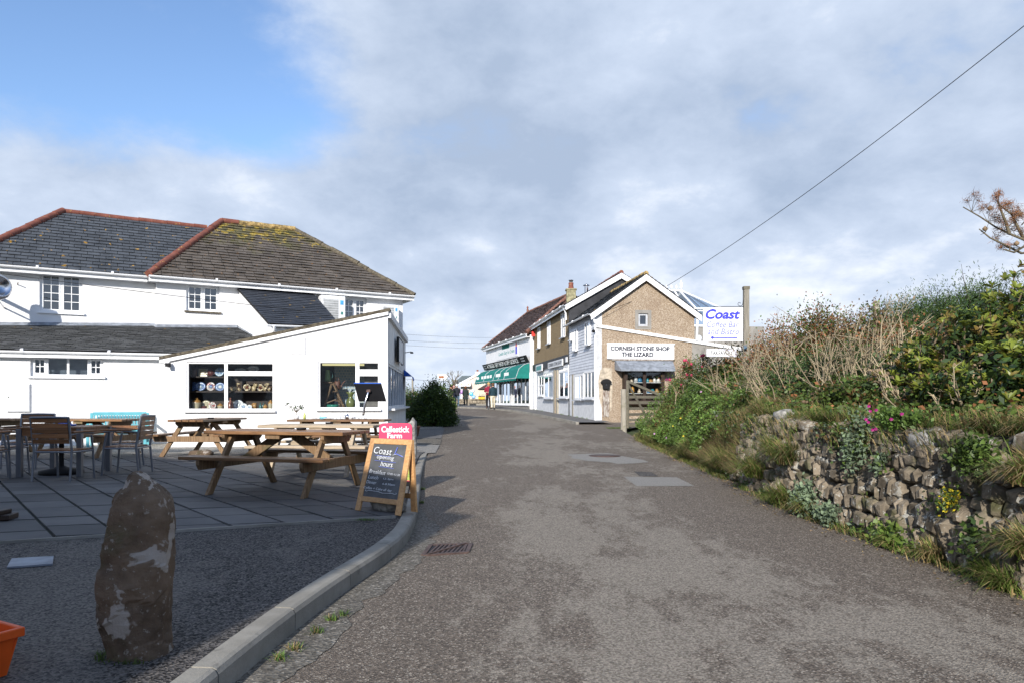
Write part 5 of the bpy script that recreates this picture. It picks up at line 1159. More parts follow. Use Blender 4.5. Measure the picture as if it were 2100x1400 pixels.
for r in wl[1:]: window(BF, tan, r, [(0, .5, 0, .82, 1, 1, 0), (.5, 1, 0, .82, 1, 1, 0)]+[(k/6, (k+1)/6, .82, 1, 1, 1, 0) for k in range(6)], rec=-.04, fw=.10, mat=M_white, depth=.7, sill=.18, inner=M_room, glassm=M_glass, sillmat=M_gutter_shade, name='shop_window')
Mb = BF.mat(0, 0)
r = ruv(BF, 1130, 738, 1131, 752); mb = MB(); mb.box(0, LB, -.10, 0, r[2]+.0, zf0+.02, Mb); mb.build('dark_fascia', M_black_slate_wall, tan)
def sign_on(pl, x0, y0, x1, y1, th, mat, label, out=.1, name='shop_sign'):
    r = ruv(pl, x0, y0, x1, y1, out); t_ = thing(name, pl.at((r[0]+r[1])/2, r[2], out), label, 'sign'); mb = MB(); mb.box(r[0], r[1], -th, 0, r[2], r[3], pl.mat(0, 0, out)); mb.build('board', mat, t_); return t_, r
t_, r = sign_on(BF, 1125.5, 739, 1155, 752, .06, M_white_old, 'small white CORNISH STONE SHOP sign on the tan shop fascia', .10)
text('CORNISH STONE SHOP', BF.at((r[0]+r[1])/2, (r[2]+r[3])/2, .163), (r[1]-r[0])*.92, (r[3]-r[2])*.55, BF.u.to_3d(), Zup, M_ink, t_, bold=.01)
t_, r = sign_on(BF, 1100.5, 747, 1113, 761, .06, M_white_old, 'small teal and white sign at the far end of the tan shop fascia', .10)
mb = MB(); q = (r[1]-r[0])*.1; mb.box(r[0]+q, r[1]-q, -.064, -.06, r[2]+.08, r[3]-.08, BF.mat(0, 0, .10)); mb.build('teal_field', M_teal_sign, t_)
t_, r = sign_on(BF, 1161, 731.5, 1164, 742, .05, M_white_old, 'tiny white notice above the shopfront corner next to the weatherboards', .10)
for (x0, x1) in ((1093.5, 1099.5), (1138, 1140.5), (1143.3, 1145.5)):
    a = BF.uz(x0, 800)[0]; b = BF.uz(x1, 800)[0]; mb = MB(); mb.box(a, b, -.09, 0, gb2, BF.uz(x0, 758)[1], Mb); mb.build('post', M_white if x0 < 1100 else M_pole, tan)
a = BF.uz(1140.5, 800)[0]; b = BF.uz(1143.3, 800)[0]; mb = MB(); mb.box(a, b, -.03, 0, gb2+.25, BF.uz(1142, 762)[1], Mb); mb.build('door', M_pine, tan)
mb = MB(); a = BF.uz(1096.8, 680)[0]; mb.box(a-.12, a+.12, -.2, 0, BF.uz(1097, 690)[1], BF.uz(1097, 680)[1], Mb); tag(mb.build('alarm_box', M_red), 'red alarm box high on the tan pebble-dashed wall', 'alarm box')
# gable end, black
def BQ(u, y, z): return BG.mat(0, 0) @ Vector((u, y, z))
ap2 = BG.uz(1273, 563); zE = ebz
wall(BG, [(0, gb2), (2*ap2[0], gb2), (2*ap2[0], zE), (ap2[0], ap2[1]), (0, zE)], [], .25, M_black_slate_wall, tan, 'black_gable_wall')
s2 = (ap2[1]-zE)/ap2[0]; eo2 = .22; z0_ = zE+.08-eo2*s2; zA2 = ap2[1]+.08
rb = roof([BQ(-eo2, LB, z0_), BQ(-eo2, -.12, z0_), BQ(ap2[0], -.12, zA2), BQ(ap2[0], LB, zA2)], M_slate, tan, 'roof', .3, .25, 0, 23, M_black)
roof([BQ(2*ap2[0]+eo2, -.12, z0_), BQ(2*ap2[0]+eo2, LB, z0_), BQ(ap2[0], LB, zA2), BQ(ap2[0], -.12, zA2)], M_slate, tan, 'roof', .3, .25, 0, 24, M_black)
for ua in (-eo2, 2*ap2[0]+eo2):
    mb = MB(); w_ = .30; mb.hexa([BQ(ua, -.16, z0_-w_), BQ(ap2[0], -.16, zA2-w_), BQ(ap2[0], -.12, zA2-w_), BQ(ua, -.12, z0_-w_), BQ(ua, -.16, z0_-.03), BQ(ap2[0], -.16, zA2-.03), BQ(ap2[0], -.12, zA2-.03), BQ(ua, -.12, z0_-.03)]); mb.build('bargeboard', M_white, tan)
ridge(BQ(ap2[0], -.12, zA2), BQ(ap2[0], LB, zA2), rb, M_terra, .11, .45, seed=9)
gutter(BQ(-eo2-.05, LB, z0_-.02), BQ(-eo2-.05, -.1, z0_-.02), tan, r=.07)
mb = MB(); mb.hexa([BQ(-eo2, -.05, z0_-.22), BQ(-eo2+.03, -.05, z0_-.22), BQ(-eo2+.03, LB, z0_-.22), BQ(-eo2, LB, z0_-.22), BQ(-eo2, -.05, z0_-.03), BQ(-eo2+.03, -.05, z0_-.03), BQ(-eo2+.03, LB, z0_-.03), BQ(-eo2, LB, z0_-.03)]); mb.build('fascia', M_upvc, tan)
pipe([BQ(-eo2-.05, .3, z0_-.06), BQ(-.12, .35, z0_-.35), BQ(-.10, .35, ez+.25)], tan, .05)
fp = thing('roof_flue', P(1250, 575, 40), 'short shiny metal flue on the roof ridge behind the gables', 'flue'); c = BQ(ap2[0]-.55, 5, zA2-.5); mb = MB(); mb.tube([c, c+Vector((0, 0, .62))], .11, 12); mb.build('pipe', M_steel, fp); mb = MB(); mb.lathe([(.11, .62), (.19, .64), (.19, .67), (0, .76)], 12, Matrix.Translation(c)); mb.build('cap', M_steel, fp)
ch = thing('chimney', P(1171, 640, 46.5), 'lichened rendered chimney with orange pot between the tan shop and gift shop', 'chimney'); c = P(1171, 600, 46.5); s_ = 46.5/F
z1_ = CZ+(820-596)*s_; z0c = z1_-2.2; mb = MB(); mb.box(c.x-.30, c.x+.30, c.y-.25, c.y+.35, z0c, z1_); mb.build('stack', simple('lichened_cement', (.27, .25, .15), .9, .4, 5, .5, 30), ch, .01)
mb = MB(); mb.box(c.x-.36, c.x+.36, c.y-.31, c.y+.41, z1_, z1_+.09); mb.build('cap', simple('lichened_cement_cap', (.27, .25, .15), .9, .4, 5, .5, 30), ch, .01)
mb = MB(); mb.lathe([(.19, 0), (.15, .25), (.17, .40), (.13, .42), (0, .42)], 14, Matrix.Translation((c.x, c.y, z1_+.09))); mb.build('pot', M_terra, ch)
mb = MB(); mb.lathe([(.12, .42), (.12, .55), (.17, .56), (.17, .58), (0, .64)], 14, Matrix.Translation((c.x, c.y, z1_+.09))); mb.build('cowl', M_steel, ch)

# ---- gift shop
gift = thing('gift_shop', (0, 54, rz(54)), 'white gift shop with brown hipped roof, green awning and black sign', 'shop')
GF = Plane(997, 58.5, -75.5); LG = ((Plane(1093, 45.7, 0).o)-GF.o).length
def gq(x, y, v=0): u, z = GF.uz(x, y, -v); return GF.at(u, z, -v)
zeg = (GF.uz(1090, 687)[1]+GF.uz(995, 715)[1])/2; gb3 = CZ-.9
wz0 = GF.uz(1050, 829)[1]; wz1 = GF.uz(1050, 775)[1]+.25; uw0 = GF.uz(1007, 800)[0]; uw1 = LG-.15
wall(GF, [(0, gb3), (LG, gb3), (LG, zeg), (0, zeg)], [(uw0, uw1, wz0, wz1)], .25, M_white, gift)
nb = 11; window(GF, gift, (uw0, uw1, wz0, wz1), [(k/nb, (k+1)/nb, 0, 1, 1, 1, 0) for k in range(nb)], rec=-.02, fw=.12, mat=M_white, depth=1.2, sill=.12, inner=M_room, glassm=M_glass_d, name='shop_window')
Mg = GF.mat(0, 0); 
for k in range(9): u0_ = uw0+(uw1-uw0)*k/9; mb = MB(); mb.box(u0_+.01, u0_+(uw1-uw0)/9-.01, -.05, 0, gb3, wz0-.06, Mg); mb.build('stone_panel', M_grey_stone, gift)
for f in (.27, .60):
    u0_ = uw0+(uw1-uw0)*f; mb = MB(); mb.box(u0_-.13, u0_+.13, -.08, -.0, gb3+.6, wz1, Mg); pp_ = mb.build('post', M_white, gift)
    for k in range(14): mb = MB(); z = wz0+.1+(wz1-wz0-.2)*k/14; mb.box(u0_-.05, u0_+.05, -.084, -.08, z, z+.09, Mg); mb.build('black_motif', M_black, pp_)
# roof
VW = 3.4; rl = GF.uz(1082, 641, -VW); rrg = GF.uz(1158, 608, -VW); zrg = (rl[1]+rrg[1])/2
def GE(u, v, z): return GF.at(u, z, -v)
ze_ = zeg+.08; uo = .45
ga, gb_, gc, gd = GE(-uo, -.25, ze_), GE(LG+.0, -.25, ze_), GE(LG+.0, 2*VW+.25, ze_), GE(-uo, 2*VW+.25, ze_)
g1_, g2_ = GE(rl[0], VW, zrg), GE(LG-1.6, VW, zrg)
rg = roof([ga, gb_, GE(LG, .8, ze_+(zrg-ze_)*.29), g2_, g1_], M_tile_red, gift, 'roof', .30, .28, 60, 31, M_black, .02, .01, piece_name='tile')
roof([gd, ga, g1_], M_tile_red, gift, 'roof', .3, .28, 0, 32, M_black, .02, piece_name='tile'); roof([gc, gd, g1_, g2_], M_tile_red, gift, 'roof', .3, .3, 0, 33, M_black, .02, piece_name='tile'); roof([gb_, gc, g2_], M_tile_red, gift, 'roof', .3, .3, 0, 34, M_black, .02, piece_name='tile')
M_oldridge = simple('old_brown_ridge', (.19, .095, .07), .85, .4, 8, .4, 30, .01)
ridge(g1_, g2_, rg, M_oldridge, .11, .5, seed=10); ridge(ga, g1_, rg, M_oldridge, .09, .5, seed=11); ridge(gb_+Vector((0, 0, .05)), g2_, rg, M_oldridge, .14, .5, seed=12)
for p_ in (g1_, g2_): mb = MB(); mb.lathe([(.10, 0), (.07, .1), (.10, .2), (.05, .3), (.09, .42), (0, .55)], 10, Matrix.Translation(p_)); mb.build('finial', M_terra, gift)
gutter(GE(-uo, -.30, ze_-.02), GE(LG, -.30, ze_-.02), gift, r=.08)
mb = MB(); mb.box(-uo, LG, -.27, -.02, ze_-.24, ze_-.20, Mg); mb.box(-uo, LG, -.27, -.24, ze_-.20, ze_-.02, Mg); mb.build('fascia', M_upvc, gift)
t_, r = sign_on(GF, 1019, 706, 1063, 734, .03, M_white, 'white banner reading Cornish Dairy Ice Cream on the gift shop upper wall', .0, 'banner')
zc_ = (r[2]+r[3])/2; um = (r[0]+r[1])/2; H_ = r[3]-r[2]; W__ = r[1]-r[0]
text('Cornish Dairy Ice Cream', GF.at(r[0]+W__*.48, zc_-H_*.10, .033), W__*.74, H_*.34, GF.u.to_3d(), Zup, M_teal_sign, t_, bold=.01)
mb = MB(); mb.box(r[0]+W__*.28, r[0]+W__*.62, -.035, -.03, zc_+H_*.22, zc_+H_*.5, Mg); mb.build('green_panel', M_green_aw, t_)
mb = MB(); mb.box(r[0]+W__*.90, r[0]+W__*.96, -.035, -.03, zc_-H_*.35, zc_+H_*.15, Mg); mb.build('blue_cup', M_blue_t, t_); mb = MB(); mb.box(r[0]+W__*.905, r[0]+W__*.955, -.035, -.03, zc_+H_*.16, zc_+H_*.42, Mg); mb.build('red_scoop', M_red, t_)
r = ruv(GF, 992, 748, 1090, 764); r = (-.25, LG-.05, GF.uz(1091, 741)[1], GF.uz(1089, 727)[1])
t_ = thing('gift_shop_sign', GF.at(6, r[2], .2), 'long black sign A TRIGGS GIFT SHOP & OFF LICENCE above the green awning', 'sign')
mt_ = GF.mat(0, 0, 0); tilt = lambda u, z: mt_ @ Vector((u, -.08-.22*(z-r[2])/(r[3]-r[2]), z))
mb = MB(); mb.hexa([tilt(r[0], r[2]), tilt(r[1], r[2]), tilt(r[1], r[2])-GF.n.to_3d()*.04, tilt(r[0], r[2])-GF.n.to_3d()*.04, tilt(r[0], r[3]), tilt(r[1], r[3]), tilt(r[1], r[3])-GF.n.to_3d()*.04, tilt(r[0], r[3])-GF.n.to_3d()*.04]); mb.build('board', M_black, t_)
upv = (tilt(0, r[3])-tilt(0, r[2])).normalized(); cW = r[1]-r[0]; fwd = GF.n.to_3d()*.012
text('A TRIGGS  GIFT SHOP & OFF LICENCE', tilt(r[0]+cW*.47, (r[2]+r[3])/2)+fwd, cW*.72, (r[3]-r[2])*.74, GF.u.to_3d(), upv, M_white, t_, bold=.03)
for f in (.05, .915):
    for kk in (.3, .66):
        mb = MB(); c = tilt(r[0]+cW*f, r[2]+(r[3]-r[2])*kk)+fwd; mb.beam(c-GF.u.to_3d()*.42, c+GF.u.to_3d()*.42, .01, (r[3]-r[2])*.16, upv); mb.build('small_white_line', M_gutter_shade, t_)
# awning
aw = thing('green_awning', GF.at(7, wz1, .3), 'long green canvas awning with rounded end and scalloped edge over the gift shop windows', 'awning')
za1 = r[2]-.06; za0 = GF.uz(1089, 771, .9)[1]; ua0, ua1 = -.15, LG-.15; nseg = 12; prof = [(0, za1), (.35, za1-.10), (.70, za1-.38), (.92, za0)]
vs = []; cols = []
n_ = 33
for i in range(n_):
    u = ua0+(ua1-ua0)*i/(n_-1)
    for (y, z) in prof: vs.append(Mg @ Vector((u, -y-.02, z)))
    vs.append(Mg @ Vector((u, -.94, za0-(.10 if i % 2 else .16))))
fs = [(i*5+j, i*5+j+1, (i+1)*5+j+1, (i+1)*5+j) for i in range(n_-1) for j in range(4)]
mb = MB(); mb.add(vs, fs)
for e_ in (0, n_-1): mb.add([vs[e_*5+j] for j in range(4)]+[Mg @ Vector(((ua0 if e_ == 0 else ua1), -.02, za0))], [(0, 1, 2, 3, 4)])
mb.build('canvas', M_green_aw, aw)
for i in (0, 8, 16, 20, 24, 32): mb = MB(); mb.tube([vs[i*5+j]+Vector((0, 0, .015)) for j in range(4)], .018, 5); mb.build('seam', M_gutter_shade, aw)
mb = MB(); mb.tube([vs[3]+Vector((0, 0, .01)), vs[(n_-1)*5+3]+Vector((0, 0, .01))], .02, 5); mb.build('front_rail', M_white_old, aw)
r3 = random.Random(8)
for (f0, f1, nch) in ((.03, .10, 5), (.17, .45, 18), (.55, .66, 7), (.74, .84, 6)):       # white lettering too small to read: rows of strokes
    mb = MB()
    for k in range(nch):
        f = f0+(f1-f0)*k/nch
        if nch > 10 and k % 5 == 4: continue
        u = ua0+(ua1-ua0)*f; y = .80; z = za1-.38+(za0-za1+.38)*.45; c = Mg @ Vector((u, -.84, z+.02)); mb.beam(c+Vector((0, 0, -.12)), c+Vector((0, 0, .12)), .12, .02, GF.n.to_3d())
    mb.build('white_lettering', M_white, aw, kind='stuff')
# ================================================================ FURNITURE ON THE FORECOURT
def L0(x, y, z=None, dz=.018): return Vector((x, y, (pz(y)+dz) if z is None else z))
def picnic(label, mtop=M_wood, mleg=M_woodv, L_=1.9):
    t_ = thing('picnic_table', (0, 0, 0), label, 'picnic table', 'wooden picnic tables on the patio'); H_ = .74; hw = .36
    for i in range(5):
        y = -hw+.072+i*.144; mb = MB(); mb.box(-L_/2, L_/2, y-.066, y+.066, H_-.042, H_); mb.build('top_plank', mtop, t_, .006)
    for sgn in (-1, 1):
        for k in range(2):
            y = sgn*(.60+k*.135); mb = MB(); mb.box(-L_/2, L_/2, y-.062, y+.062, .415, .455); mb.build('seat_plank', mtop, t_, .006)
    for ex in (-1, 1):
        x = ex*(L_/2-.32)
        for sgn in (-1, 1):
            mb = MB(); a = Vector((x, sgn*.66, 0)); b = Vector((x, sgn*.20, H_-.045)); w_ = .045; d = .10
            mb.hexa([a+Vector((-w_/2, -d/2, 0)), a+Vector((w_/2, -d/2, 0)), a+Vector((w_/2, d/2, 0)), a+Vector((-w_/2, d/2, 0)), b+Vector((-w_/2, -d/2, 0)), b+Vector((w_/2, -d/2, 0)), b+Vector((w_/2, d/2, 0)), b+Vector((-w_/2, d/2, 0))]); mb.build('leg', mleg, t_, .004)
        xb = x+ex*.048
        mb = MB(); mb.prism([(-.76, .30), (.76, .30), (.80, .36), (.80, .413), (-.80, .413), (-.80, .36)], .045, Matrix.Translation((xb-.0225, 0, 0)) @ Matrix.Rotation(R(90), 4, 'Z') @ Matrix.Translation((0, -.045, 0))); mb.build('seat_bearer', mleg, t_, .004)
        xb = x+ex*.048
        mb = MB(); mb.prism([(-.28, H_-.145), (.28, H_-.145), (.34, H_-.09), (.34, H_-.044), (-.34, H_-.044), (-.34, H_-.09)], .045, Matrix.Translation((xb-.0225, 0, 0)) @ Matrix.Rotation(R(90), 4, 'Z') @ Matrix.Translation((0, -.045, 0))); mb.build('top_bearer', mleg, t_, .004)
        mb = MB(); mb.beam((x-ex*.03, 0, .37), (ex*.10, 0, H_-.06), .045, .11); mb.build('brace', mleg, t_, .004)
    mb = MB(); mb.box(-.10, .10, -.33, .33, H_-.09, H_-.044); mb.build('centre_batten', mleg, t_)
    return t_
t1 = picnic('nearest picnic table, orange-brown top, right behind the chalkboard')
t1.location = L0(-2.80, 8.82); t1.rotation_euler = (0, 0, R(-15))
copy_tree(t1, L0(-6.2, 14.5), R(86), 'picnic table seen end-on in front of the crockery window')
copy_tree(t1, L0(-8.55, 14.3), R(-6), 'picnic table in front of the turquoise bench')
copy_tree(t1, L0(-11.0, 14.6), R(-3), 'picnic table at the far left behind the aluminium chairs')
t4 = copy_tree(t1, L0(-3.40, 14.0), R(-2), 'far picnic table covered with white cups under the right display window')
t3 = picnic('pale new-looking picnic table behind the nearest one', M_pale, M_pale, 1.78); t3.location = L0(-2.93, 10.95); t3.rotation_euler = (0, 0, R(-4))
# aluminium chairs with teak slats
def chair(label):
    t_ = thing('garden_chair', (0, 0, 0), label, 'chair', 'aluminium garden chairs with wooden slats')
    # local: seat faces +y, back at -y
    for sx in (-1, 1):
        mb = MB(); x = sx*.27; mb.tube([(x, -.27, 0), (x, -.23, .42), (x, -.30, .88)], .017, 6); mb.build('back_leg', M_alu, t_)
        mb = MB(); mb.tube([(x, .25, 0), (x, .22, .42), (x, .18, .62)], .016, 6); mb.build('front_leg', M_alu, t_)
        mb = MB(); mb.tube([(x, -.25, .64), (x, .0, .665), (x, .23, .645)], .014, 6); mb.build('arm_rail', M_alu, t_)
        mb = MB(); mb.box(x-.025, x+.025, -.22, .26, .665, .688); mb.build('armrest', M_teak, t_, .005)
        mb = MB(); mb.tube([(x, -.235, .40), (x, .23, .40)], .014, 6); mb.build('seat_rail', M_alu, t_)
    mb = MB(); mb.tube([(-.27, -.30, .875), (0, -.315, .88), (.27, -.30, .875)], .018, 6); mb.build('top_rail', M_alu, t_)
    mb = MB(); mb.tube([(-.27, .23, .40), (.27, .23, .40)], .014, 6); mb.tube([(-.27, -.235, .40), (.27, -.235, .40)], .014, 6); mb.build('cross_rail', M_alu, t_)
    for k in range(5): z = .52+k*.072; y = -.252-(z-.42)*.115; mb = MB(); mb.hexa([(-.255, y-.008, z), (.255, y-.008, z), (.255, y+.008, z), (-.255, y+.008, z), (-.255, y-.016, z+.058), (.255, y-.016, z+.058), (.255, y, z+.058), (-.255, y, z+.058)]); mb.build('back_slat', M_teak, t_)
    for k in range(6): y = -.20+k*.072; mb = MB(); mb.box(-.255, .255, y, y+.058, .415, .43); mb.build('seat_slat', M_teak, t_)
    return t_
c1 = chair('aluminium chair with its slatted back towards us, nearest of the group'); c1.location = L0(-6.30, 9.95); c1.rotation_euler = (0, 0, R(-3))
copy_tree(c1, L0(-8.05, 11.75), R(184), 'aluminium chair on the far side of the square table, facing us')
copy_tree(c1, L0(-5.85, 10.75), R(97), 'aluminium chair side-on at the right of the square table, its back leaning right')
copy_tree(c1, L0(-6.45, 11.75), R(112), 'aluminium chair further back, half hidden behind the side-on chair')
copy_tree(c1, L0(-7.62, 10.55), R(-84), 'aluminium chair at the left picture edge, only its seat and arm showing')
copy_tree(c1, L0(-7.35, 9.75), R(10), 'aluminium chair cut off by the left picture edge, nearest the camera there')
at = thing('garden_table', L0(-6.75, 10.7), 'square aluminium garden table with wooden apron among the chairs', 'table')
M0 = Matrix.Translation(at.location) @ Matrix.Rotation(R(4), 4, 'Z')
for k in range(6): mb = MB(); y = -.45+k*.15; mb.box(-.45, .45, y+.003, y+.147, .70, .725, M0); mb.build('top_slat', M_teak, at)
for sx in (-1, 1):
    for sy in (-1, 1): mb = MB(); mb.box(sx*.42-.035, sx*.42+.035, sy*.42-.035, sy*.42+.035, 0, .70, M0); mb.build('leg', M_alu, at, .004)
for q in ((-.38, .38, -.43, -.40), (-.38, .38, .40, .43), (-.43, -.40, -.38, .38), (.40, .43, -.38, .38)): mb = MB(); mb.box(*q, .60, .70, M0); mb.build('apron', M_teak, at)
pb = thing('parasol_base', L0(-6.85, 10.75), 'black round parasol base with a stub of pole under the square table', 'parasol base')
mb = MB(); mb.lathe([(0, 0), (.30, 0), (.30, .05), (.10, .09), (.05, .12), (0, .12)], 20, Matrix.Translation(pb.location)); mb.build('foot', M_black, pb); mb = MB(); mb.tube([pb.location+Vector((0, 0, .1)), pb.location+Vector((0, 0, .66))], .035, 10); mb.build('pole', M_black, pb)
mb = MB(); mb.box(-.14, .12, -.05, .07, .728, .752, M0); mb.box(-.10, .06, -.03, .05, .752, .77, M0); tag(mb.build('folded_cloth', M_blue_aw, None, .006), 'blue folded cloth lying on the square aluminium table', 'cloth')
def ashtray(M0, label):
    mb = MB(); mb.lathe([(0, 0), (.055, 0), (.065, .028), (.055, .028), (.05, .01), (0, .01)], 14, M0); tag(mb.build('ashtray', M_black, None), label, 'ashtray')
for T, x, y, lb in ((t1, .12, .12, 'dark glass ashtray on the nearest picnic table'), (t3, .05, .16, 'dark ashtray on the pale picnic table')):
    ashtray(Matrix.Translation(T.location) @ Matrix.Rotation(T.rotation_euler.z, 4, 'Z') @ Matrix.Translation((x, y, .741)), lb)
ashtray(Matrix.Translation(L0(-6.05, 14.2)+Vector((0, 0, .741))), 'small black ashtray on the end-on picnic table')
# turquoise bench against the wall
bp0, bp1 = gp(196, 911, pz), gp(293, 906, pz); bd = (bp1-bp0); bL = 1.22; ba = LW.a
bnp = LW.px(243, 900, .42); bnp.z = pz(17)
bn = thing('turquoise_bench', bnp, 'turquoise painted slatted garden bench against the white wall', 'bench')
c = bn.location; M0 = Matrix.Translation((c.x, c.y, c.z)) @ Matrix.Rotation(ba, 4, 'Z')
for sx in (-1, 1):
    x = sx*bL/2; mb = MB(); mb.box(x-.03, x+.03, .18, .24, 0, .80, M0); mb.build('back_leg', M_turq, bn); mb = MB(); mb.box(x-.03, x+.03, -.26, -.20, 0, .60, M0); mb.build('front_leg', M_turq, bn); mb = MB(); mb.box(x-.035, x+.035, -.28, .18, .60, .635, M0); mb.build('armrest', M_turq, bn)
mb = MB(); mb.box(-bL/2+.03, bL/2-.03, .19, .23, .74, .82, M0); mb.build('top_rail', M_turq, bn); mb = MB(); mb.box(-bL/2+.03, bL/2-.03, .19, .23, .46, .51, M0); mb.build('lower_rail', M_turq, bn)
for k in range(19): x = -bL/2+.06+k*(bL-.12)/18; mb = MB(); mb.box(x-.014, x+.014, .20, .22, .51, .74, M0); mb.build('back_slat', M_turq, bn)
for k in range(5): y = -.24+k*.09; mb = MB(); mb.box(-bL/2+.03, bL/2-.03, y, y+.07, .38, .40, M0); mb.build('seat_slat', M_turq, bn)
mb = MB(); mb.box(-bL/2+.03, bL/2-.03, -.25, -.22, .30, .38, M0); mb.build('front_rail', M_turq, bn)

# ---- chalkboard
f0, f1 = gp(727, 1048, pz)+Vector((0, 0, .016)), gp(819, 1060, pz)+Vector((0, 0, .016)); ax = (f1-f0).normalized(); WB = (f1-f0).length
nrm = Vector((ax.y, -ax.x, 0)).normalized()                    # towards the camera
cb = thing('chalkboard', (f0+f1)/2, 'honey pine A-frame chalkboard with Coast opening hours in chalk', 'chalkboard sign')
HB = .725; lean = -nrm*.20; upb = (Vector((0, 0, HB))+lean); upn = upb.normalized(); fn = ax.cross(upn).normalized()
if fn.dot(nrm) < 0: fn = -fn
TW = WB*.93
def bq(s, t): # s 0..1 across, t 0..1 up, narrowing upwards
    m = (f0+f1)/2+upb*t; return m+ax*((s-.5)*(WB+(TW-WB)*t))
def slab4(a, b, c, d, th, nm, mt, par, n_, bev=.0):
    mb = MB(); o_ = n_*th; mb.hexa([a, b, b-o_, a-o_, d, c, c-o_, d-o_]); return mb.build(nm, mt, par, bev)
fwid = .105
slab4(bq(0, 0), bq(fwid, 0), bq(fwid, 1), bq(0, 1), .028, 'side_rail', M_pine, cb, fn, .004); slab4(bq(1-fwid, 0), bq(1, 0), bq(1, 1), bq(1-fwid, 1), .028, 'side_rail', M_pine, cb, fn, .004)
slab4(bq(fwid, .925), bq(1-fwid, .925), bq(1-fwid, 1), bq(fwid, 1), .026, 'top_rail', M_pine, cb, fn, .004); slab4(bq(fwid, .13), bq(1-fwid, .13), bq(1-fwid, .20), bq(fwid, .20), .026, 'bottom_rail', M_pine, cb, fn, .004)
o_ = fn*-.010; slab4(bq(fwid, .20)+o_, bq(1-fwid, .20)+o_, bq(1-fwid, .925)+o_, bq(fwid, .925)+o_, .008, 'slate_panel', M_bboard, cb, fn)
for s in (0, 1-fwid):
    a = bq(s, 1)-fn*.03; b = bq(s+fwid, 1)-fn*.03; ft = -nrm*.26; c_ = bq(s+fwid, 0)+ft; d_ = bq(s, 0)+ft; slab4(d_, c_, b, a, .028, 'rear_leg', M_pine, cb, -fn)
slab4(bq(fwid, .15)-nrm*.24+Vector((0, 0, .02)), bq(1-fwid, .15)-nrm*.24+Vector((0, 0, .02)), bq(1-fwid, .22)-nrm*.22+Vector((0, 0, .02)), bq(fwid, .22)-nrm*.22+Vector((0, 0, .02)), .02, 'rear_rail', M_pine, cb, fn)
def chalk(s, t, txt, w_, h_, m=M_chalk, bold=-.006, shear=.1, rot=0): text(txt, bq(s, t)+fn*-.0005, w_*WB*1.02, h_*HB*1.10, (ax+upn*rot), upn, m, cb, ext=.0006, bold=bold, shear=shear, name='chalk_writing')
chalk(.37, .83, 'Coast', .40, .085, rot=-.05); chalk(.46, .735, 'opening', .38, .065, rot=-.04); chalk(.52, .655, 'hours', .26, .065, rot=-.04)
chalk(.34, .54, 'Breakfast', .36, .05, rot=-.05); chalk(.72, .525, '10:00-11:30', .27, .026, rot=-.05); chalk(.27, .465, 'Lunch', .22, .045, rot=-.03); chalk(.62, .455, '12-3pm', .22, .028)
chalk(.25, .395, 'Dinner', .22, .04, rot=-.03); chalk(.65, .385, '6-8:30pm', .27, .03); chalk(.42, .31, 'Coffee + Cake all day', .62, .04, rot=-.02)
def cl(pts, m, r=.0022): mb = MB(); mb.tube([bq(*p)+fn*.0005 for p in pts], r, 5); mb.build('chalk_line', m, cb)
for pp in (((.20, .765), (.58, .755)), ((.22, .695), (.72, .68)), ((.35, .615), (.70, .60))): cl(pp, M_chalkb)
cl([(.70, .89), (.66, .79), (.70, .80), (.86, .765)], M_chalkb, .005); cl([(.62, .78), (.70, .795), (.84, .775), (.87, .76)], M_chalk)
cl([(.16, .29), (.15, .275), (.18, .27), (.22, .285), (.45, .28), (.55, .265), (.75, .275), (.84, .265), (.86, .275), (.84, .285)], M_chalk)
def rock(name, c, dims, mat, label, cat, seed=0, sub=3, amp=.18, rot=0, parent=None, freq=1.6):
    bm = bmesh.new(); bmesh.ops.create_icosphere(bm, subdivisions=sub, radius=1)
    for v in bm.verts:
        p = v.co.copy(); n_ = mnoise.noise(p*freq+Vector((seed*3.1, seed, 0)))+.5*mnoise.noise(p*freq*2.3+Vector((seed, 5, 1))); b = max(abs(p.x), abs(p.y), abs(p.z)); p = p.lerp(p/b*.85, .45)
        v.co = p*(1+amp*n_)
    for v in bm.verts: v.co = Vector((v.co.x*dims[0], v.co.y*dims[1], v.co.z*dims[2]))
    me = bpy.data.meshes.new(name); bm.to_mesh(me); bm.free(); me.materials.append(mat)
    for p in me.polygons: p.use_smooth = True
    o = bpy.data.objects.new(name, me); col.objects.link(o); o.location = c-org(parent); o.rotation_euler = (0, 0, rot)
    if parent: o.parent = parent
    return tag(o, label, cat)
c = (f0+f1)/2-nrm*.20+ax*-.03; rock('granite_block', Vector((c.x, c.y, pz(7)+.08)), (.22, .12, .09), M_grey_stone, 'rough pale granite block weighing down the chalkboard', 'stone', 3, rot=math.atan2(ax.y, ax.x))
rock('dark_boulder', gp(412, 937, pz)+Vector((0, 0, .07)), (.25, .16, .09), M_menhir, 'low dark boulder on the patio between the picnic tables', 'boulder', 5)
rock('edge_stone', P(846, 905, 13.2), (.09, .14, .44), M_grey_stone, 'upright grey guard stone behind the pink sign', 'stone', 8)
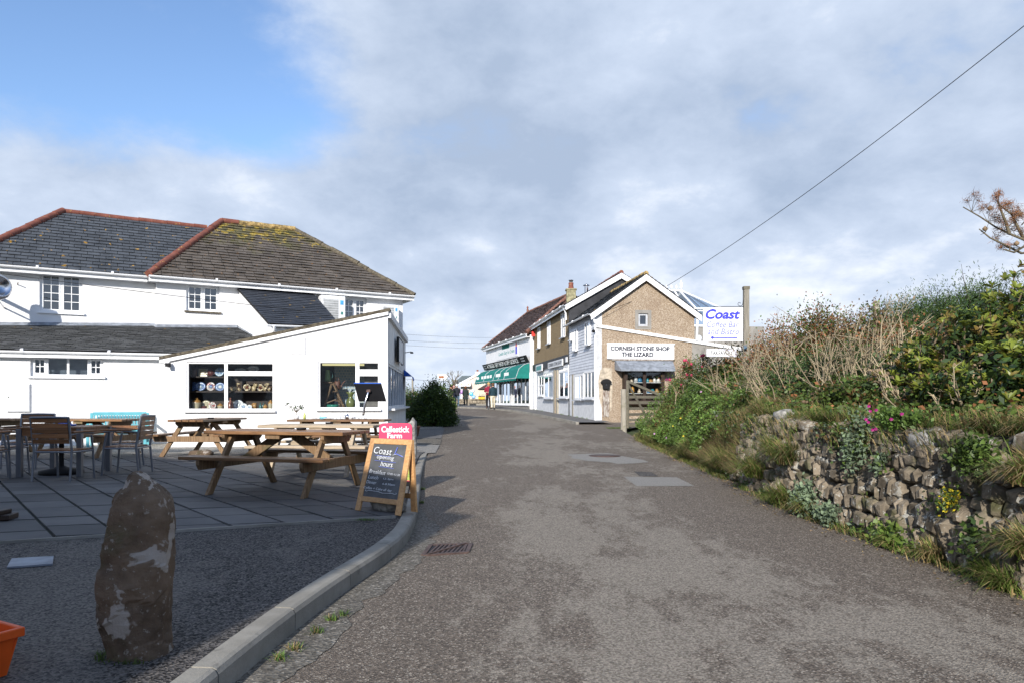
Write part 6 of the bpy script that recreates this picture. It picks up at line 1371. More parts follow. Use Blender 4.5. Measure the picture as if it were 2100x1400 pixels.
# ---- pink ice cream sign
cf = thing('pink_sign', gp(811, 996, pz), 'pink Callestick Farm pavement sign with rounded top and farm picture', 'sign')
c = cf.location; ds = Plane(811, 9.36, -6); ds.o = Vector((c.x, c.y)); Md = ds.mat(0, 0); z0_ = c.z+.07; H_ = .76; w2 = .222; rr_ = .06
def rnd_rect(x0, x1, z0, z1, r_, top=True):
    p = [(x0, z0), (x1, z0)]
    for k in range(6): a = R(90*k/5); p.append((x1-r_+r_*math.cos(a), z1-r_+r_*math.sin(a)))
    for k in range(6): a = R(90+90*k/5); p.append((x0+r_+r_*math.cos(a), z1-r_+r_*math.sin(a)))
    return p
mb = MB(); mb.prism(rnd_rect(-w2, w2, z0_, z0_+H_, rr_), .02, Md); mb.build('panel', M_pink, cf)
zmid = z0_+H_*.70
M_skyp = tone('printed_sky', (.42, .50, .68), .5); M_field = tone('printed_field', (.42, .44, .08), .5, (.22, .33, .06), 14); M_orp = tone('printed_orange', (.55, .30, .08), .5, (.45, .40, .10), 18)
mb = MB(); mb.box(-w2+.015, w2-.015, -.002, 0, zmid-.18, zmid, Md); mb.build('picture_sky', M_skyp, cf); mb = MB(); mb.box(-w2+.015, w2-.015, -.002, 0, zmid-.33, zmid-.18, Md); mb.build('picture_flowers', M_orp, cf); mb = MB(); mb.box(-w2+.015, w2-.015, -.002, 0, z0_+.01, zmid-.33, Md); mb.build('picture_field', M_field, cf)
uu = ds.u.to_3d(); text('Callestick', ds.at(0, z0_+H_*.895, .003), .38, .082, uu, Zup, M_white, cf, bold=.03); text('Farm', ds.at(-.01, z0_+H_*.785, .003), .20, .068, uu, Zup, M_white, cf, bold=.035)
mb = MB(); mb.lathe([(0, 0), (.26, 0), (.27, .03), (.22, .06), (0, .07)], 20, Matrix.Translation(c), 0, 1, .6); mb.build('base', M_black, cf)
# ---- standing stone
def menhir():
    prof = [(0, -.30, .22, .16), (.08, -.30, .23, .16), (.25, -.285, .215, .155), (.42, -.285, .205, .15), (.56, -.28, .195, .14), (.66, -.265, .185, .13), (.735, -.22, .14, .12), (.775, -.17, .07, .08), (.79, -.155, .02, .03)]
    # per row: height, left edge, right edge, half depth (metres at the stone's distance)
    rows = [(0, -.115, .145, .11), (.05, -.135, .155, .13), (.15, -.16, .16, .14), (.30, -.168, .165, .14), (.45, -.155, .165, .135), (.56, -.138, .172, .13), (.63, -.125, .175, .125), (.69, -.10, .165, .115), (.74, -.065, .115, .10), (.775, -.035, .065, .08), (.795, -.015, .035, .06), (.803, .0, .02, .04)]
    rows = [(0, -.135, .155, .125), (.05, -.15, .16, .13), (.15, -.163, .163, .135), (.30, -.168, .168, .135), (.45, -.158, .170, .13), (.56, -.140, .174, .125), (.60, -.132, .176, .12), (.64, -.118, .168, .115), (.69, -.092, .150, .105), (.735, -.066, .112, .09), (.775, -.048, .072, .07), (.800, -.030, .045, .05), (.812, -.006, .012, .03)]
    c = Vector(((250-1050)/F*3.07, 3.07+.11, CZ-PD)); vs = []; m = 72; n = 56
    # angular plan: a slab with a ridge towards the road and chipped corners
    plan = [(1.0, -.25), (.98, .35), (.72, .95), (-.55, 1.0), (-1.0, .55), (-.98, -.15), (-.62, -.88), (.10, -1.0), (.78, -.72)]
    seg = []; 
    for (a, b) in zip(plan, plan[1:]+plan[:1]): seg.append((Vector(a), Vector(b), (Vector(b)-Vector(a)).length))
    tot = sum(q[2] for q in seg)
    def pp_(s_):
        s_ *= tot
        for a, b, L_ in seg:
            if s_ <= L_: return a.lerp(b, s_/L_)
            s_ -= L_
        return seg[0][0]
    for i in range(m):
        f = -.03+i/(m-1)*.842; g_ = max(0, f)
        for (a, b) in zip(rows, rows[1:]):
            if g_ <= b[0]+1e-6: t_ = (g_-a[0])/(b[0]-a[0]); l, r_, d = (a[k]+(b[k]-a[k])*t_ for k in (1, 2, 3)); break
        tw = .10*f
        for j in range(n):
            q2 = pp_(j/n); x, y = q2.x+tw*q2.y*.4, q2.y-tw*q2.x*.3
            p = Vector(((l+r_)/2*.94+(r_-l)/2*x*.92, d*y, f)); st_ = mnoise.noise(Vector((p.x*3, p.y*3, p.z*7)))
            q = st_*.014+abs(mnoise.noise(p*11))*-.014+mnoise.noise(p*28)*.005+(.010 if mnoise.noise(Vector((p.x*4, p.y*4, p.z*3+5))) > .18 else 0)
            vs.append(c+p+Vector((x, y, .25)).normalized()*q)
    fs = [(i*n+j, i*n+(j+1) % n, (i+1)*n+(j+1) % n, (i+1)*n+j) for i in range(m-1) for j in range(n)]
    mb = MB(); mb.add(vs, fs, 0, False); mb.add(vs, [tuple(range((m-1)*n, m*n)), tuple(range(n))[::-1]]); return mb.build('standing_stone', M_menhir)
tag(menhir(), 'knee-high rough brown standing stone with pale lichen patches in the foreground tarmac', 'stone')
# ---- orange crate at the corner
oc = thing('orange_crate', gp(-60, 1390, pz), 'bright orange plastic crate cut off by the lower left corner', 'crate')
ca = Matrix.Translation((gp(14, 1383, pz))) @ Matrix.Rotation(R(62), 4, 'Z'); 
def crq(x, y, z): return ca @ Vector((x, y, z))
Lc, Wc, Hc, fl = .56, .36, .185, .035
for (a, b, c_, d) in (((-Lc, 0), (0, 0), (0+fl*.5, -fl), (-Lc-fl, -fl)), ((0, 0), (0, Wc), (fl, Wc+fl), (fl, -fl)), ((0, Wc), (-Lc, Wc), (-Lc-fl, Wc+fl), (fl, Wc+fl)), ((-Lc, Wc), (-Lc, 0), (-Lc-fl, -fl), (-Lc-fl, Wc+fl))):
    lo = [crq(a[0], a[1], 0), crq(b[0], b[1], 0)]; hi = [crq(c_[0], c_[1], Hc), crq(d[0], d[1], Hc)]
    cen = crq(-Lc/2, Wc/2, Hc/2); nn_ = (lo[1]-lo[0]).cross(hi[1]-lo[0]).normalized()
    if nn_.dot(cen-lo[0]) < 0: nn_ = -nn_
    mb = MB(); t_ = nn_*.008; mb.hexa([lo[0], lo[1], lo[1]+t_, lo[0]+t_, hi[1], hi[0], hi[0]+t_, hi[1]+t_]); mb.build('side', M_orange, oc)
    for k in range(1, 6): p = lo[0].lerp(lo[1], k/6); q = hi[1].lerp(hi[0], k/6).lerp(p, .12); mb = MB(); mb.beam(p-nn_*.006, q-nn_*.006, .012, .012); mb.build('rib', M_orange, oc)
mb = MB(); mb.box(-Lc, 0, 0, Wc, 0, .008, ca); mb.build('floor', M_orange, oc)
e = fl+.012
for q in ((-Lc-e, e, -e, -e+.02), (-Lc-e, e, Wc+e-.02, Wc+e), (-Lc-e, -Lc-e+.02, -e+.02, Wc+e-.02), (e-.02, e, -e+.02, Wc+e-.02)): mb = MB(); mb.box(*q, Hc-.03, Hc+.008, ca); mb.build('rim', M_orange, oc, .004)
mb = MB(); p = gp(4, 1068, pz); mb.box(-.14, .10, -.10, .10, 0, .05, Matrix.Translation(p+Vector((0, 0, .02))) @ Matrix.Rotation(R(12), 4, 'Z')); mb.box(-.05, .04, -.12, .08, .05, .09, Matrix.Translation(p+Vector((0, 0, .02)))); tag(mb.build('timber_offcut', M_dwood, None, .006), 'dark brown timber block lying on the slabs at the left edge', 'timber block')
# ---- black menu screen on a bent pole
ms = thing('menu_stand', gp(742, 912, pz), 'black tilted display panel on a bent steel pole behind the cup-covered table', 'display stand')
d1, d2 = 14.75, 14.95; qa = [P(735, 821, d1), P(791.5, 821, d1-.12), P(781, 784, d2-.12), P(725.5, 784, d2)]; n_ = (qa[1]-qa[0]).cross(qa[3]-qa[0]).normalized()
if n_.y > 0: n_ = -n_
M_scr = simple('screen_back_black', (.010, .010, .011), .9, .1, 5, 0, 60, .001, .05)
slab4(qa[0], qa[1], qa[2], qa[3], .035, 'panel', M_scr, ms, n_, .006)
k_ = n_*.003; slab4(qa[3]+k_-(qa[3]-qa[0])*.05, qa[2]+k_-(qa[3]-qa[0])*.05, qa[2]+k_, qa[3]+k_, .004, 'blue_edge', M_blue_aw, ms, n_)
c = (qa[0]+qa[1]+qa[2]+qa[3])/4; mb = MB(); mb.tube([gp(742, 912, pz), P(743, 870, 14.7), P(745, 850, 14.68), P(749, 825, 14.62), P(756, 801, 14.72)], .024, 10); mb.build('pole', M_steel, ms); mb = MB(); mb.lathe([(0, 0), (.2, 0), (.2, .02), (.04, .05), (0, .05)], 18, Matrix.Translation(gp(742, 912, pz)+Vector((0, 0, .01)))); mb.build('foot', M_black, ms)
mb = MB(); mb.beam(P(752, 801, 14.72), P(760, 801, 14.70), .06, .04, n_); mb.build('bracket', M_iron, ms)
# ---- cups and plant on the far table
TT = Matrix.Translation(t4.location) @ Matrix.Rotation(t4.rotation_euler.z, 4, 'Z') @ Matrix.Translation((0, 0, .741))
def on_t4(px_): return (px_-1050)/F*13.95+3.40
r3 = random.Random(2); china = simple('cafe_china', (.74, .75, .76), .15, .02, 4, 0)
cups = [(641, 'cup', 'white cup at the left of the crockery row on the far table'), (650, 'cup', 'white cup beside the blue-striped packet on the far table'), (692, 'cup', 'white cup in the middle of the crockery on the far table'), (700, 'cup', 'white cup next to the metal teapot on the far table'), (727, 'cup', 'white cup right of the metal teapot on the far table'), (732, 'cup', 'white cup second from the right end of the far table'), (745, 'cup', 'white cup at the right end of the far table, by the pole')]
for x, nm, lb in cups:
    M0 = TT @ Matrix.Translation((on_t4(x), r3.uniform(-.22, .1), 0)); t_ = thing('cup', M0.translation, lb, 'cup', 'cups and saucers on the far table')
    mb = MB(); mb.lathe([(0, 0), (.04, 0), (.078, .012), (.078, .015), (.03, .008), (0, .008)], 16, M0); mb.build('saucer', china, t_)
    mb = MB(); mb.lathe([(0, .008), (.022, .008), (.042, .05), (.043, .07), (.039, .07), (.036, .05), (0, .018)], 14, M0); mb.build('bowl', china, t_)
    mb = MB(); mb.tube([M0 @ Vector((.04, 0, .06)), M0 @ Vector((.065, 0, .055)), M0 @ Vector((.06, 0, .03)), M0 @ Vector((.036, 0, .025))], .005, 6); mb.build('handle', china, t_)
for x, mt, lb in ((713, M_steel, 'small polished metal teapot among the cups on the far table'), (720, china, 'small white teapot next to the metal one')):
    M0 = TT @ Matrix.Translation((on_t4(x), -.05, 0)); t_ = thing('teapot', M0.translation, lb, 'teapot'); mb = MB(); mb.lathe([(0, 0), (.035, 0), (.055, .04), (.045, .08), (.02, .09), (.008, .11), (0, .115)], 14, M0); mb.build('body', mt, t_)
    mb = MB(); mb.tube([M0 @ Vector((.045, 0, .04)), M0 @ Vector((.08, 0, .09))], [.012, .007], 8); mb.build('spout', mt, t_); mb = MB(); mb.tube([M0 @ Vector((-.045, 0, .08)), M0 @ Vector((-.08, 0, .07)), M0 @ Vector((-.075, 0, .03)), M0 @ Vector((-.05, 0, .02))], .006, 6); mb.build('handle', mt, t_)
M0 = TT @ Matrix.Translation((on_t4(664), -.1, 0)); mb = MB(); mb.lathe([(0, 0), (.05, 0), (.075, .03), (.07, .045), (0, .05)], 14, M0); tag(mb.build('napkin_heap', tone('pale_blue_napkin', (.20, .50, .62), .8)), 'crumpled light blue napkin on the far table', 'napkin')
M0 = TT @ Matrix.Translation((on_t4(677), -.1, 0)); mb = MB(); mb.lathe([(0, 0), (.06, 0), (.12, .02), (.12, .024), (.06, .008), (0, .008)], 18, M0); tag(mb.build('plate', china), 'white plate between the blue napkin and the teapots', 'plate')
M0 = TT @ Matrix.Translation((on_t4(624), -.05, 0)); mb = MB(); mb.lathe([(0, 0), (.025, 0), (.025, .09), (.012, .10), (.012, .12), (0, .12)], 12, M0); tag(mb.build('bottle', tone('lime_bottle', (.45, .50, .12))), 'small lime-topped bottle left of the cups on the far table', 'bottle')
pl_ = thing('potted_plant', TT @ Vector((on_t4(605), 0, 0)), 'small potted shrub with sparse round leaves at the left end of the far table', 'potted plant')
M0 = Matrix.Translation(pl_.location); mb = MB(); mb.lathe([(0, 0), (.045, 0), (.06, .07), (.05, .07), (0, .06)], 14, M0); mb.build('pot', china, pl_)
c = pl_.location; tips = []; mb = MB()
for k in range(9):
    a = k*2.4; r_ = .06+.13*r3.random(); tip = c+Vector((math.cos(a)*r_, math.sin(a)*r_*.7, .17+.14*r3.random())); mb.tube([c+Vector((0, 0, .05)), c+Vector((0, 0, .13)), tip], [.006, .005, .002], 5); tips.append(tip)
mb.build('stem', M_bark, pl_)
def leaf_cloud(name, cen, mats, size, parent=None, asp=.45, seed=0, tilt=1.0, mi=None, tone_=.3, kind=None, updir=None, flat=None):
    """one leaf (kite of two triangles folded) at every centre"""
    g = np.random.default_rng(seed); cen = np.asarray(cen, float).reshape(-1, 3); n = len(cen)
    d = g.normal(size=(n, 3)); d[:, 2] *= tilt
    if updir is not None: d = d*.55+np.asarray(updir)
    d /= np.linalg.norm(d, axis=1)[:, None]; q = g.normal(size=(n, 3)); s_ = np.cross(d, q); s_ /= np.linalg.norm(s_, axis=1)[:, None]; nn_ = np.cross(d, s_)
    sz = np.asarray(size)*g.uniform(.65, 1.35, n) if np.isscalar(size) else np.asarray(size)
    L_ = (d.T*sz).T; W_ = (s_.T*sz*asp*.5).T; Nn = (nn_.T*sz*.08).T
    V = np.stack([cen-L_*.5, cen+W_+Nn, cen+L_*.5-Nn*.6, cen-W_+Nn], 1).reshape(-1, 3)
    b = np.arange(n)*4; Fq = np.stack([b, b+1, b+2, b+3], 1)
    o = npmesh(name, V, Fq, mats, parent, mi); a = o.data.attributes.new('tone', 'FLOAT', 'POINT'); tn = np.repeat(g.uniform(-tone_, tone_, n), 4).astype(np.float32); a.data.foreach_set('value', tn)
    if kind: o['kind'] = kind
    return o
g = np.random.default_rng(5); leaf_cloud('leaves', np.concatenate([np.array(t_)+g.normal(size=(9, 3))*.028 for t_ in tips]), M_leafd, .04, pl_, .6, 3)
# ---- pots and stones beyond the annexe
for (x, y, r_, h_, lb) in ((850, 893, .16, .30, 'terracotta pot standing on its own at the end of the annexe wall'), (843, 872, .12, .22, 'smaller brown pot behind the terracotta one, by the bush')):
    c = gp(x, y, pz); mb = MB(); t_ = thing('flower_pot', c, lb, 'flower pot'); mb.lathe([(0, 0), (r_*.7, 0), (r_, h_*.85), (r_*1.08, h_*.86), (r_*1.08, h_), (r_*.9, h_), (r_*.85, h_*.8), (0, h_*.8)], 18, Matrix.Translation(c)); mb.build('pot', M_terrapot, t_)
    leaf_cloud('leaves', np.array(c)+np.array([0, 0, h_+.05])+np.random.default_rng(3).normal(size=(40, 3))*[.08, .08, .05], M_leafd, .07, t_, .5, 4)
# ================================================================ house behind the camera whose shadow falls over the forecourt
hb = thing('house_behind', (-8, -4, pz(0)), 'white two-storey house beside the forecourt behind the camera, casting the shade over the paving', 'house')
HA = Vector((-3.02, -3.75)); du = Vector((-.70, .71)).normalized(); dv = Vector((-.71, -.70)); Lh, Dh, Hh = 15.0, 8.0, 5.2
def hq(u, v, z): p = HA+du*u+dv*v; return Vector((p.x, p.y, CZ-PD+z))
for (u0, v0, u1, v1) in ((0, 0, Lh, 0), (0, Dh, Lh, Dh), (0, .25, 0, Dh-.25), (Lh, .25, Lh, Dh-.25)):
    s_ = Vector((0, .25)) if v0 == v1 else Vector((.25, 0)); 
    if v0 == Dh: s_ = Vector((0, -.25))
    if u0 == Lh and u1 == Lh: s_ = Vector((-.25, 0))
    mb = MB(); mb.hexa([hq(u0, v0, -.2), hq(u1, v1, -.2), hq(u1+s_.x, v1+s_.y, -.2), hq(u0+s_.x, v0+s_.y, -.2), hq(u0, v0, Hh-.2), hq(u1, v1, Hh-.2), hq(u1+s_.x, v1+s_.y, Hh-.2), hq(u0+s_.x, v0+s_.y, Hh-.2)]); mb.build('wall', M_render2, hb)
e_ = .08; ra, rb_, rc, rd = hq(-e_, -e_, Hh-.15), hq(Lh+e_, -e_, Hh-.15), hq(Lh+e_, Dh+e_, Hh-.15), hq(-e_, Dh+e_, Hh-.15); r1, r2_ = hq(Dh/2, Dh/2, Hh+1.25), hq(Lh-Dh/2, Dh/2, Hh+1.25)
mb = MB(); mb.add([ra, rb_, rc, rd, r1, r2_], [(0, 1, 5, 4), (2, 3, 4, 5), (0, 4, 3), (1, 2, 5), (0, 3, 2, 1)]); mb.build('roof', M_slate, hb)
for k in range(5):
    for z in (1.0, 3.3):
        u = 1.6+k*3; mb = MB(); mb.hexa([hq(u, -.03, z), hq(u+1.2, -.03, z), hq(u+1.2, -.001, z), hq(u, -.001, z), hq(u, -.03, z+1.1), hq(u+1.2, -.03, z+1.1), hq(u+1.2, -.001, z+1.1), hq(u, -.001, z+1.1)]); w_ = mb.build('window', M_upvc, hb)
        mb = MB(); mb.hexa([hq(u+.07, -.04, z+.07), hq(u+1.13, -.04, z+.07), hq(u+1.13, -.031, z+.07), hq(u+.07, -.031, z+.07), hq(u+.07, -.04, z+1.03), hq(u+1.13, -.04, z+1.03), hq(u+1.13, -.031, z+1.03), hq(u+.07, -.031, z+1.03)]); mb.build('pane', M_dark, w_)
# ================================================================ BANK WITH STONE WALL, PLANTS
BX = smooth(curve([(-8, 3.45), (4.5, 3.38), (6.3, 3.30), (7.75, 3.22), (11.3, 3.40), (19, 3.5), (21, 3.85), (23, 4.4), (25.5, 5.6), (27.5, 7.5)]), .4)
def sst(a, b, x): t_ = min(1, max(0, (x-a)/(b-a))); return t_*t_*(3-2*t_)
def bank_z(x, y):
    o = x-BX(y); 
    if o < 0: return rz(y)-.02
    stony = 1-sst(9.8, 12.5, y); w_ = .28*stony+1.05*(1-stony); hw = (.98 if y < 12 else .98+.25*sst(12, 16, y))
    h = hw*sst(0, w_, o)**(.7 if stony > .5 else .8)+.50*sst(w_*.9, 2.6, o)+.65*sst(2.0, 6.0, o)+.9*sst(5, 16, o)
    h *= 1-sst(21, 27, y)*.85*sst(9, 3, o) if y > 21 else 1
    h += .07*mnoise.noise(Vector((x*1.3, y*1.3, 4)))*sst(0, .5, o)
    return rz(y)+h
offs = [-.05, 0, .04, .09, .15, .22, .3, .42, .6, .85, 1.1, 1.5, 2, 2.8, 3.8, 5, 7, 10, 16, 30, 80]
yb = list(np.arange(-6, 27.6, .35)); V = []; Q = []
for y in yb:
    for o in offs: V.append((BX(y)+o, y, bank_z(BX(y)+o, y) if o >= 0 else rz(y)-.1))
n = len(offs); Q = [(j*n+i, j*n+i+1, (j+1)*n+i+1, (j+1)*n+i) for j in range(len(yb)-1) for i in range(n-1)]
tag(npmesh('bank', V, Q, M_soil, smooth=True), kind='structure')
M_soil2 = simple('dry_pale_soil', (.17, .135, .095), .95, .3, 7, .7, 30, .02)
# ---- the stones of the retaining wall
sw = thing('stone_retaining_wall', (3.5, 7, rz(7)), 'dry stone wall of lichened brown stones holding up the planted bank', 'wall')
variants = []
for k in range(12):
    bm = bmesh.new(); bmesh.ops.create_cube(bm, size=1); rk = random.Random(k+3); bmesh.ops.bevel(bm, geom=bm.edges[:], offset=rk.uniform(.20, .30), segments=1, affect='EDGES')
    for v in bm.verts: v.co = Vector((v.co.x*rk.uniform(.86, 1.1), v.co.y*rk.uniform(.86, 1.06), v.co.z*rk.uniform(.86, 1.06)))+Vector([rk.uniform(-.045, .045) for _ in range(3)])
    sh_ = rk.uniform(-.22, .22); tp = rk.uniform(-.25, .25)
    for v in bm.verts: v.co.y += v.co.z*sh_; v.co.y *= 1+tp*v.co.z
    me = bpy.data.meshes.new('stone'); bm.to_mesh(me); bm.free(); me.materials.append(M_stone); variants.append(me)
r3 = random.Random(21); st = []
y = 2.6; z0s = []
rows = 9
for row in range(rows):
    y = 2.5+r3.random()*.2; h = .98/rows
    while y < 10.6+.5*mnoise.noise(Vector((row, 0, 0))):
        w_ = r3.choice((.07, .085, .10, .13, .17))*r3.uniform(.85, 1.2)*(1.35 if row == 0 else 1); hh = h*r3.uniform(.95, 1.45); yc = y+w_/2; y += w_*.97
        zc = h*(row+.5)+.09*mnoise.noise(Vector((yc*1.6, row*3, 0)))+(.02 if row == 0 else 0)
        ox = .28*min(1, (zc/.98)**1.35)*.75+.06
        if r3.random() < .03: continue
        st.append((Vector((BX(yc)+ox+r3.uniform(-.035, .03), yc, rz(yc)+zc)), w_, hh, r3.choice(variants), r3.uniform(-.4, .4)))
# a second, weathered outcrop of stones further along, half buried
st.sort(key=lambda s: (s[0]-cam.location).length)
vis = [s for s in st if s[0].y > 3.9]; hid = [s for s in st if s[0].y <= 3.9]
ordered = vis+hid; far = MB()
for i, (p, w_, hh, me, tl) in enumerate(ordered):
    Mx = Matrix.Translation(p) @ Euler((tl*.6, tl*.4, tl*.5)).to_matrix().to_4x4() @ Matrix.Diagonal((.26, w_*1.24, hh*1.20, 1))
    if i < 300: piece('stone', me, sw, Mx)
    else: far.add([Mx @ v.co for v in me.vertices], [tuple(q.vertices) for q in me.polygons], 0, False)
if far.v: far.build('smaller_stones', M_stone, sw, kind='stuff')
for (x, yv, s_) in ((1905, 905, .16), (1940, 912, .12), (1610, 852, .14), (1655, 856, .11)):
    d = 6.0 if x > 1800 else 9.2; rock('cap_stone', P(x, yv, d), (s_*1.1, s_, s_*.7), M_grey_stone, None, None, x % 7, 2)['label'] = 'pale loose stone on top of the bank wall'
for i, o in enumerate([o for o in bpy.data.objects if o.name.startswith('cap_stone')]):
    o['category'] = 'stone'; o['label'] = ('pale loose stone on the bank wall top, above the thickest run of stones', 'smaller pale stone just right of the other on the wall top near the camera', 'pale grey stone poking out of grass where the stonework ends', 'flat pale stone beside the dried grass at the far end of the stonework')[i % 4]
# ---- plant builders -------------------------------------------------------
def blades(name, base, length, mat, parent=None, width=.008, spread=.6, droop=.5, seed=0, lean=None, kind=None, tone_=.3, mi=None, wind=(0, 0)):
    g = np.random.default_rng(seed); base = np.asarray(base, float).reshape(-1, 3); n = len(base)
    a = g.uniform(0, 2*np.pi, n); r_ = g.uniform(.15, 1, n)*spread; dx = np.cos(a)*r_+wind[0]; dy = np.sin(a)*r_+wind[1]
    if lean is not None: dx += lean[:, 0]; dy += lean[:, 1]
    L_ = (length if np.isscalar(length) else np.asarray(length))*g.uniform(.55, 1.2, n); out = np.stack([dx, dy, np.zeros(n)], 1); side = np.stack([-np.sin(a), np.cos(a), np.zeros(n)], 1)*width/2
    ts = [0, .35, .7, 1.0]; V = []
    for k, t_ in enumerate(ts):
        p = base+(out*(t_**1.4)[..., None] if False else out*(t_**1.4))*L_[:, None]; p[:, 2] += L_*(t_*(1-.25*spread)-droop*t_**2.5*np.hypot(dx, dy)*.9)
        w_ = (1-t_)**.6 if t_ < 1 else .05
        V += [p-side*w_, p+side*w_]
    V = np.stack(V, 1).reshape(-1, 3); b = np.arange(n)*8; Fq = np.concatenate([np.stack([b+2*k, b+2*k+1, b+2*k+3, b+2*k+2], 1) for k in range(3)])
    mm = None if mi is None else np.tile(mi, 3)
    o = npmesh(name, V, Fq, mat, parent, mm); at_ = o.data.attributes.new('tone', 'FLOAT', 'POINT'); at_.data.foreach_set('value', np.repeat(g.uniform(-tone_, tone_, n), 8).astype(np.float32))
    if kind: o['kind'] = kind
    return o
GR = np.random.default_rng(77)
def surf_pts(n, x0, x1, y0, y1, g=GR, rel=True, lift=0.0):
    """random points on the bank; x measured from the bank foot"""
    ys_ = g.uniform(y0, y1, n); xs_ = x0+(x1-x0)*g.uniform(0, 1, n)**(1.9 if x0 < .3 else 1); return np.array([((BX(y)+x) if rel else x, y, bank_z((BX(y)+x) if rel else x, y)+lift) for x, y in zip(xs_, ys_)])
tuft_src = []
def tuft(loc, label, size=.4, n=200, dry=.35, seed=0, name='grass_tuft', lean=(-.35, 0)):
    t_ = None; g = np.random.default_rng(seed); base = g.normal(size=(n, 3))*[.055, .055, .005]*(size/.4)+np.array(loc)
    mi = (g.uniform(size=n) < dry).astype(int)
    o = blades(name, base, size, [M_grass, M_straw], None, .010, .75, .75, seed, np.tile(np.array([lean]), (n, 1)), mi=mi, tone_=.4); return tag(o, label, 'grass tuft', 'grass tufts along the bank')
def tpos(px_, py_, o=.08):
    d = 7.0
    for i in range(50): d = d*.6+.4*((BX(d)+o)/((px_-1050)/F))
    return np.array([BX(d)+o, d, bank_z(BX(d)+o, d)])
# tufts: (pixel column, height up the wall face, size, blades, dry share, label)
def wpos(px_, zf):
    d = 7.0
    for i in range(60): d = d*.6+.4*((BX(d)+.2*zf-.08)/((px_-1050)/F))
    if zf < .95: return np.array([BX(d)+.2*zf-.08+(.55*zf if d > 11 else 0), d, rz(d)+zf])
    return np.array([BX(d)+.40, d, bank_z(BX(d)+.40, d)])
tf = [(1625, .50, .52, 520, .40, 'large arching grass tuft hanging over the start of the stonework'), (1555, .22, .55, 480, .3, 'dense green grass tuft at the road edge before the stonework'), (1480, .12, .55, 380, .45, 'straw-tipped grass tuft at the foot of the flowering mat'), (1410, .12, .55, 300, .4, 'grass tuft low on the far bank below the bright mat'),
      (1610, .05, .40, 340, .25, 'green grass tuft at the foot of the bank near the yellow flowers'), (1835, .02, .26, 200, .4, 'ragged low grass tuft under the middle of the stone wall'), (1915, .03, .26, 240, .6, 'dry grass tuft at the foot of the stone wall'), (2120, .25, .40, 420, .5, 'big grass tuft hanging at the lower right corner'), (2120, .70, .42, 420, .65, 'yellowing grass tuft above the lower right corner'),
      (2030, .03, .26, 260, .2, 'small green grass tuft beside the last stones at right'), (1590, .55, .5, 340, .35, 'grass tuft halfway up the bank left of the stonework'), (1340, .2, .4, 220, .3, 'grass tuft near the gate end of the bank'), (1640, 1.0, .40, 340, .25, 'bright grass tuft on top of the bank by the dried seed heads'), (1960, 1.0, .32, 300, .6, 'strappy yellow-green tuft on the bank top at right'), (2045, 1.0, .34, 320, .6, 'dry tuft on the wall top under the big shrub'), (1745, 1.0, .24, 160, .5, 'thin dry tuft on the wall top'), (1440, 1.0, .4, 260, .3, 'tuft of long grass on top of the far bank'), (1530, 1.0, .45, 340, .3, 'tuft of long grass beside the dead stems'), (1660, .06, .34, 260, .3, 'grass tuft below the arching one at the start of the stonework'), (2070, .0, .30, 300, .2, 'mossy green tuft at the road edge in the lower right corner')]
for i, (x, o, s_, n_, dr, lb) in enumerate(tf): tuft(wpos(x, o), lb, s_, n_, dr, 100+i, lean=(-.42, -.12))
# low grass along the road edge and on the bank
e = []
for y in np.arange(3.4, 22, .012): 
    if mnoise.noise(Vector((y*1.1, 0, 3))) > -.12 or y > 12: e.append((BX(y)+GR.uniform(-.16, .02), y+GR.uniform(-.05, .05), rz(y)+.0))
e = np.array(e); e = np.repeat(e, 5, 0)+GR.normal(size=(len(e)*5, 3))*[.035, .04, 0]
mi = (GR.uniform(size=len(e)) < .35).astype(int); tag(blades('verge_grass', e, .13, [M_grass, M_straw], None, .008, .9, .6, 1, np.tile([[-.25, 0]], (len(e), 1)), mi=mi, tone_=.4), kind='stuff')
p1 = surf_pts(26000, .0, 1.3, 9.8, 24); p2 = surf_pts(9000, .26, 1.2, 3.2, 11); p3 = surf_pts(9000, 1.0, 5, 6, 26)
pts = np.concatenate([p1, p2, p3]); mi = (GR.uniform(size=len(pts)) < .38).astype(int)
tag(blades('bank_grass', pts, .26, [M_grass, M_straw], None, .010, .8, .5, 2, np.tile([[-.15, 0]], (len(pts), 1)), mi=mi, tone_=.4), kind='stuff')
# brown dead grass thatch hanging on the middle of the bank
pts = surf_pts(9000, .0, .9, 10.2, 14.2, lift=.03); tag(blades('dead_grass_thatch', pts, .34, [M_straw, M_stem2, M_grass], None, .008, .5, .45, 3, np.tile([[-.55, -.1]], (len(pts), 1)), mi=GR.choice(3, len(pts), p=[.3, .35, .35])), kind='stuff')
# bramble and mixed undergrowth
def fluff(n, x0, x1, y0, y1, h, seed, top=None):
    g = np.random.default_rng(seed); p = surf_pts(n, x0, x1, y0, y1, g); p[:, 2] += g.uniform(0, 1, n)**1.5*h; return p
pts = np.concatenate([fluff(9000, .30, 1.4, 4.5, 13, .22, 4), fluff(12000, .6, 3.0, 5, 20, .45, 5), fluff(3500, .25, .9, 13, 20, .25, 6), fluff(5000, 2.5, 5.5, 5, 22, .5, 16)])
leaf_cloud('bramble_undergrowth', pts, [M_bramble, M_leafm, M_rust], .055, None, .7, 7, .5, mi=np.random.default_rng(1).choice([0, 1, 2], len(pts), p=[.50, .40, .10]), kind='stuff')
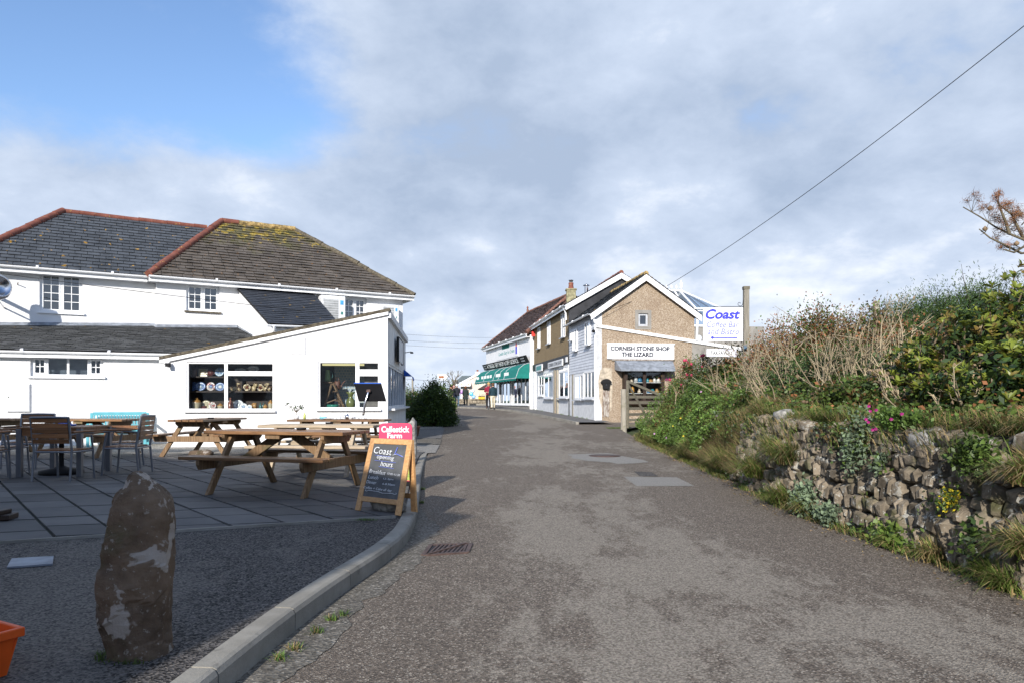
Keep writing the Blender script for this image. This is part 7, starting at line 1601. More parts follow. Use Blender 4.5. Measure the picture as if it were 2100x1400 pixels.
# ivy and weeds between the stones
def wall_pts(n, y0, y1, z0, z1, g): 
    y = g.uniform(y0, y1, n); z = g.uniform(z0, z1, n); return np.array([(BX(a)+.21*b**1.3-.09+g.uniform(-.03, .02), a, rz(a)+b) for a, b in zip(y, z)])
def wall_plant(name, px_, z0, z1, wid, n, mats, size, label, cat='plant', seed=0, mi=None, asp=.6, o=-.02):
    d = tpos(px_, 0, .1)[1]; g = np.random.default_rng(seed); a = d+g.normal(size=n)*wid*.42; b = (z0+z1)/2+g.normal(size=n)*(z1-z0)*.26; b = np.clip(b, .02, 2)
    p = np.array([(BX(q)+.21*min(r_, 1)**1.3-.13+o+g.uniform(-.06, .06), q, rz(q)+r_) for q, r_ in zip(a, b)])
    if mi is not None: mi = g.choice(len(mats), n, p=mi)
    t_ = thing(name, tuple(p.mean(0)), label, cat); leaf_cloud('foliage', p, mats, size, t_, asp, seed, 1, mi=mi, kind='stuff'); return t_
wall_plant('grey_green_plant', 1772, .62, 1.10, .20, 900, [M_leafg, M_leafm], .045, 'grey-green mounded plant spilling from the wall top', seed=31, mi=[.8, .2])
wall_plant('grey_green_plant', 1690, .05, .36, .28, 600, [M_leafg], .05, 'grey-green clump at the wall foot, the far one of the lower pair', seed=32)
wall_plant('grey_green_plant', 1745, .03, .22, .20, 330, [M_leafg], .05, 'grey-green clump at the wall foot, the near one of the lower pair', seed=33)
wall_plant('grey_green_plant', 1830, .62, .80, .12, 160, [M_leafg, M_leafm], .045, 'grey-green tuft growing in the middle of the stone wall', seed=34, mi=[.7, .3])
wall_plant('daisy_plant', 1835, 1.0, 1.18, .36, 900, [M_leafb], .05, 'bright green low plant with magenta flowers on the wall top', seed=35, o=.05)
wall_plant('dark_green_plant', 2020, .72, 1.0, .26, 700, [M_leafm, M_leafb], .045, 'dark green cushion hanging over the wall at right', seed=36, mi=[.7, .3])
wall_plant('ivy', 2055, .12, .42, .16, 130, [M_leafd, M_leafm], .05, 'ivy trailing over the last stones at the right', 'ivy', seed=37, mi=[.7, .3])
wall_plant('yellow_moss', 1990, .42, .6, .09, 260, [M_fyel, M_leafm], .03, 'yellow-green moss cushion between the stones at right', 'moss', seed=38, mi=[.35, .65])
wall_plant('dock_plant', 1880, .0, .22, .3, 220, [M_leafm, M_grass], .055, 'low leafy weed at the road edge under the stone wall', seed=39, mi=[.5, .5])
def flowers(pts, mat, size, parent, name='flower', seed=0):
    g = np.random.default_rng(seed)
    for p in pts:
        mb = MB(); c = Vector(p); n_ = Vector((-.5+g.normal()*.3, -1, .6)).normalized(); u_ = n_.cross(Vector((0, 0, 1))).normalized(); v_ = n_.cross(u_)
        vs = [c+n_*size*.15]; k = 10
        for j in range(k): a = 2*math.pi*j/k; r_ = size*(.5 if j % 2 == 0 else .36); vs.append(c+(u_*math.cos(a)+v_*math.sin(a))*r_)
        mb.add(vs, [(0, 1+j, 1+(j+1) % k) for j in range(k)]); mb.build(name, mat, parent)
dz_ = bpy.data.objects['daisy_plant']; d = tpos(1835, 0, .1)[1]; g = np.random.default_rng(9)
flowers([(BX(d+a)-.02+g.uniform(-.03, .03), d+a, rz(d)+b) for a, b in zip(g.uniform(-.3, .3, 9), g.uniform(.98, 1.2, 9))], M_fmag, .036, dz_)
# ---- bright trailing mat with lilac flowers on the far bank
def mat_plant(xa, xb, label, seed):
    ya, yb_ = sorted((tpos(xa, 0, .5)[1], tpos(xb, 0, .5)[1])); g = np.random.default_rng(seed); n = 13000; p = surf_pts(n, .10, 1.7, ya, yb_, g)
    q = np.array([mnoise.noise(Vector((a*.9, b*.9, seed))) for a, b, c in p]); q2 = np.array([mnoise.noise(Vector((a*2.6, b*2.6, seed))) for a, b, c in p]); p[:, 2] += .14+.26*q+.14*q2+g.uniform(-.06, .06, n); p[:, 0] -= .13+.16*q+.14*q2
    p = p[(q+.5*q2 > -.28)]
    o = tag(leaf_cloud('trailing_mat_plant', p, [M_leafb, M_leafm], .06, None, .45, seed, .6, mi=(g.uniform(size=len(p)) < .35).astype(int), tone_=.4), label, 'ground cover plant')
    f = p[g.integers(0, len(p), 14)]+[-.05, -.04, .03]; flowers(f[:7], M_flil, .055, o); flowers(f[9:], M_fyel, .045, o); return o
mat_plant(1335, 1400, 'far bright green trailing mat on the bank next to the gate', 41); mat_plant(1385, 1490, 'near bright green trailing mat with lilac flowers on the bank', 42)
# ---- branching dead stems
def stems(name, loc, n, h, spread, label, seed, mats=None, leafy=0, cat='dead stems', group='clumps of dry dead stems on the bank', rad=.011, lean=(0, 0)):
    g = np.random.default_rng(seed); t_ = thing(name, loc, label, cat, group); mb = MB(); ends = []; c = Vector(loc)
    def br(p, d, L_, r_, lvl):
        k = 3; pts = [p]; q = p.copy(); dd = d.copy()
        for i in range(k): dd = (dd+Vector(g.normal(size=3)*.10)+Vector((lean[0], lean[1], 0))*.05).normalized(); q = q+dd*L_/k; pts.append(q.copy())
        mb.tube(pts, [r_, r_*.85, r_*.7, r_*.5], 4, False)
        ends.append(q.copy())
        if lvl < 2:
            for i in range(int(g.integers(1, 4))):
                f = g.uniform(.35, 1); m_ = p.lerp(q, f); d2 = (dd+Vector(g.normal(size=3)*.55)).normalized(); d2.z = abs(d2.z)*.8+.15; br(m_, d2.normalized(), L_*g.uniform(.3, .55), r_*.55, lvl+1)
    for i in range(n):
        a = g.uniform(0, 2*np.pi); r_ = g.uniform(.1, 1)*spread; d = Vector((math.cos(a)*r_+lean[0], math.sin(a)*r_+lean[1], 1)).normalized(); br(c+Vector((g.normal()*.12, g.normal()*.12, -.03)), d, h*g.uniform(.55, 1.05), rad*g.uniform(.6, 1.2), 0)
    mb.build('stem', (mats or [M_stem])[0], t_, kind='stuff')
    if leafy:
        E_ = np.array([list(v) for v in ends]); E_ = E_[g.integers(0, len(E_), leafy)]+g.normal(size=(leafy, 3))*.05
        leaf_cloud('withered_leaves', E_, (mats or [M_stem])[1:] or [M_rust], .05, t_, .5, seed, 1, mi=g.choice(max(1, len((mats or [0, 1])[1:])), leafy), kind='stuff')
    return t_
def bp(px_, d, dz=0): x = (px_-1050)/F*d; return Vector((x, d, bank_z(x, d)+dz))
dead = [(1500, 15.0, 16, .95, .75, 'pale dead stems sprawling in front of the takeaway sign', (-.45, -.1)), (1560, 14.0, 18, 1.45, .5, 'tall dead stem clump just right of the sign post', (-.1, 0)), (1620, 13.0, 20, 1.5, .45, 'dense dead stem clump in front of the rust-brown bushes', (0, 0)), (1590, 11.5, 12, 1.25, .6, 'dead stems leaning left over the grass above the first stonework', (-.4, 0)),
        (1690, 11.0, 16, 1.35, .55, 'thick bare stalks standing between the two brown bush groups', (.1, 0)), (1720, 9.8, 12, 1.2, .7, 'sprawling bare stalks over dark undergrowth, middle of the bank', (-.3, 0)), (1770, 10.0, 18, 1.2, .5, 'dead stem clump left of the broad-leaved shrub', (0, 0)), (1830, 9.6, 16, 1.1, .5, 'dead stem clump against the left side of the broad-leaved shrub', (.05, 0)), (1850, 7.4, 7, .6, .8, 'few pale stalks lying over the brambles above the wall', (-.5, 0)), (1985, 6.6, 7, .55, .8, 'few dry stalks poking from the broad-leaved shrub', (-.4, 0)), (1400, 17.5, 7, .6, .8, 'low dead stems beyond the flowering bush', (0, 0))]
for i, (x, d, n_, h, sp, lb, ln) in enumerate(dead): stems('dead_stem_clump', bp(x, d), n_, h*.86, sp, lb, 200+i, [M_stem, M_stem2], 40, lean=ln, rad=.0115)
def seed_heads():
    t_ = thing('seed_head_clump', bp(1690, 9.0), 'cluster of round brown seed heads on thin stalks above the stonework', 'seed heads')
    for (x, y) in ((1666, 807), (1674, 812), (1682, 808), (1648, 823), (1655, 824), (1666, 823), (1680, 824), (1672, 837), (1643, 856)):
        p = P(x, y, 8.9); mb = MB(); mb.lathe([(0, -.022), (.018, -.016), (.026, 0), (.018, .018), (0, .02)], 8, Matrix.Translation(p)); h = mb.build('seed_head', M_stem2, t_); mb = MB(); b = bp(1685, 9.0); mb.tube([p, p.lerp(b, .5)+Vector((.02, 0, 0)), b], .004, 4); mb.build('stalk', M_stem2, t_)
seed_heads()
# ---- bushes: twigs plus clumps of leaves
def bush(name, loc, rx, ry, h, mats, n, size, label, seed, mi=None, asp=.5, cat='bush', clumps=26, twig=M_bark, group=None, tilt=1, wisps=0, base=.0, cl=.20):
    g = np.random.default_rng(seed); t_ = thing(name, loc, label, cat, group); c = np.array(loc)
    th = g.uniform(0, 2*np.pi, clumps); ph = np.arccos(g.uniform(-.15, 1, clumps)); r_ = g.uniform(.55, 1.0, clumps); cc_ = np.stack([np.cos(th)*np.sin(ph)*rx*r_, np.sin(th)*np.sin(ph)*ry*r_, base+np.clip(np.cos(ph), 0, 1)*h*r_*.88+.06*h], 1)+c
    which = g.integers(0, clumps, n); cs_ = np.array([rx, ry, h*.7])*cl; P_ = cc_[which]+g.normal(size=(n, 3))*cs_*g.uniform(.6, 1.2, clumps)[which][:, None]
    P_ = P_[P_[:, 2] > c[2]-.05]; n2 = len(P_); out = (P_-(c+[0, 0, h*.35])); out /= np.linalg.norm(out, axis=1)[:, None]
    leaf_cloud('foliage', P_, mats, size, t_, asp, seed, tilt, mi=None if mi is None else g.choice(len(mats), n2, p=mi), tone_=.4, updir=out*.8, kind='stuff')
    mb = MB()
    for q in cc_: m_ = (Vector(loc)+Vector(q))/2+Vector(g.normal(size=3)*.05); mb.tube([Vector(loc), m_, Vector(q)], [.02, .012, .005], 5, False)
    for k in range(wisps):
        q = Vector(cc_[g.integers(0, clumps)]); d = Vector((g.normal()*.3, g.normal()*.3, 1)).normalized(); L_ = g.uniform(.2, .55)*h; mb.tube([q, q+d*L_*.5, q+d*L_+Vector((g.normal()*.05, 0, 0))], [.006, .005, .002], 4, False)
    mb.build('branch', twig, t_, kind='stuff'); return t_, cc_
hedge = [(1555, 17.5, .9, .9, 1.35, [M_bramble, M_rust, M_leafm], [.4, .4, .2], 'bramble bush with rust leaves immediately right of the sign post'), (1612, 16.5, .9, .8, 1.45, [M_rust, M_stem2, M_leafm], [.6, .25, .15], 'rusty brown bush, the reddest one behind the dead stems'), (1672, 16.0, 1.0, .9, 1.75, [M_bramble, M_leafm, M_rust], [.4, .35, .25], 'tall yellow-green wispy bush, highest in the middle of the bank'),
         (1735, 15.5, 1.0, .9, 1.45, [M_rust, M_bramble, M_stem2], [.45, .35, .2], 'brown twiggy bush behind the thick bare stalks'), (1795, 15.0, 1.0, .9, 1.5, [M_stem2, M_bramble, M_leafm], [.5, .3, .2], 'brown bush around the small pale post'), (1740, 11.5, .9, .7, .95, [M_gorse, M_bramble], [.7, .3], 'dark green gorse bush behind the sprawling stalks'), (1650, 13.0, .8, .6, .8, [M_gorse, M_leafd], [.6, .4], 'dark low bush under the dead stems in the middle of the bank'), (1845, 12.5, .9, .7, 1.25, [M_rust, M_bramble, M_stem2], [.4, .4, .2], 'rust-leaved bramble between gorse hedge and dead stems'), (1800, 8.7, .6, .4, .5, [M_bramble, M_leafm], [.6, .4], 'low dark bramble mound above the stone wall'), (1560, 12.8, .5, .5, .45, [M_bramble, M_leafm], [.5, .5], 'low bramble patch behind the green grass tuft'), (1480, 17.5, .7, .7, .65, [M_leafd, M_bramble], [.5, .5], 'dark shrub behind the takeaway sign')]
for i, (x, d, rx, ry, h, ms_, mi, lb) in enumerate(hedge): bush('bramble_bush', bp(x, d), rx, ry, h*.74, ms_, 5200, .06, lb, 300+i, mi, .55, wisps=26, clumps=34, twig=M_stem2, group='bushes on top of the bank', cl=.24)
for i, (x, d, h, lb) in enumerate(((1905, 15.5, 1.75, 'left mound of the dark green gorse hedge on the skyline'), (1965, 14.5, 1.95, 'middle mound of the dark green gorse hedge on the skyline'), (2025, 14.0, 2.1, 'right mound of the dark green gorse hedge behind the broad-leaved shrub'), (1865, 16.5, 1.55, 'leftmost low end of the gorse hedge on the skyline'))):
    bush('gorse_bush', bp(x, d), 1.25, 1.0, h*.66, [M_gorse, M_leafd, M_leafm], 12000, .065, lb, 340+i, [.65, .2, .15], .22, clumps=60, group='gorse bushes on the skyline', tilt=2, wisps=10, cl=.17)
# broad-leaved shrub at the right, in rosettes
sh = thing('broad_leaved_shrub', bp(2010, 7.4), 'large broad-leaved shrub with yellow-green and bronze leaves filling the right edge', 'shrub')
g = np.random.default_rng(55); cen = []
lob = [(1925, 8.2, .80, .75), (1985, 7.6, .95, .95), (2050, 7.3, 1.05, 1.25), (2120, 7.2, 1.1, 1.42), (2200, 7.2, 1.1, 1.35), (1905, 8.6, .6, .45), (2090, 6.3, .75, .75), (1990, 6.9, .65, .5), (2180, 6.2, .8, .8), (2290, 6.8, 1.0, 1.2)]
for (x, d, r_, h) in lob:
    h *= .74; b = np.array(bp(x, d)); n = int(85*r_*(h+.5)); th = g.uniform(0, 2*np.pi, n); ph = np.arccos(g.uniform(-.05, 1, n)); rr = g.uniform(.72, 1.06, n)
    cen.append(np.stack([np.cos(th)*np.sin(ph)*r_*rr*.8, np.sin(th)*np.sin(ph)*r_*rr*.8, .1+np.clip(np.cos(ph), 0, 1)*h*rr], 1)+b)
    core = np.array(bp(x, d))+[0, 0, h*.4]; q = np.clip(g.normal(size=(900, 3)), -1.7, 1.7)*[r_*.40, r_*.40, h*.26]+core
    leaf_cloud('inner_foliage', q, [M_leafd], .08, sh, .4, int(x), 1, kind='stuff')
cen = np.concatenate(cen); LV = []; 
for c in cen:
    ax_ = np.array([g.normal()*.35-.15, g.normal()*.35-.35, .9]); ax_ /= np.linalg.norm(ax_); k = int(g.integers(7, 11)); a0 = g.uniform(0, 6)
    t1_ = np.cross(ax_, [1, 0, 0]); t1_ /= np.linalg.norm(t1_); t2_ = np.cross(ax_, t1_)
    for j in range(k):
        a = a0+j*2.4; el = .35+.5*g.random(); d = (t1_*math.cos(a)+t2_*math.sin(a))*math.cos(el)+ax_*math.sin(el); LV.append((c-ax_*.05*j/k, d, .085*g.uniform(.7, 1.3), ax_))
LV.sort(key=lambda l: np.linalg.norm(l[0]-np.array([0, 0, CZ]))+ (5 if (l[0][0]/l[0][1] > .73) else 0))
lm = bpy.data.meshes.new('leaf'); lm.from_pydata([(0, 0, 0), (.18, .35, .05), (0, .38, -.02), (-.18, .35, .05), (.15, .7, .02), (0, .72, -.05), (-.15, .7, .02), (0, 1, -.16)], [], [(0, 1, 2), (0, 2, 3), (1, 4, 5, 2), (2, 5, 6, 3), (4, 7, 5), (5, 7, 6)]); lm.materials.append(M_leaf)
lmv = np.array([list(v.co) for v in lm.vertices]); VV = []; 
for i, (c, d, L_, ax_) in enumerate(LV):
    y_ = Vector(d); x_ = y_.cross(Vector(ax_)).normalized(); z_ = x_.cross(y_)
    if i < 300: piece('leaf', lm, sh, Matrix((( x_.x*L_*1.1, y_.x*L_, z_.x*L_, c[0]), (x_.y*L_*1.1, y_.y*L_, z_.y*L_, c[1]), (x_.z*L_*1.1, y_.z*L_, z_.z*L_, c[2]), (0, 0, 0, 1))))
    else: VV.append(lmv @ np.array([list(x_*L_*1.1), list(y_*L_), list(z_*L_)])+c)
VV = np.array(VV); nn_ = len(VV); b = np.arange(nn_)*8; tris = [(0, 1, 2), (0, 2, 3), (1, 4, 5), (1, 5, 2), (2, 5, 6), (2, 6, 3), (4, 7, 5), (5, 7, 6)]
o = npmesh('further_leaves', VV.reshape(-1, 3), np.concatenate([np.stack([b+i, b+j, b+k], 1) for i, j, k in tris]), M_leaf, sh); o['kind'] = 'stuff'
a_ = o.data.attributes.new('tone', 'FLOAT', 'POINT'); a_.data.foreach_set('value', np.repeat(g.uniform(-.45, .45, nn_), 8).astype(np.float32))
mb = MB(); 
for c in cen[::4]: b_ = Vector(bp(2020+g.normal()*60, 7.4)); mb.tube([b_, (b_+Vector(c))/2+Vector(g.normal(size=3)*.08), Vector(c)], [.02, .014, .006], 5, False)
mb.build('branch', M_bark, sh, kind='stuff')
# red valerian bush
vb, vc = bush('red_valerian_bush', bp(1432, 18.5), .75, .6, 1.0, [M_leafm, M_rust, M_bramble], 5200, .05, 'bushy plant dotted with pinkish-red flower heads on the bank before the shop', 401, [.45, .2, .35], .5, wisps=16)
g = np.random.default_rng(5)
for q in vc[:22]:
    p = Vector(q)+Vector((-.12, -.22, .12+.1*g.random())); mb = MB(); mb.lathe([(0, -.035), (.035, -.01), (.03, .03), (0, .045)], 6, Matrix.Translation(p)); mb.build('flower_head', M_fpink, vb)
g2_ = bush('valerian_outlier', bp(1395, 19.5), .45, .4, .55, [M_leafm, M_bramble], 1500, .05, 'small leafy clump with two magenta flowers left of the red-flowered bush', 402, [.6, .4], .5, cat='plant')[0]
flowers([P(1367, 778, 19.0), P(1373, 777, 19.0)], M_fmag, .10, g2_)
# ---- dead pine leaning in from beyond the right edge
pt = thing('pine_tree', bp(2330, 9.5), 'half-dead pine with brown needle tufts reaching in at the upper right', 'tree'); b_ = Vector(bp(2330, 9.5)); pd = 8.8
mb = MB(); tp_ = P(2290, 470, pd+.3); mb.tube([b_, b_.lerp(tp_, .5)+Vector((.1, 0, 0)), tp_, P(2320, 330, pd+.4), P(2300, 180, pd+.6)], [.15, .12, .09, .06, .03], 8); mb.build('trunk', M_pineb, pt)
limbs = [[(2290, 470), (2200, 500), (2100, 492), (2070, 480), (2040, 465), (2010, 445), (1975, 425)], [(2200, 500), (2130, 515), (2095, 520), (2065, 505), (2030, 488), (2008, 470)], [(2100, 492), (2085, 462), (2075, 440), (2048, 420)], [(2070, 480), (2062, 455), (2052, 430), (2045, 412)], [(2200, 500), (2150, 460), (2115, 440), (2095, 462)], [(2130, 515), (2110, 500), (2080, 518), (2058, 512)], [(2290, 470), (2210, 440), (2160, 400), (2120, 420)]]
g = np.random.default_rng(8); nts = []
for lb_ in limbs:
    pts = [P(x, y, pd+g.uniform(-.15, .15)) for x, y in lb_]; mb = MB(); k = len(pts); mb.tube(pts, [.016*(1-i/k)+.004 for i in range(k)], 6); mb.build('limb', M_pineb, pt)
    for i, p in enumerate(pts[1:], 1):
        for j in range(4):
            q = p.lerp(pts[i-1], g.random())+Vector((g.normal()*.05, g.normal()*.08, .05+g.random()*.09)); mb = MB(); mb.tube([p.lerp(pts[i-1], .5), q], [.004, .002], 4); mb.build('twig', M_pineb, pt)
            if lb_[min(i, len(lb_)-1)][1] < 470 or g.random() < .25: nts.append(q)
N_ = np.array([list(q) for q in nts]); n = 45; NB = np.repeat(N_, n, 0)+g.normal(size=(len(N_)*n, 3))*.02
leaf_cloud('needles', NB+g.normal(size=NB.shape)*.015, [M_pinen, M_rust], .09, pt, .05, 9, 1, mi=(g.uniform(size=len(NB)) < .4).astype(int), kind='stuff')
for (x, y) in ((2030, 428), (2020, 470), (2085, 500), (2092, 440)): mb = MB(); mb.lathe([(0, -.03), (.025, -.015), (.03, .01), (0, .04)], 8, Matrix.Translation(P(x, y, pd-.05))); mb.build('cone', M_stem2, pt)
# ---- round dark shrub by the road on the left, things beyond it
sb = gp(888, 874); bush('round_shrub', Vector((sb.x, sb.y+.6, pz(27))), .86, .8, 1.62, [M_leafd, M_leafm], 26000, .075, 'rounded dark evergreen shrub between the annexe and the road', 500, [.66, .34], .5, clumps=110, cl=.15)
for i, (x, d, rx, h, lb) in enumerate(((842, 44, 1.2, 1.4, 'low green hedge bush seen past the end of the annexe'), (833, 34, .9, 1.1, 'dark bush in the gap directly beside the annexe end'), (815, 60, 2.5, 2.0, 'distant tree clump behind the white annexe'))):
    bush('hedge_bush', Vector(((x-1050)/F*d, d, rz(d))), rx, rx, h, [M_leafm, M_leafd, M_rust], 5000, .10, lb, 510+i, [.6, .3, .1], .5, clumps=40)
mb = MB(); p = P(846, 838, 38); mb.tube([Vector((p.x, p.y, rz(38))), P(846, 776, 38)], .05, 8); tag(mb.build('thin_post', M_pole), 'thin dark post left of the round shrub', 'post')
for i, (x, y, lb) in enumerate(((685, 1272, 'weed in the gutter, tallest of the five below the kerb'), (708, 1262, 'weed at the kerb foot, furthest of the lower five'), (653, 1298, 'spreading weed at the kerb foot, third of the lower five'), (610, 1332, 'yellowish weed at the kerb joint, second from the bottom'), (577, 1353, 'small weed at the kerb joint nearest the camera'), (868, 1003, 'grass sprig in the gutter beside the pink sign, the far one'), (866, 1031, 'grass sprig in the gutter beside the chalkboard'))):
    c = gp(x, y); g = np.random.default_rng(i); n = 46; s_ = .07 if i != 1 else .06
    tag(blades('weed', g.normal(size=(n, 3))*[.016, .016, 0]+np.array([c.x-.01, c.y, c.z]), s_, [M_leafb, M_straw], None, .007, 1.0, .5, i, mi=(g.uniform(size=n) < (.5 if i == 3 else .2)).astype(int)), lb, 'weed')
c = gp(748, 1068, pz); g = np.random.default_rng(4); tag(blades('weed', g.normal(size=(120, 3))*[.05, .012, 0]+np.array([c.x, c.y, c.z+.01]), .035, [M_leafb], None, .006, 1, .5, 4), 'strip of moss and grass at the paving edge below the chalkboard', 'weed')

rock('earth_mound', bp(1835, 8.9)+Vector((0, 0, .10)), (.36, .30, .30), M_soil2, 'bare earth mound showing through the brambles above the wall', 'earth mound', 4)
rock('earth_mound', bp(1755, 8.3)+Vector((0, 0, -.02)), (.16, .2, .13), M_soil2, 'small bare earth hump near the wall top left of the larger one', 'earth mound', 6)

# growth spilling over the wall top and along its foot
g = np.random.default_rng(91); yy_ = g.uniform(3.6, 12.5, 2800); keep = np.array([mnoise.noise(Vector((y*1.1, 2, 0))) for y in yy_]) > -.12; yy_ = yy_[keep]; n = len(yy_)
pts = np.array([(BX(y)+.16+o, y, rz(y)+.98-max(0, -o+.10)*1.2*dr) for y, o, dr in zip(yy_, g.uniform(-.16, .25, n), g.uniform(.1, .8, n))])
tag(blades('wall_top_grass', pts, .20, [M_grass, M_straw], None, .008, .7, .7, 92, np.tile([[-.45, -.05]], (n, 1)), mi=(g.uniform(size=n) < .45).astype(int), tone_=.4), kind='stuff')
yy_ = g.uniform(3.6, 12.5, 4000); keep = np.array([mnoise.noise(Vector((y*.9, 12, 0))) for y in yy_]) > .02; yy_ = yy_[keep]; n = len(yy_)
pts = np.array([(BX(y)+.10+o, y+dy, rz(y)+z) for y, o, dy, z in zip(yy_, g.normal(size=n)*.05, g.normal(size=n)*.04, 1.02-np.abs(g.normal(size=n))*.16)])
leaf_cloud('wall_top_creeper', pts, [M_leafm, M_bramble, M_leafg], .045, None, .7, 93, 1, mi=g.choice(3, n, p=[.45, .4, .15]), kind='stuff')
yy_ = g.uniform(3.6, 11.5, 2600); keep = np.array([mnoise.noise(Vector((y*1.3, 22, 0))) for y in yy_]) > .0; yy_ = yy_[keep]; n = len(yy_)
pts = np.array([(BX(y)-.04+o, y, rz(y)+z) for y, o, z in zip(yy_, g.normal(size=n)*.04, np.abs(g.normal(size=n))*.07)])
leaf_cloud('wall_foot_weeds', pts, [M_leafm, M_leafb, M_leafg], .045, None, .6, 94, 1, mi=g.choice(3, n, p=[.5, .25, .25]), kind='stuff')
# moss and small ferns in the joints
yy_ = g.uniform(3.6, 10.6, 2600); zz_ = g.uniform(.05, .95, 2600); keep = np.array([mnoise.noise(Vector((y*2.2, z*3, 5))) for y, z in zip(yy_, zz_)]) > .28; yy_, zz_ = yy_[keep], zz_[keep]
pts = np.array([(BX(y)+.21*z**1.3-.07+g.normal()*.02, y, rz(y)+z) for y, z in zip(yy_, zz_)])
leaf_cloud('joint_plants', pts, [M_leafm, M_bramble], .04, None, .5, 95, 1, mi=g.choice(2, len(pts)), kind='stuff')
# weeds and grit at the base of the standing stone
c = Vector(((262-1050)/F*3.07, 3.07, CZ-PD)); pts = np.array([(c.x+.17*math.cos(a)*g.uniform(.85, 1.1), c.y+.10+.13*math.sin(a)*g.uniform(.9, 1.15), c.z-.004) for a in np.concatenate([g.normal(size=60)*.35-2.6, g.normal(size=25)*.2-1.3])])
tag(blades('stone_foot_weeds', pts, .045, [M_grass, M_leafb], None, .005, .9, .5, 96, mi=(g.uniform(size=len(pts)) < .4).astype(int)), kind='stuff')
# ================================================================ SIGN POST, GATE, WIRES
SD = 17.0
sp = thing('sign_post', bp(1530, SD), 'weathered square wooden post carrying the Coast coffee bar signs', 'post')
b_ = sp.location; tz_ = P(1530, 589, SD).z; mb = MB(); mb.box(b_.x-.062, b_.x+.062, SD-.06, SD+.06, b_.z-.3, tz_); mb.build('post', M_pole, sp, .008)
mb = MB(); mb.box(b_.x-.072, b_.x+.072, SD-.07, SD+.07, tz_-.06, tz_+.012); mb.build('cap', M_greywood, sp)
mb = MB(); pr = [P(1524, 671-46+2, SD), P(1470, 629, SD-.02)]; mb.tube([P(1524, 629, SD), P(1462, 629, SD)], .008, 6); mb.build('hanging_bar', M_black, sp)
sc_pts = [P(1517+r_*math.cos(a), 623-r_*math.sin(a), SD) for a, r_ in [(k*.5, 1+.42*k) for k in range(14)]]; mb = MB(); mb.tube(sc_pts+[P(1524, 616, SD)], .006, 5); mb.build('scroll', M_black, sp)
mb = MB(); mb.box(b_.x-.10, b_.x-.03, SD-.16, SD-.06, P(0, 716, SD).z, P(0, 708, SD).z); tag(mb.build('outdoor_light', tone('blue_grey_metal', (.10, .16, .22))), 'small blue-grey outdoor light fixed low on the sign post', 'light')
def framed(px0, py0, px1, py1, label, tilt=0.0):
    c = P((px0+px1)/2, (py0+py1)/2, SD-.02); w_ = (px1-px0)*SD/F; h = (py1-py0)*SD/F; t_ = thing('coffee_bar_sign', c, label, 'sign'); M0 = Matrix.Translation(c) @ Matrix.Rotation(tilt, 4, 'Y')
    mb = MB(); mb.box(-w_/2, w_/2, -.012, .012, -h/2, h/2, M0); mb.build('board', M_white, t_, .004)
    i = .03 if h > .4 else .015; l = .008
    for q in ((-w_/2+i, w_/2-i, -h/2+i, -h/2+i+l), (-w_/2+i, w_/2-i, h/2-i-l, h/2-i), (-w_/2+i, -w_/2+i+l, -h/2+i+l, h/2-i-l), (w_/2-i-l, w_/2-i, -h/2+i+l, h/2-i-l)): mb = MB(); mb.box(q[0], q[1], -.0145, -.012, q[2], q[3], M0); mb.build('blue_border', M_blue_p, t_)
    return t_, c, M0
t_, c, M0 = framed(1442, 631, 1523.5, 700, 'square white Coast Coffee Bar and Bistro sign hanging from the post'); s_ = SD/F; X1 = Vector((1, 0, 0))
def tx(txt, cx_, cy_, w_, h, m, bold, shear=.25): text(txt, P(cx_, cy_, SD-.034), w_*s_, h*s_, X1, Zup, m, t_, bold=bold, shear=shear)
tx('Coast', 1482.5, 644.5, 71, 20.5, M_blue_t, .035); tx('Coffee Bar', 1482.5, 665.5, 66, 12, M_blue_p, .008); tx('and Bistro', 1483.5, 680, 65, 12, M_blue_p, .008)
mb = MB(); y_ = 692.3; p0, p1 = P(1512, y_, SD-.035), P(1462, y_, SD-.035); mb.hexa([P(1462, y_+1.3, SD-.034), P(1512, y_+1.3, SD-.034), P(1512, y_+1.3, SD-.033), P(1462, y_+1.3, SD-.033), P(1462, y_-1.3, SD-.034), P(1512, y_-1.3, SD-.034), P(1512, y_-1.3, SD-.033), P(1462, y_-1.3, SD-.033)])
mb.add([P(1456, y_, SD-.034), P(1463, y_+4, SD-.034), P(1463, y_-4, SD-.034)], [(0, 1, 2)]); mb.build('arrow', M_blue_t, t_)
t_, c, M0 = framed(1449, 715.5, 1510, 731, 'narrow white TAKEAWAY sign hanging below the square coffee bar sign', R(1)); text('TAKEAWAY', c+Vector((0, -.016, 0)), 46*s_, 8*s_, X1, Zup, M_ink, t_, bold=.006)
mb = MB(); mb.tube([P(1465, 700, SD), P(1465, 716, SD)], .004, 4); mb.build('hanging_link', M_black, t_); mb = MB(); mb.tube([P(1500, 700, SD), P(1500, 716, SD)], .004, 4); mb.build('hanging_link', M_black, t_)
p = bp(1797, 17); mb = MB(); mb.box(p.x-.06, p.x+.06, 16.94, 17.06, p.z, P(0, 618, 17).z); tag(mb.build('fence_post', M_pole, None, .006), 'short pale square post poking out of the brown bushes', 'post')
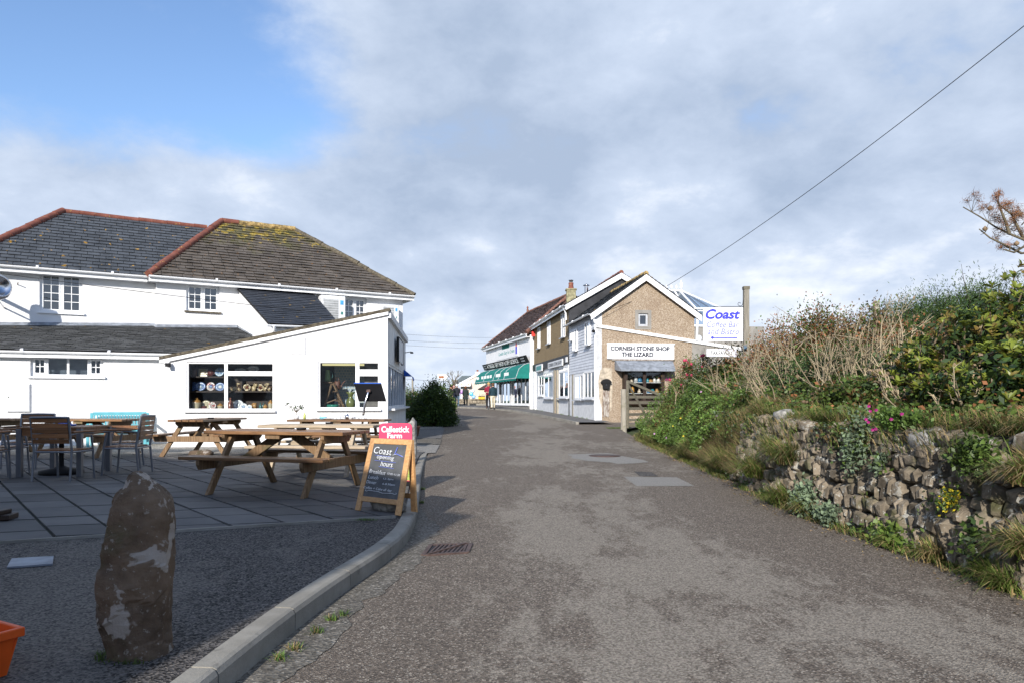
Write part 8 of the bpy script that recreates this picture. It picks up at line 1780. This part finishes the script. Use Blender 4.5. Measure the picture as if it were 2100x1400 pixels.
# gate
gt = thing('field_gate', (3.85, 24.5, rz(24.5)), 'old grey five-barred wooden gate with gatepost at the end of the bank', 'gate')
gx = (1279-1050)/F*24.3; z0_ = rz(24.3); mb = MB(); mb.tube([(gx, 24.3, z0_-.1), (gx+.01, 24.3, z0_+.5), (gx, 24.3, P(0, 797, 24.3).z)], [.11, .10, .095], 10); mb.build('gatepost', M_pole, gt)
ga_ = Vector((gx+.10, 24.25, 0)); gd_ = Vector((math.cos(R(38)), math.sin(R(38)), 0)); hs = P(0, 779, 24.3).z-z0_
def gpt(u, z): q = ga_+gd_*u; return Vector((q.x, q.y, z0_+z))
for k, z in enumerate((.14, .33, .52, .72, .93, 1.12)): mb = MB(); mb.beam(gpt(.0, z), gpt(2.2, z), .03, .095); mb.build('bar', M_greywood, gt, .004)
mb = MB(); mb.beam(gpt(.04, .05), gpt(.04, hs), .07, .08, gd_); mb.build('stile', M_greywood, gt, .006); mb = MB(); mb.beam(gpt(2.16, .05), gpt(2.16, 1.2), .06, .07, gd_); mb.build('stile', M_greywood, gt, .006)
mb = MB(); mb.beam(gpt(.06, hs-.12), gpt(1.25, .1)-Vector((0, .04, 0)), .03, .08); mb.build('brace', M_greywood, gt, .004); mb = MB(); mb.beam(gpt(.05, hs-.04), gpt(1.9, 1.14), .05, .09); mb.build('top_rail', M_greywood, gt, .004)
mb = MB(); mb.beam(gpt(.0, .80), gpt(.22, .80)-Vector((0, .03, 0)), .02, .05); mb.build('latch', M_steel, gt)
c = gp(1262, 877, rz); g = np.random.default_rng(3); pts = np.array([(c.x+g.uniform(-.3, .5), c.y-g.uniform(-.2, .35), rz(24.3)-.0) for _ in range(700)]); tag(blades('gatepost_grass', pts, .09, [M_grass, M_leafb], None, .012, .9, .5, 5, mi=(g.uniform(size=700) < .3).astype(int)), kind='stuff')
pts = []
for _ in range(500):
    y = g.uniform(29.6, 45); pts.append((FX(y)-g.uniform(0, .08)+.03, y, rz(y)+.09))
tag(blades('wall_foot_weeds', [p for p in pts if mnoise.noise(Vector((p[1]*1.2, 0, 0))) > .12], .10, [M_leafb], None, .014, .9, .4, 6), kind='stuff')
# dead leaves and grit along the right road edge
pts = []
for y in np.arange(3.2, 24, .02):
    for k in range(3):
        o = -abs(GR.normal())*.16; pts.append((BX(y)+o, y, rz(y)+.006))
leaf_cloud('leaf_litter', pts, [M_stem2, M_straw, M_soil], .022, None, .7, 12, .1, mi=GR.integers(0, 3, len(pts)), kind='stuff')
for i, (x, y, lb) in enumerate(((1838, 1131, 'single orange-brown fallen leaf on the tarmac, right of the wall foot'), (2030, 1208, 'fallen yellow leaf at the lower right road edge'))):
    c = gp(x, y); mb = MB(); mb.add([(c.x-.03, c.y, c.z+.006), (c.x, c.y-.012, c.z+.012), (c.x+.035, c.y, c.z+.006), (c.x, c.y+.014, c.z+.014)], [(0, 1, 2, 3)]); tag(mb.build('fallen_leaf', tone('fallen_leaf', (.38, .20, .04), .8)), lb, 'leaf')
# wires
def wire(name, pts, r_, label):
    mb = MB(); mb.tube(pts, r_, 5); return tag(mb.build(name, M_black), label, 'cable')
def sag(a, b, s_, n=14): return [a.lerp(b, i/n)-Vector((0, 0, s_*4*(i/n)*(1-i/n))) for i in range(n+1)]
wire('overhead_cable', sag(P(1366, 588, 30.5), P(2260, -75, 14), .32, 20), .010, 'thick black overhead cable rising from the shop gable to the upper right corner')
wire('gable_cable', sag(P(1232, 642, 29.2), P(1366, 588, 30.5), .05), .008, 'thin cable drooping across the front of the tan gable')
for i, (ya, yb_, lb) in enumerate(((679, 689, 'highest of the thin wires crossing the sky between the house and gift shop'), (692, 700, 'middle thin wire between the house and gift shop'), (701, 711, 'lowest thin wire between the house and gift shop'))): wire('telephone_wire', sag(P(700, ya-4, 45), P(1085, yb_+2, 70), .25), .008, lb)
wire('house_wire', sag(P(-60, 553, 17.5), P(650, 641, 20.3), .03), .008, 'thin wire stretched across the upper white house wall')
wire('distant_wire', sag(P(780, 772, 60), P(1000, 784, 80), .1), .012, 'faint low wire above the round shrub')

# ================================================================ FAR END OF THE STREET
cafe = thing('cream_bungalow', P(978, 825, 74), 'cream gabled bungalow with slate roof at the end of the street', 'house')
CD = 74.0; CPn = Plane(978, CD, 0); Mc = CPn.mat(0, 0); zc0 = rz(CD)-.1; k_ = CD/F
gz_ = lambda y: CZ+(HY-y)*k_
xl, xr = (945-978)*k_, (1075-978)*k_
wall(CPn, [(xl, zc0), ((1075-978)*k_, zc0), ((1075-978)*k_, gz_(790)), ((1008-978)*k_, gz_(784)), (0, gz_(768)), (xl, gz_(785))], [], .3, simple('cream_pink_render', (.62, .52, .44), .8, .08, 3, .2), cafe, 'gable_wall')
roof([Mc @ Vector((-2.6, 2, gz_(784))), Mc @ Vector((6, 2, gz_(784))), Mc @ Vector((6, 5, gz_(766))), Mc @ Vector((-1.9, 5, gz_(766)))], simple('pale_green_grey_slate', (.16, .19, .19), .6, .2, 4, .3), cafe, 'roof', .5, .35, 0, 51, M_black)
for (xa, ya, xb, yb_) in ((xl-.2, 787, 0, 767), ((1012-978)*k_, 787, 0, 767)): mb = MB(); mb.hexa([Mc @ Vector(q) for q in ((xa, -.12, gz_(ya)-.12), (xb, -.12, gz_(yb_)-.12), (xb, 2.2, gz_(yb_)-.12), (xa, 2.2, gz_(ya)-.12), (xa, -.12, gz_(ya)+.10), (xb, -.12, gz_(yb_)+.10), (xb, 2.2, gz_(yb_)+.10), (xa, 2.2, gz_(ya)+.10))]); mb.build('bargeboard', M_white, cafe)
mb = MB(); mb.box(-.25, .2, 1.5, 2.0, gz_(772), gz_(760), Mc); mb.build('chimney', M_white_old, cafe); mb = MB(); mb.lathe([(.12, 0), (.10, .2), (0, .2)], 8, Mc @ Matrix.Translation((-.02, 1.75, gz_(760)))); mb.build('chimney_pot', M_terra, cafe)
dr = ruv(CPn, 947, 794, 961, 822); window(CPn, cafe, dr, [(0, .5, 0, 1, 1, 1, 0), (.5, 1, 0, 1, 1, 1, 0)], rec=-.08, fw=.08, depth=0, back=True, mat=M_white)
cn = thing('shop_canopy', P(953, 787, 73.3), 'white canopy printed with gold butterflies over the bungalow shop door', 'canopy'); r = ruv(CPn, 942, 784, 965, 791, .5); mb = MB(); mb.hexa([Mc @ Vector(q) for q in ((r[0], -.7, r[2]), (r[1], -.7, r[2]), (r[1], 0, r[2]), (r[0], 0, r[2]), (r[0], -.6, r[3]), (r[1], -.6, r[3]), (r[1], 0, r[3]+.1), (r[0], 0, r[3]+.1))]); mb.build('canvas', M_white, cn)
for f in (.18, .82):
    x = r[0]+(r[1]-r[0])*f; z = (r[2]+r[3])/2; mb = MB()
    for s_ in (-1, 1): mb.add([Mc @ Vector((x, -.71, z-.12)), Mc @ Vector((x+s_*.16, -.71, z+.13)), Mc @ Vector((x+s_*.02, -.71, z+.08))], [(0, 1, 2)])
    mb.build('butterfly', M_brass, cn)
# second low roof and timber kiosk to the right
kk = thing('small_outbuilding', P(990, 815, 69), 'low cream outbuilding with brown slate roof in front of the bungalow', 'outbuilding'); r = ruv(Plane(990, 69, 0), 982, 797, 1006, 822); KP = Plane(990, 69, 0); wall(KP, [(r[0], r[2]-.4), (r[1]+2, r[2]-.4), (r[1]+2, r[3]), (r[0], r[3])], [], .3, simple('cream_paint', (.58, .53, .40), .7, .05), kk)
Mk = KP.mat(0, 0); roof([Mk @ Vector((r[0]-.1, -.1, r[3])), Mk @ Vector((r[1]+2, -.1, r[3])), Mk @ Vector((r[1]+2, 1.6, r[3]+.65)), Mk @ Vector((r[0]+.9, 1.6, r[3]+.65))], M_tile_red, kk, 'roof', .5, .3, 0, 52, M_black)
# rubble stone boundary wall along the far kerb
fw_ = thing('boundary_wall', P(975, 828, 66), 'low rubble stone wall with dark openings along the far side of the junction', 'wall'); WD = 66.0; r3 = random.Random(6); zb_ = rz(WD); x = (925-1050)/F*WD; xe = (1060-1050)/F*WD; rest = MB()
mb = MB(); mb.box(x, xe, WD+.05, WD+.4, zb_-.2, zb_+.56); mb.build('core', M_soil, fw_)
bm = bmesh.new(); bmesh.ops.create_cube(bm, size=1); bmesh.ops.bevel(bm, geom=bm.edges[:], offset=.12, segments=1, affect='EDGES'); bme = bpy.data.meshes.new('stone'); bm.to_mesh(bme); bm.free(); bme.materials.append(M_blockstone)
nst = 0
for row in range(3):
    xx_ = x+r3.random()*.2
    while xx_ < xe:
        w_ = r3.uniform(.22, .50); h = .19; nst += 1
        if nst <= 140: piece('stone', bme, fw_, Matrix.Translation((xx_+w_/2, WD, zb_+.1+row*.19)) @ Matrix.Diagonal((w_*.96, .24, h*r3.uniform(.85, 1.0), 1)))
        xx_ += w_
kz = MB(); kz.box(x-3, xe+.5, WD-2.6, WD-.15, zb_-.02, zb_+.10); o = kz.build('far_pavement', M_pave); tag(o, kind='structure'); kz = MB(); kz.box(x-3, xe+.5, WD-2.75, WD-2.605, zb_-.02, zb_+.105); tag(kz.build('far_kerb', M_kerb), kind='structure')
for i, x_ in enumerate(np.arange(984, 1000, 2.6)): p = P(x_, 818, 66.2); mb = MB(); mb.beam(Vector((p.x, p.y, zb_+.55)), Vector((p.x, p.y, zb_+1.0)), .03, .03); mb.build('railing_bar', M_black, fw_)
def flat_sign(name, x0, y0, x1, y1, d, mat, label, cat='sign', th=.04, parts=()):
    a, b = P(x0, y1, d), P(x1, y0, d); t_ = thing(name, (a+b)/2, label, cat); mb = MB(); mb.box(a.x, b.x, d, d+th, a.z, b.z); mb.build('board', mat, t_)
    for nm, u0, v0, u1, v1, m_ in parts: mb = MB(); X = lambda u: a.x+(b.x-a.x)*u; Z = lambda v: a.z+(b.z-a.z)*v; mb.box(X(u0), X(u1), d-.01, d, Z(v0), Z(v1)); mb.build(nm, m_, t_)
    return t_
flat_sign('yellow_banner', 981, 811, 994, 817.5, 65.7, tone('banner_yellow', (.75, .42, .01), .6), 'yellow banner with dark top strip hung on the far stone wall', 'banner', parts=(('dark_strip', 0, .78, 1, 1, M_black),))
M_brn = tone('brown_sign', (.28, .09, .02), .5)
ds_ = flat_sign('direction_sign', 898, 766, 916, 776, 58, M_white, 'white direction sign with black chevron and brown panel on a post', 'road sign', parts=(('brown_panel', .10, .15, .68, .62, M_brn), ('text_line', .08, .78, .85, .88, M_teal_sign)))
mb = MB(); d = 58; mb.add([P(916, 766, d-.01), P(921, 771, d-.01), P(916, 776, d-.01), P(914.6, 776, d-.01), P(919, 771, d-.01), P(914.6, 766, d-.01)], [(0, 1, 4, 5), (1, 2, 3, 4)]); mb.build('black_chevron', M_black, ds_); mb = MB(); mb.add([P(916, 766, d), P(921, 771, d), P(916, 776, d)], [(0, 1, 2)]); mb.build('arrow_tip', M_white, ds_)
mb = MB(); mb.tube([Vector((P(909.5, 800, d).x, d+.06, rz(d))), P(909.5, 766, d+.06)], .045, 8); mb.build('post', M_alu, ds_); mb = MB(); a, b = P(901, 779.5, d), P(917, 777, d); mb.box(a.x, b.x, d, d+.03, a.z, b.z); mb.build('lower_plate', M_gutter_shade, ds_)
def bare_tree(c, h, label, seed):
    g = np.random.default_rng(seed); t_ = thing('bare_tree', c, label, 'tree'); mt = MB(); mc = MB(); c = Vector(c)
    def br(p, d, L_, r_, lvl, mb_):
        q = p+d*L_; mb_.tube([p, p.lerp(q, .5)+Vector(g.normal(size=3)*.04*L_), q], [r_, r_*.8, r_*.55], 5, False)
        if lvl < 4:
            for i in range(3 if lvl else 5): br(p.lerp(q, g.uniform(.45, 1)), (d+Vector(g.normal(size=3)*.42)+Vector((0, 0, .15))).normalized(), L_*g.uniform(.5, .75), r_*.55, lvl+1, mc)
    br(c, Vector((.1, 0, 1)), h*.4, .10, 0, mt); mt.build('trunk', M_bark, t_); mc.build('crown', M_pineb, t_, kind='stuff'); return t_
bare_tree(P(927, 826, 68), 3.6, 'bare leafless tree left of the cream bungalow', 3)
p = P(938, 800, 69.0); flat_sign('stone_lump', 929, 778, 938, 800, 70, M_grey_render, 'grey rendered wall end beside the bare tree', 'wall', th=.5)
# goods outside the far shop
for i, (x, y, c_, lb) in enumerate(((967, 807, (.10, .45, .60), 'turquoise inflatable toy hanging outside the far shop'), (971, 813, (.30, .50, .75), 'pale blue beach toy on display at the far stone wall'), (969, 801, (.65, .68, .70), 'white and grey beach toy, top of the display at the far shop'), (946, 803, (.45, .25, .55), 'lilac item hanging in the far shop doorway'))):
    rock('beach_toy', P(x, y, 67.5), (.22, .12, .20), tone('toy%d' % i, c_), lb, 'toy', i, 2, .45)
# ================================================================ PEOPLE
M_skin = simple('skin', (.48, .28, .20), .6, .05, 5, 0); 
def cloth(nm, c): return MATS.get(nm) or simple(nm, c, .85, .15, 12, .3, 40, .004)
def person(loc, H_, face, label, coat, coatlen, legs, hair, hairlen=.0, stride=.12, hat=None, arms='down', shoes=(.01, .01, .012), bag=None):
    """continuous skinned body with clothing, hair and shoes as parts; face = heading in degrees (0 looks along +y, away)"""
    t_ = thing('person', loc, label, 'person'); t_.rotation_euler = (0, 0, R(face)); ORG[t_.name] = Vector((0, 0, 0)); s_ = H_/1.7
    J = {'pelvis': (0, 0, .93, .145), 'waist': (0, 0, 1.08, .125), 'chest': (0, .01, 1.30, .155), 'neck': (0, 0, 1.46, .06), 'head0': (0, .015, 1.54, .078), 'head1': (0, .02, 1.66, .085)}
    E_ = [('pelvis', 'waist'), ('waist', 'chest'), ('chest', 'neck'), ('neck', 'head0'), ('head0', 'head1')]
    for sd in (-1, 1):
        k = str(sd); st_ = stride*sd
        J['hip'+k] = (sd*.095, 0, .88, .10); J['knee'+k] = (sd*.10, st_*.5+.02, .48, .065); J['ank'+k] = (sd*.10, st_, .09, .045); J['toe'+k] = (sd*.11, st_+.15, .04, .04)
        J['sh'+k] = (sd*.175, 0, 1.40, .06)
        if arms == 'down': J['elb'+k] = (sd*.24, -.02, 1.13, .045); J['wr'+k] = (sd*.25, .08, .90, .032)
        else: J['elb'+k] = (sd*.25, .02, 1.14, .045); J['wr'+k] = (sd*.12, .24, 1.10, .032)
        J['hand'+k] = tuple(np.array(J['wr'+k][:3])+(np.array(J['wr'+k][:3])-np.array(J['elb'+k][:3]))*.32)+(.034,)
        E_ += [('pelvis', 'hip'+k), ('hip'+k, 'knee'+k), ('knee'+k, 'ank'+k), ('ank'+k, 'toe'+k), ('chest', 'sh'+k), ('sh'+k, 'elb'+k), ('elb'+k, 'wr'+k), ('wr'+k, 'hand'+k)]
        for f in range(5):       # fingers
            w_, h_ = np.array(J['wr'+k][:3]), np.array(J['hand'+k][:3]); d = (h_-w_)/np.linalg.norm(h_-w_); sv = np.array([0, 1., 0]) if abs(d[2]) > .5 else np.array([0, 0, 1.]); L_ = (.055, .085, .092, .085, .068)[f]
            base = h_+sv*(f-2)*.017; nm = 'f%s%d' % (k, f); tip = base+d*L_+(np.array([-sd*.02, 0, 0]))+(sv*-.03 if f == 0 else 0); J[nm] = tuple(tip)+(.009,); E_.append(('hand'+k, nm))
    names = list(J); idx = {n_: i for i, n_ in enumerate(names)}; me = bpy.data.meshes.new('body'); me.from_pydata([tuple(np.array(J[n_][:3])*s_) for n_ in names], [(idx[a], idx[b]) for a, b in E_], []); me.materials.append(M_skin)
    o = bpy.data.objects.new('body', me); col.objects.link(o); o.parent = t_; m = o.modifiers.new('skin', 'SKIN'); m.use_smooth_shade = True
    for n_ in names: v = me.skin_vertices[0].data[idx[n_]]; v.radius = (J[n_][3]*s_,)*2; v.use_root = n_ == 'pelvis'
    ss = o.modifiers.new('sub', 'SUBSURF'); ss.levels = 1; ss.render_levels = 1
    def shell(nm, chain, mat, grow, par=t_):
        mb = MB(); 
        for ch in chain: mb.tube([Vector(p[:3])*s_ for p in ch], [(p[3]+grow)*s_ for p in ch], 12)
        return mb.build(nm, mat, par)
    def jt(n_, dr=0): q = J[n_]; return (q[0], q[1], q[2], q[3]+dr)
    def torso(nm, rings, mat):
        mb = MB(); n = 16; vs = []
        for (z, rx, ry, yy) in rings: vs += [Vector((rx*math.cos(a), ry*math.sin(a)+yy, z))*s_ for a in [2*math.pi*j/n for j in range(n)]]
        k = len(rings); mb.add(vs, [(i*n+j, i*n+(j+1) % n, (i+1)*n+(j+1) % n, (i+1)*n+j) for i in range(k-1) for j in range(n)], 0, True); mb.add(vs, [tuple((k-1)*n+j for j in range(n))]); return mb.build(nm, mat, t_)
    ct = cloth(*coat); torso('coat', [(coatlen, .22, .17, 0), (.95, .20, .155, 0), (1.10, .185, .145, 0), (1.28, .215, .155, .0), (1.40, .20, .13, 0), (1.46, .10, .08, 0), (1.49, .075, .07, 0)], ct)
    for sd in ('-1', '1'):
        shell('sleeve', [[jt('sh'+sd, .012), jt('elb'+sd, .018), jt('wr'+sd, .016)]], ct, .0)
        lg = cloth(*legs); shell('trouser_leg', [[jt('hip'+sd, .005), jt('knee'+sd, .012), jt('ank'+sd, .018)]], lg, 0)
        a = J['ank'+sd]; sh_ = cloth('shoe_%.2f' % shoes[0], shoes); mb = MB(); mb.tube([Vector((a[0], a[1]-.05, .05))*s_, Vector((a[0], a[1]+.05, .05))*s_, Vector((a[0], a[1]+.19, .035))*s_], [.05*s_, .052*s_, .035*s_], 10); mb.build('shoe', sh_, t_)
    torso('trousers', [(.78, .17, .13, 0), (.95, .175, .14, 0), (1.05, .16, .13, 0)], cloth(*legs))
    hm = cloth(*hair); mb = MB(); mb.lathe([(0, .115), (.05, .105), (.092, .06), (.104, .0), (.098, -.05), (.06, -.09)], 14, Matrix.Translation(Vector((0, -.018, 1.645))*s_) @ Matrix.Diagonal((s_, s_*1.08, s_, 1))); mb.build('hair', hm, t_)
    if hairlen: mb = MB(); mb.tube([Vector((0, -.07, 1.64))*s_, Vector((0, -.09, 1.50))*s_, Vector((0, -.11, 1.62-hairlen))*s_], [.085*s_, .095*s_, .05*s_], 10); mb.build('long_hair', hm, t_)
    for sd in (-1, 1): mb = MB(); mb.lathe([(0, -.012), (.012, 0), (0, .012)], 6, Matrix.Translation(Vector((sd*.035, .105, 1.625))*s_)); mb.build('eye', M_black, t_)
    mb = MB(); mb.tube([Vector((0, .095, 1.62))*s_, Vector((0, .125, 1.59))*s_], [.01*s_, .016*s_], 6); mb.build('nose', M_skin, t_); mb = MB(); mb.beam(Vector((-.025, .103, 1.565))*s_, Vector((.025, .103, 1.565))*s_, .01, .01); mb.build('mouth', cloth('lips', (.35, .10, .09)), t_)
    if hat: mb = MB(); mb.lathe([(.115, -.03), (.118, .03), (.10, .09), (.05, .13), (0, .14)], 14, Matrix.Translation(Vector((0, 0, 1.66))*s_)); mb.build('hat', cloth(*hat), t_)
    return t_
def on_road(px_, py_, dz=0): c = gp(px_, py_); return Vector((c.x, c.y, c.z+dz))
d = 48.5; person(Vector(((1011-1050)/F*46.5, 46.5, rz(46.5)+.09)), 1.66, 8, 'person in navy coat and cream trousers walking away outside the gift shop', ('navy_coat', (.012, .035, .048)), .88, ('cream_trousers', (.62, .56, .42)), ('brown_hair', (.12, .06, .03)), 0, .20)
person(Vector(((1002-1050)/F*47.6, 47.6, rz(47.6)+.09)), 1.70, 172, 'person with long fair hair in a dark red hoodie and black trousers facing us', ('dark_red_hoodie', (.22, .012, .035)), .93, ('black_trousers', (.01, .01, .012)), ('fair_hair', (.50, .30, .12)), .32, .08, arms='front')
for (x, d, H_, fc, lb, ct, cl_, lg, hr, hl, ar, hat) in (
    (937, 57, 1.78, -15, 'person with white hair in a dark jacket and jeans, standing beside the round shrub', ('dark_jacket', (.016, .017, .024)), .84, ('jeans', (.09, .14, .20)), ('white_hair', (.6, .6, .6)), 0, 'front', None),
    (931, 58.5, 1.68, 20, 'person in dark navy clothes partly behind the one in the dark jacket', ('navy_jumper', (.02, .022, .045)), .84, ('black_trousers', (.01, .01, .012)), ('pink_grey_hair', (.45, .25, .22)), 0, 'down', None),
    (924.5, 56, 1.66, 150, 'person in black with a black hat, mostly hidden by the round shrub', ('black_coat', (.012, .012, .013)), .80, ('black_trousers', (.01, .01, .012)), ('ginger_hair', (.35, .14, .05)), .2, 'down', ('black_hat', (.01, .01, .01))),
    (955, 61, 1.66, -5, 'person in a long dark green coat with brown hair near the far shop', ('dark_green_coat', (.022, .032, .028)), .55, ('black_trousers', (.01, .01, .012)), ('auburn_hair', (.14, .06, .03)), .12, 'down', None)):
    zz_ = rz(d)+.012; person(Vector(((x-1050)/F*d, d, zz_)), H_, fc, lb, ct, cl_, lg, hr, hl, .10, hat, ar, shoes=(.45, .45, .47) if x == 937 else (.01, .01, .012))
finish_texts()
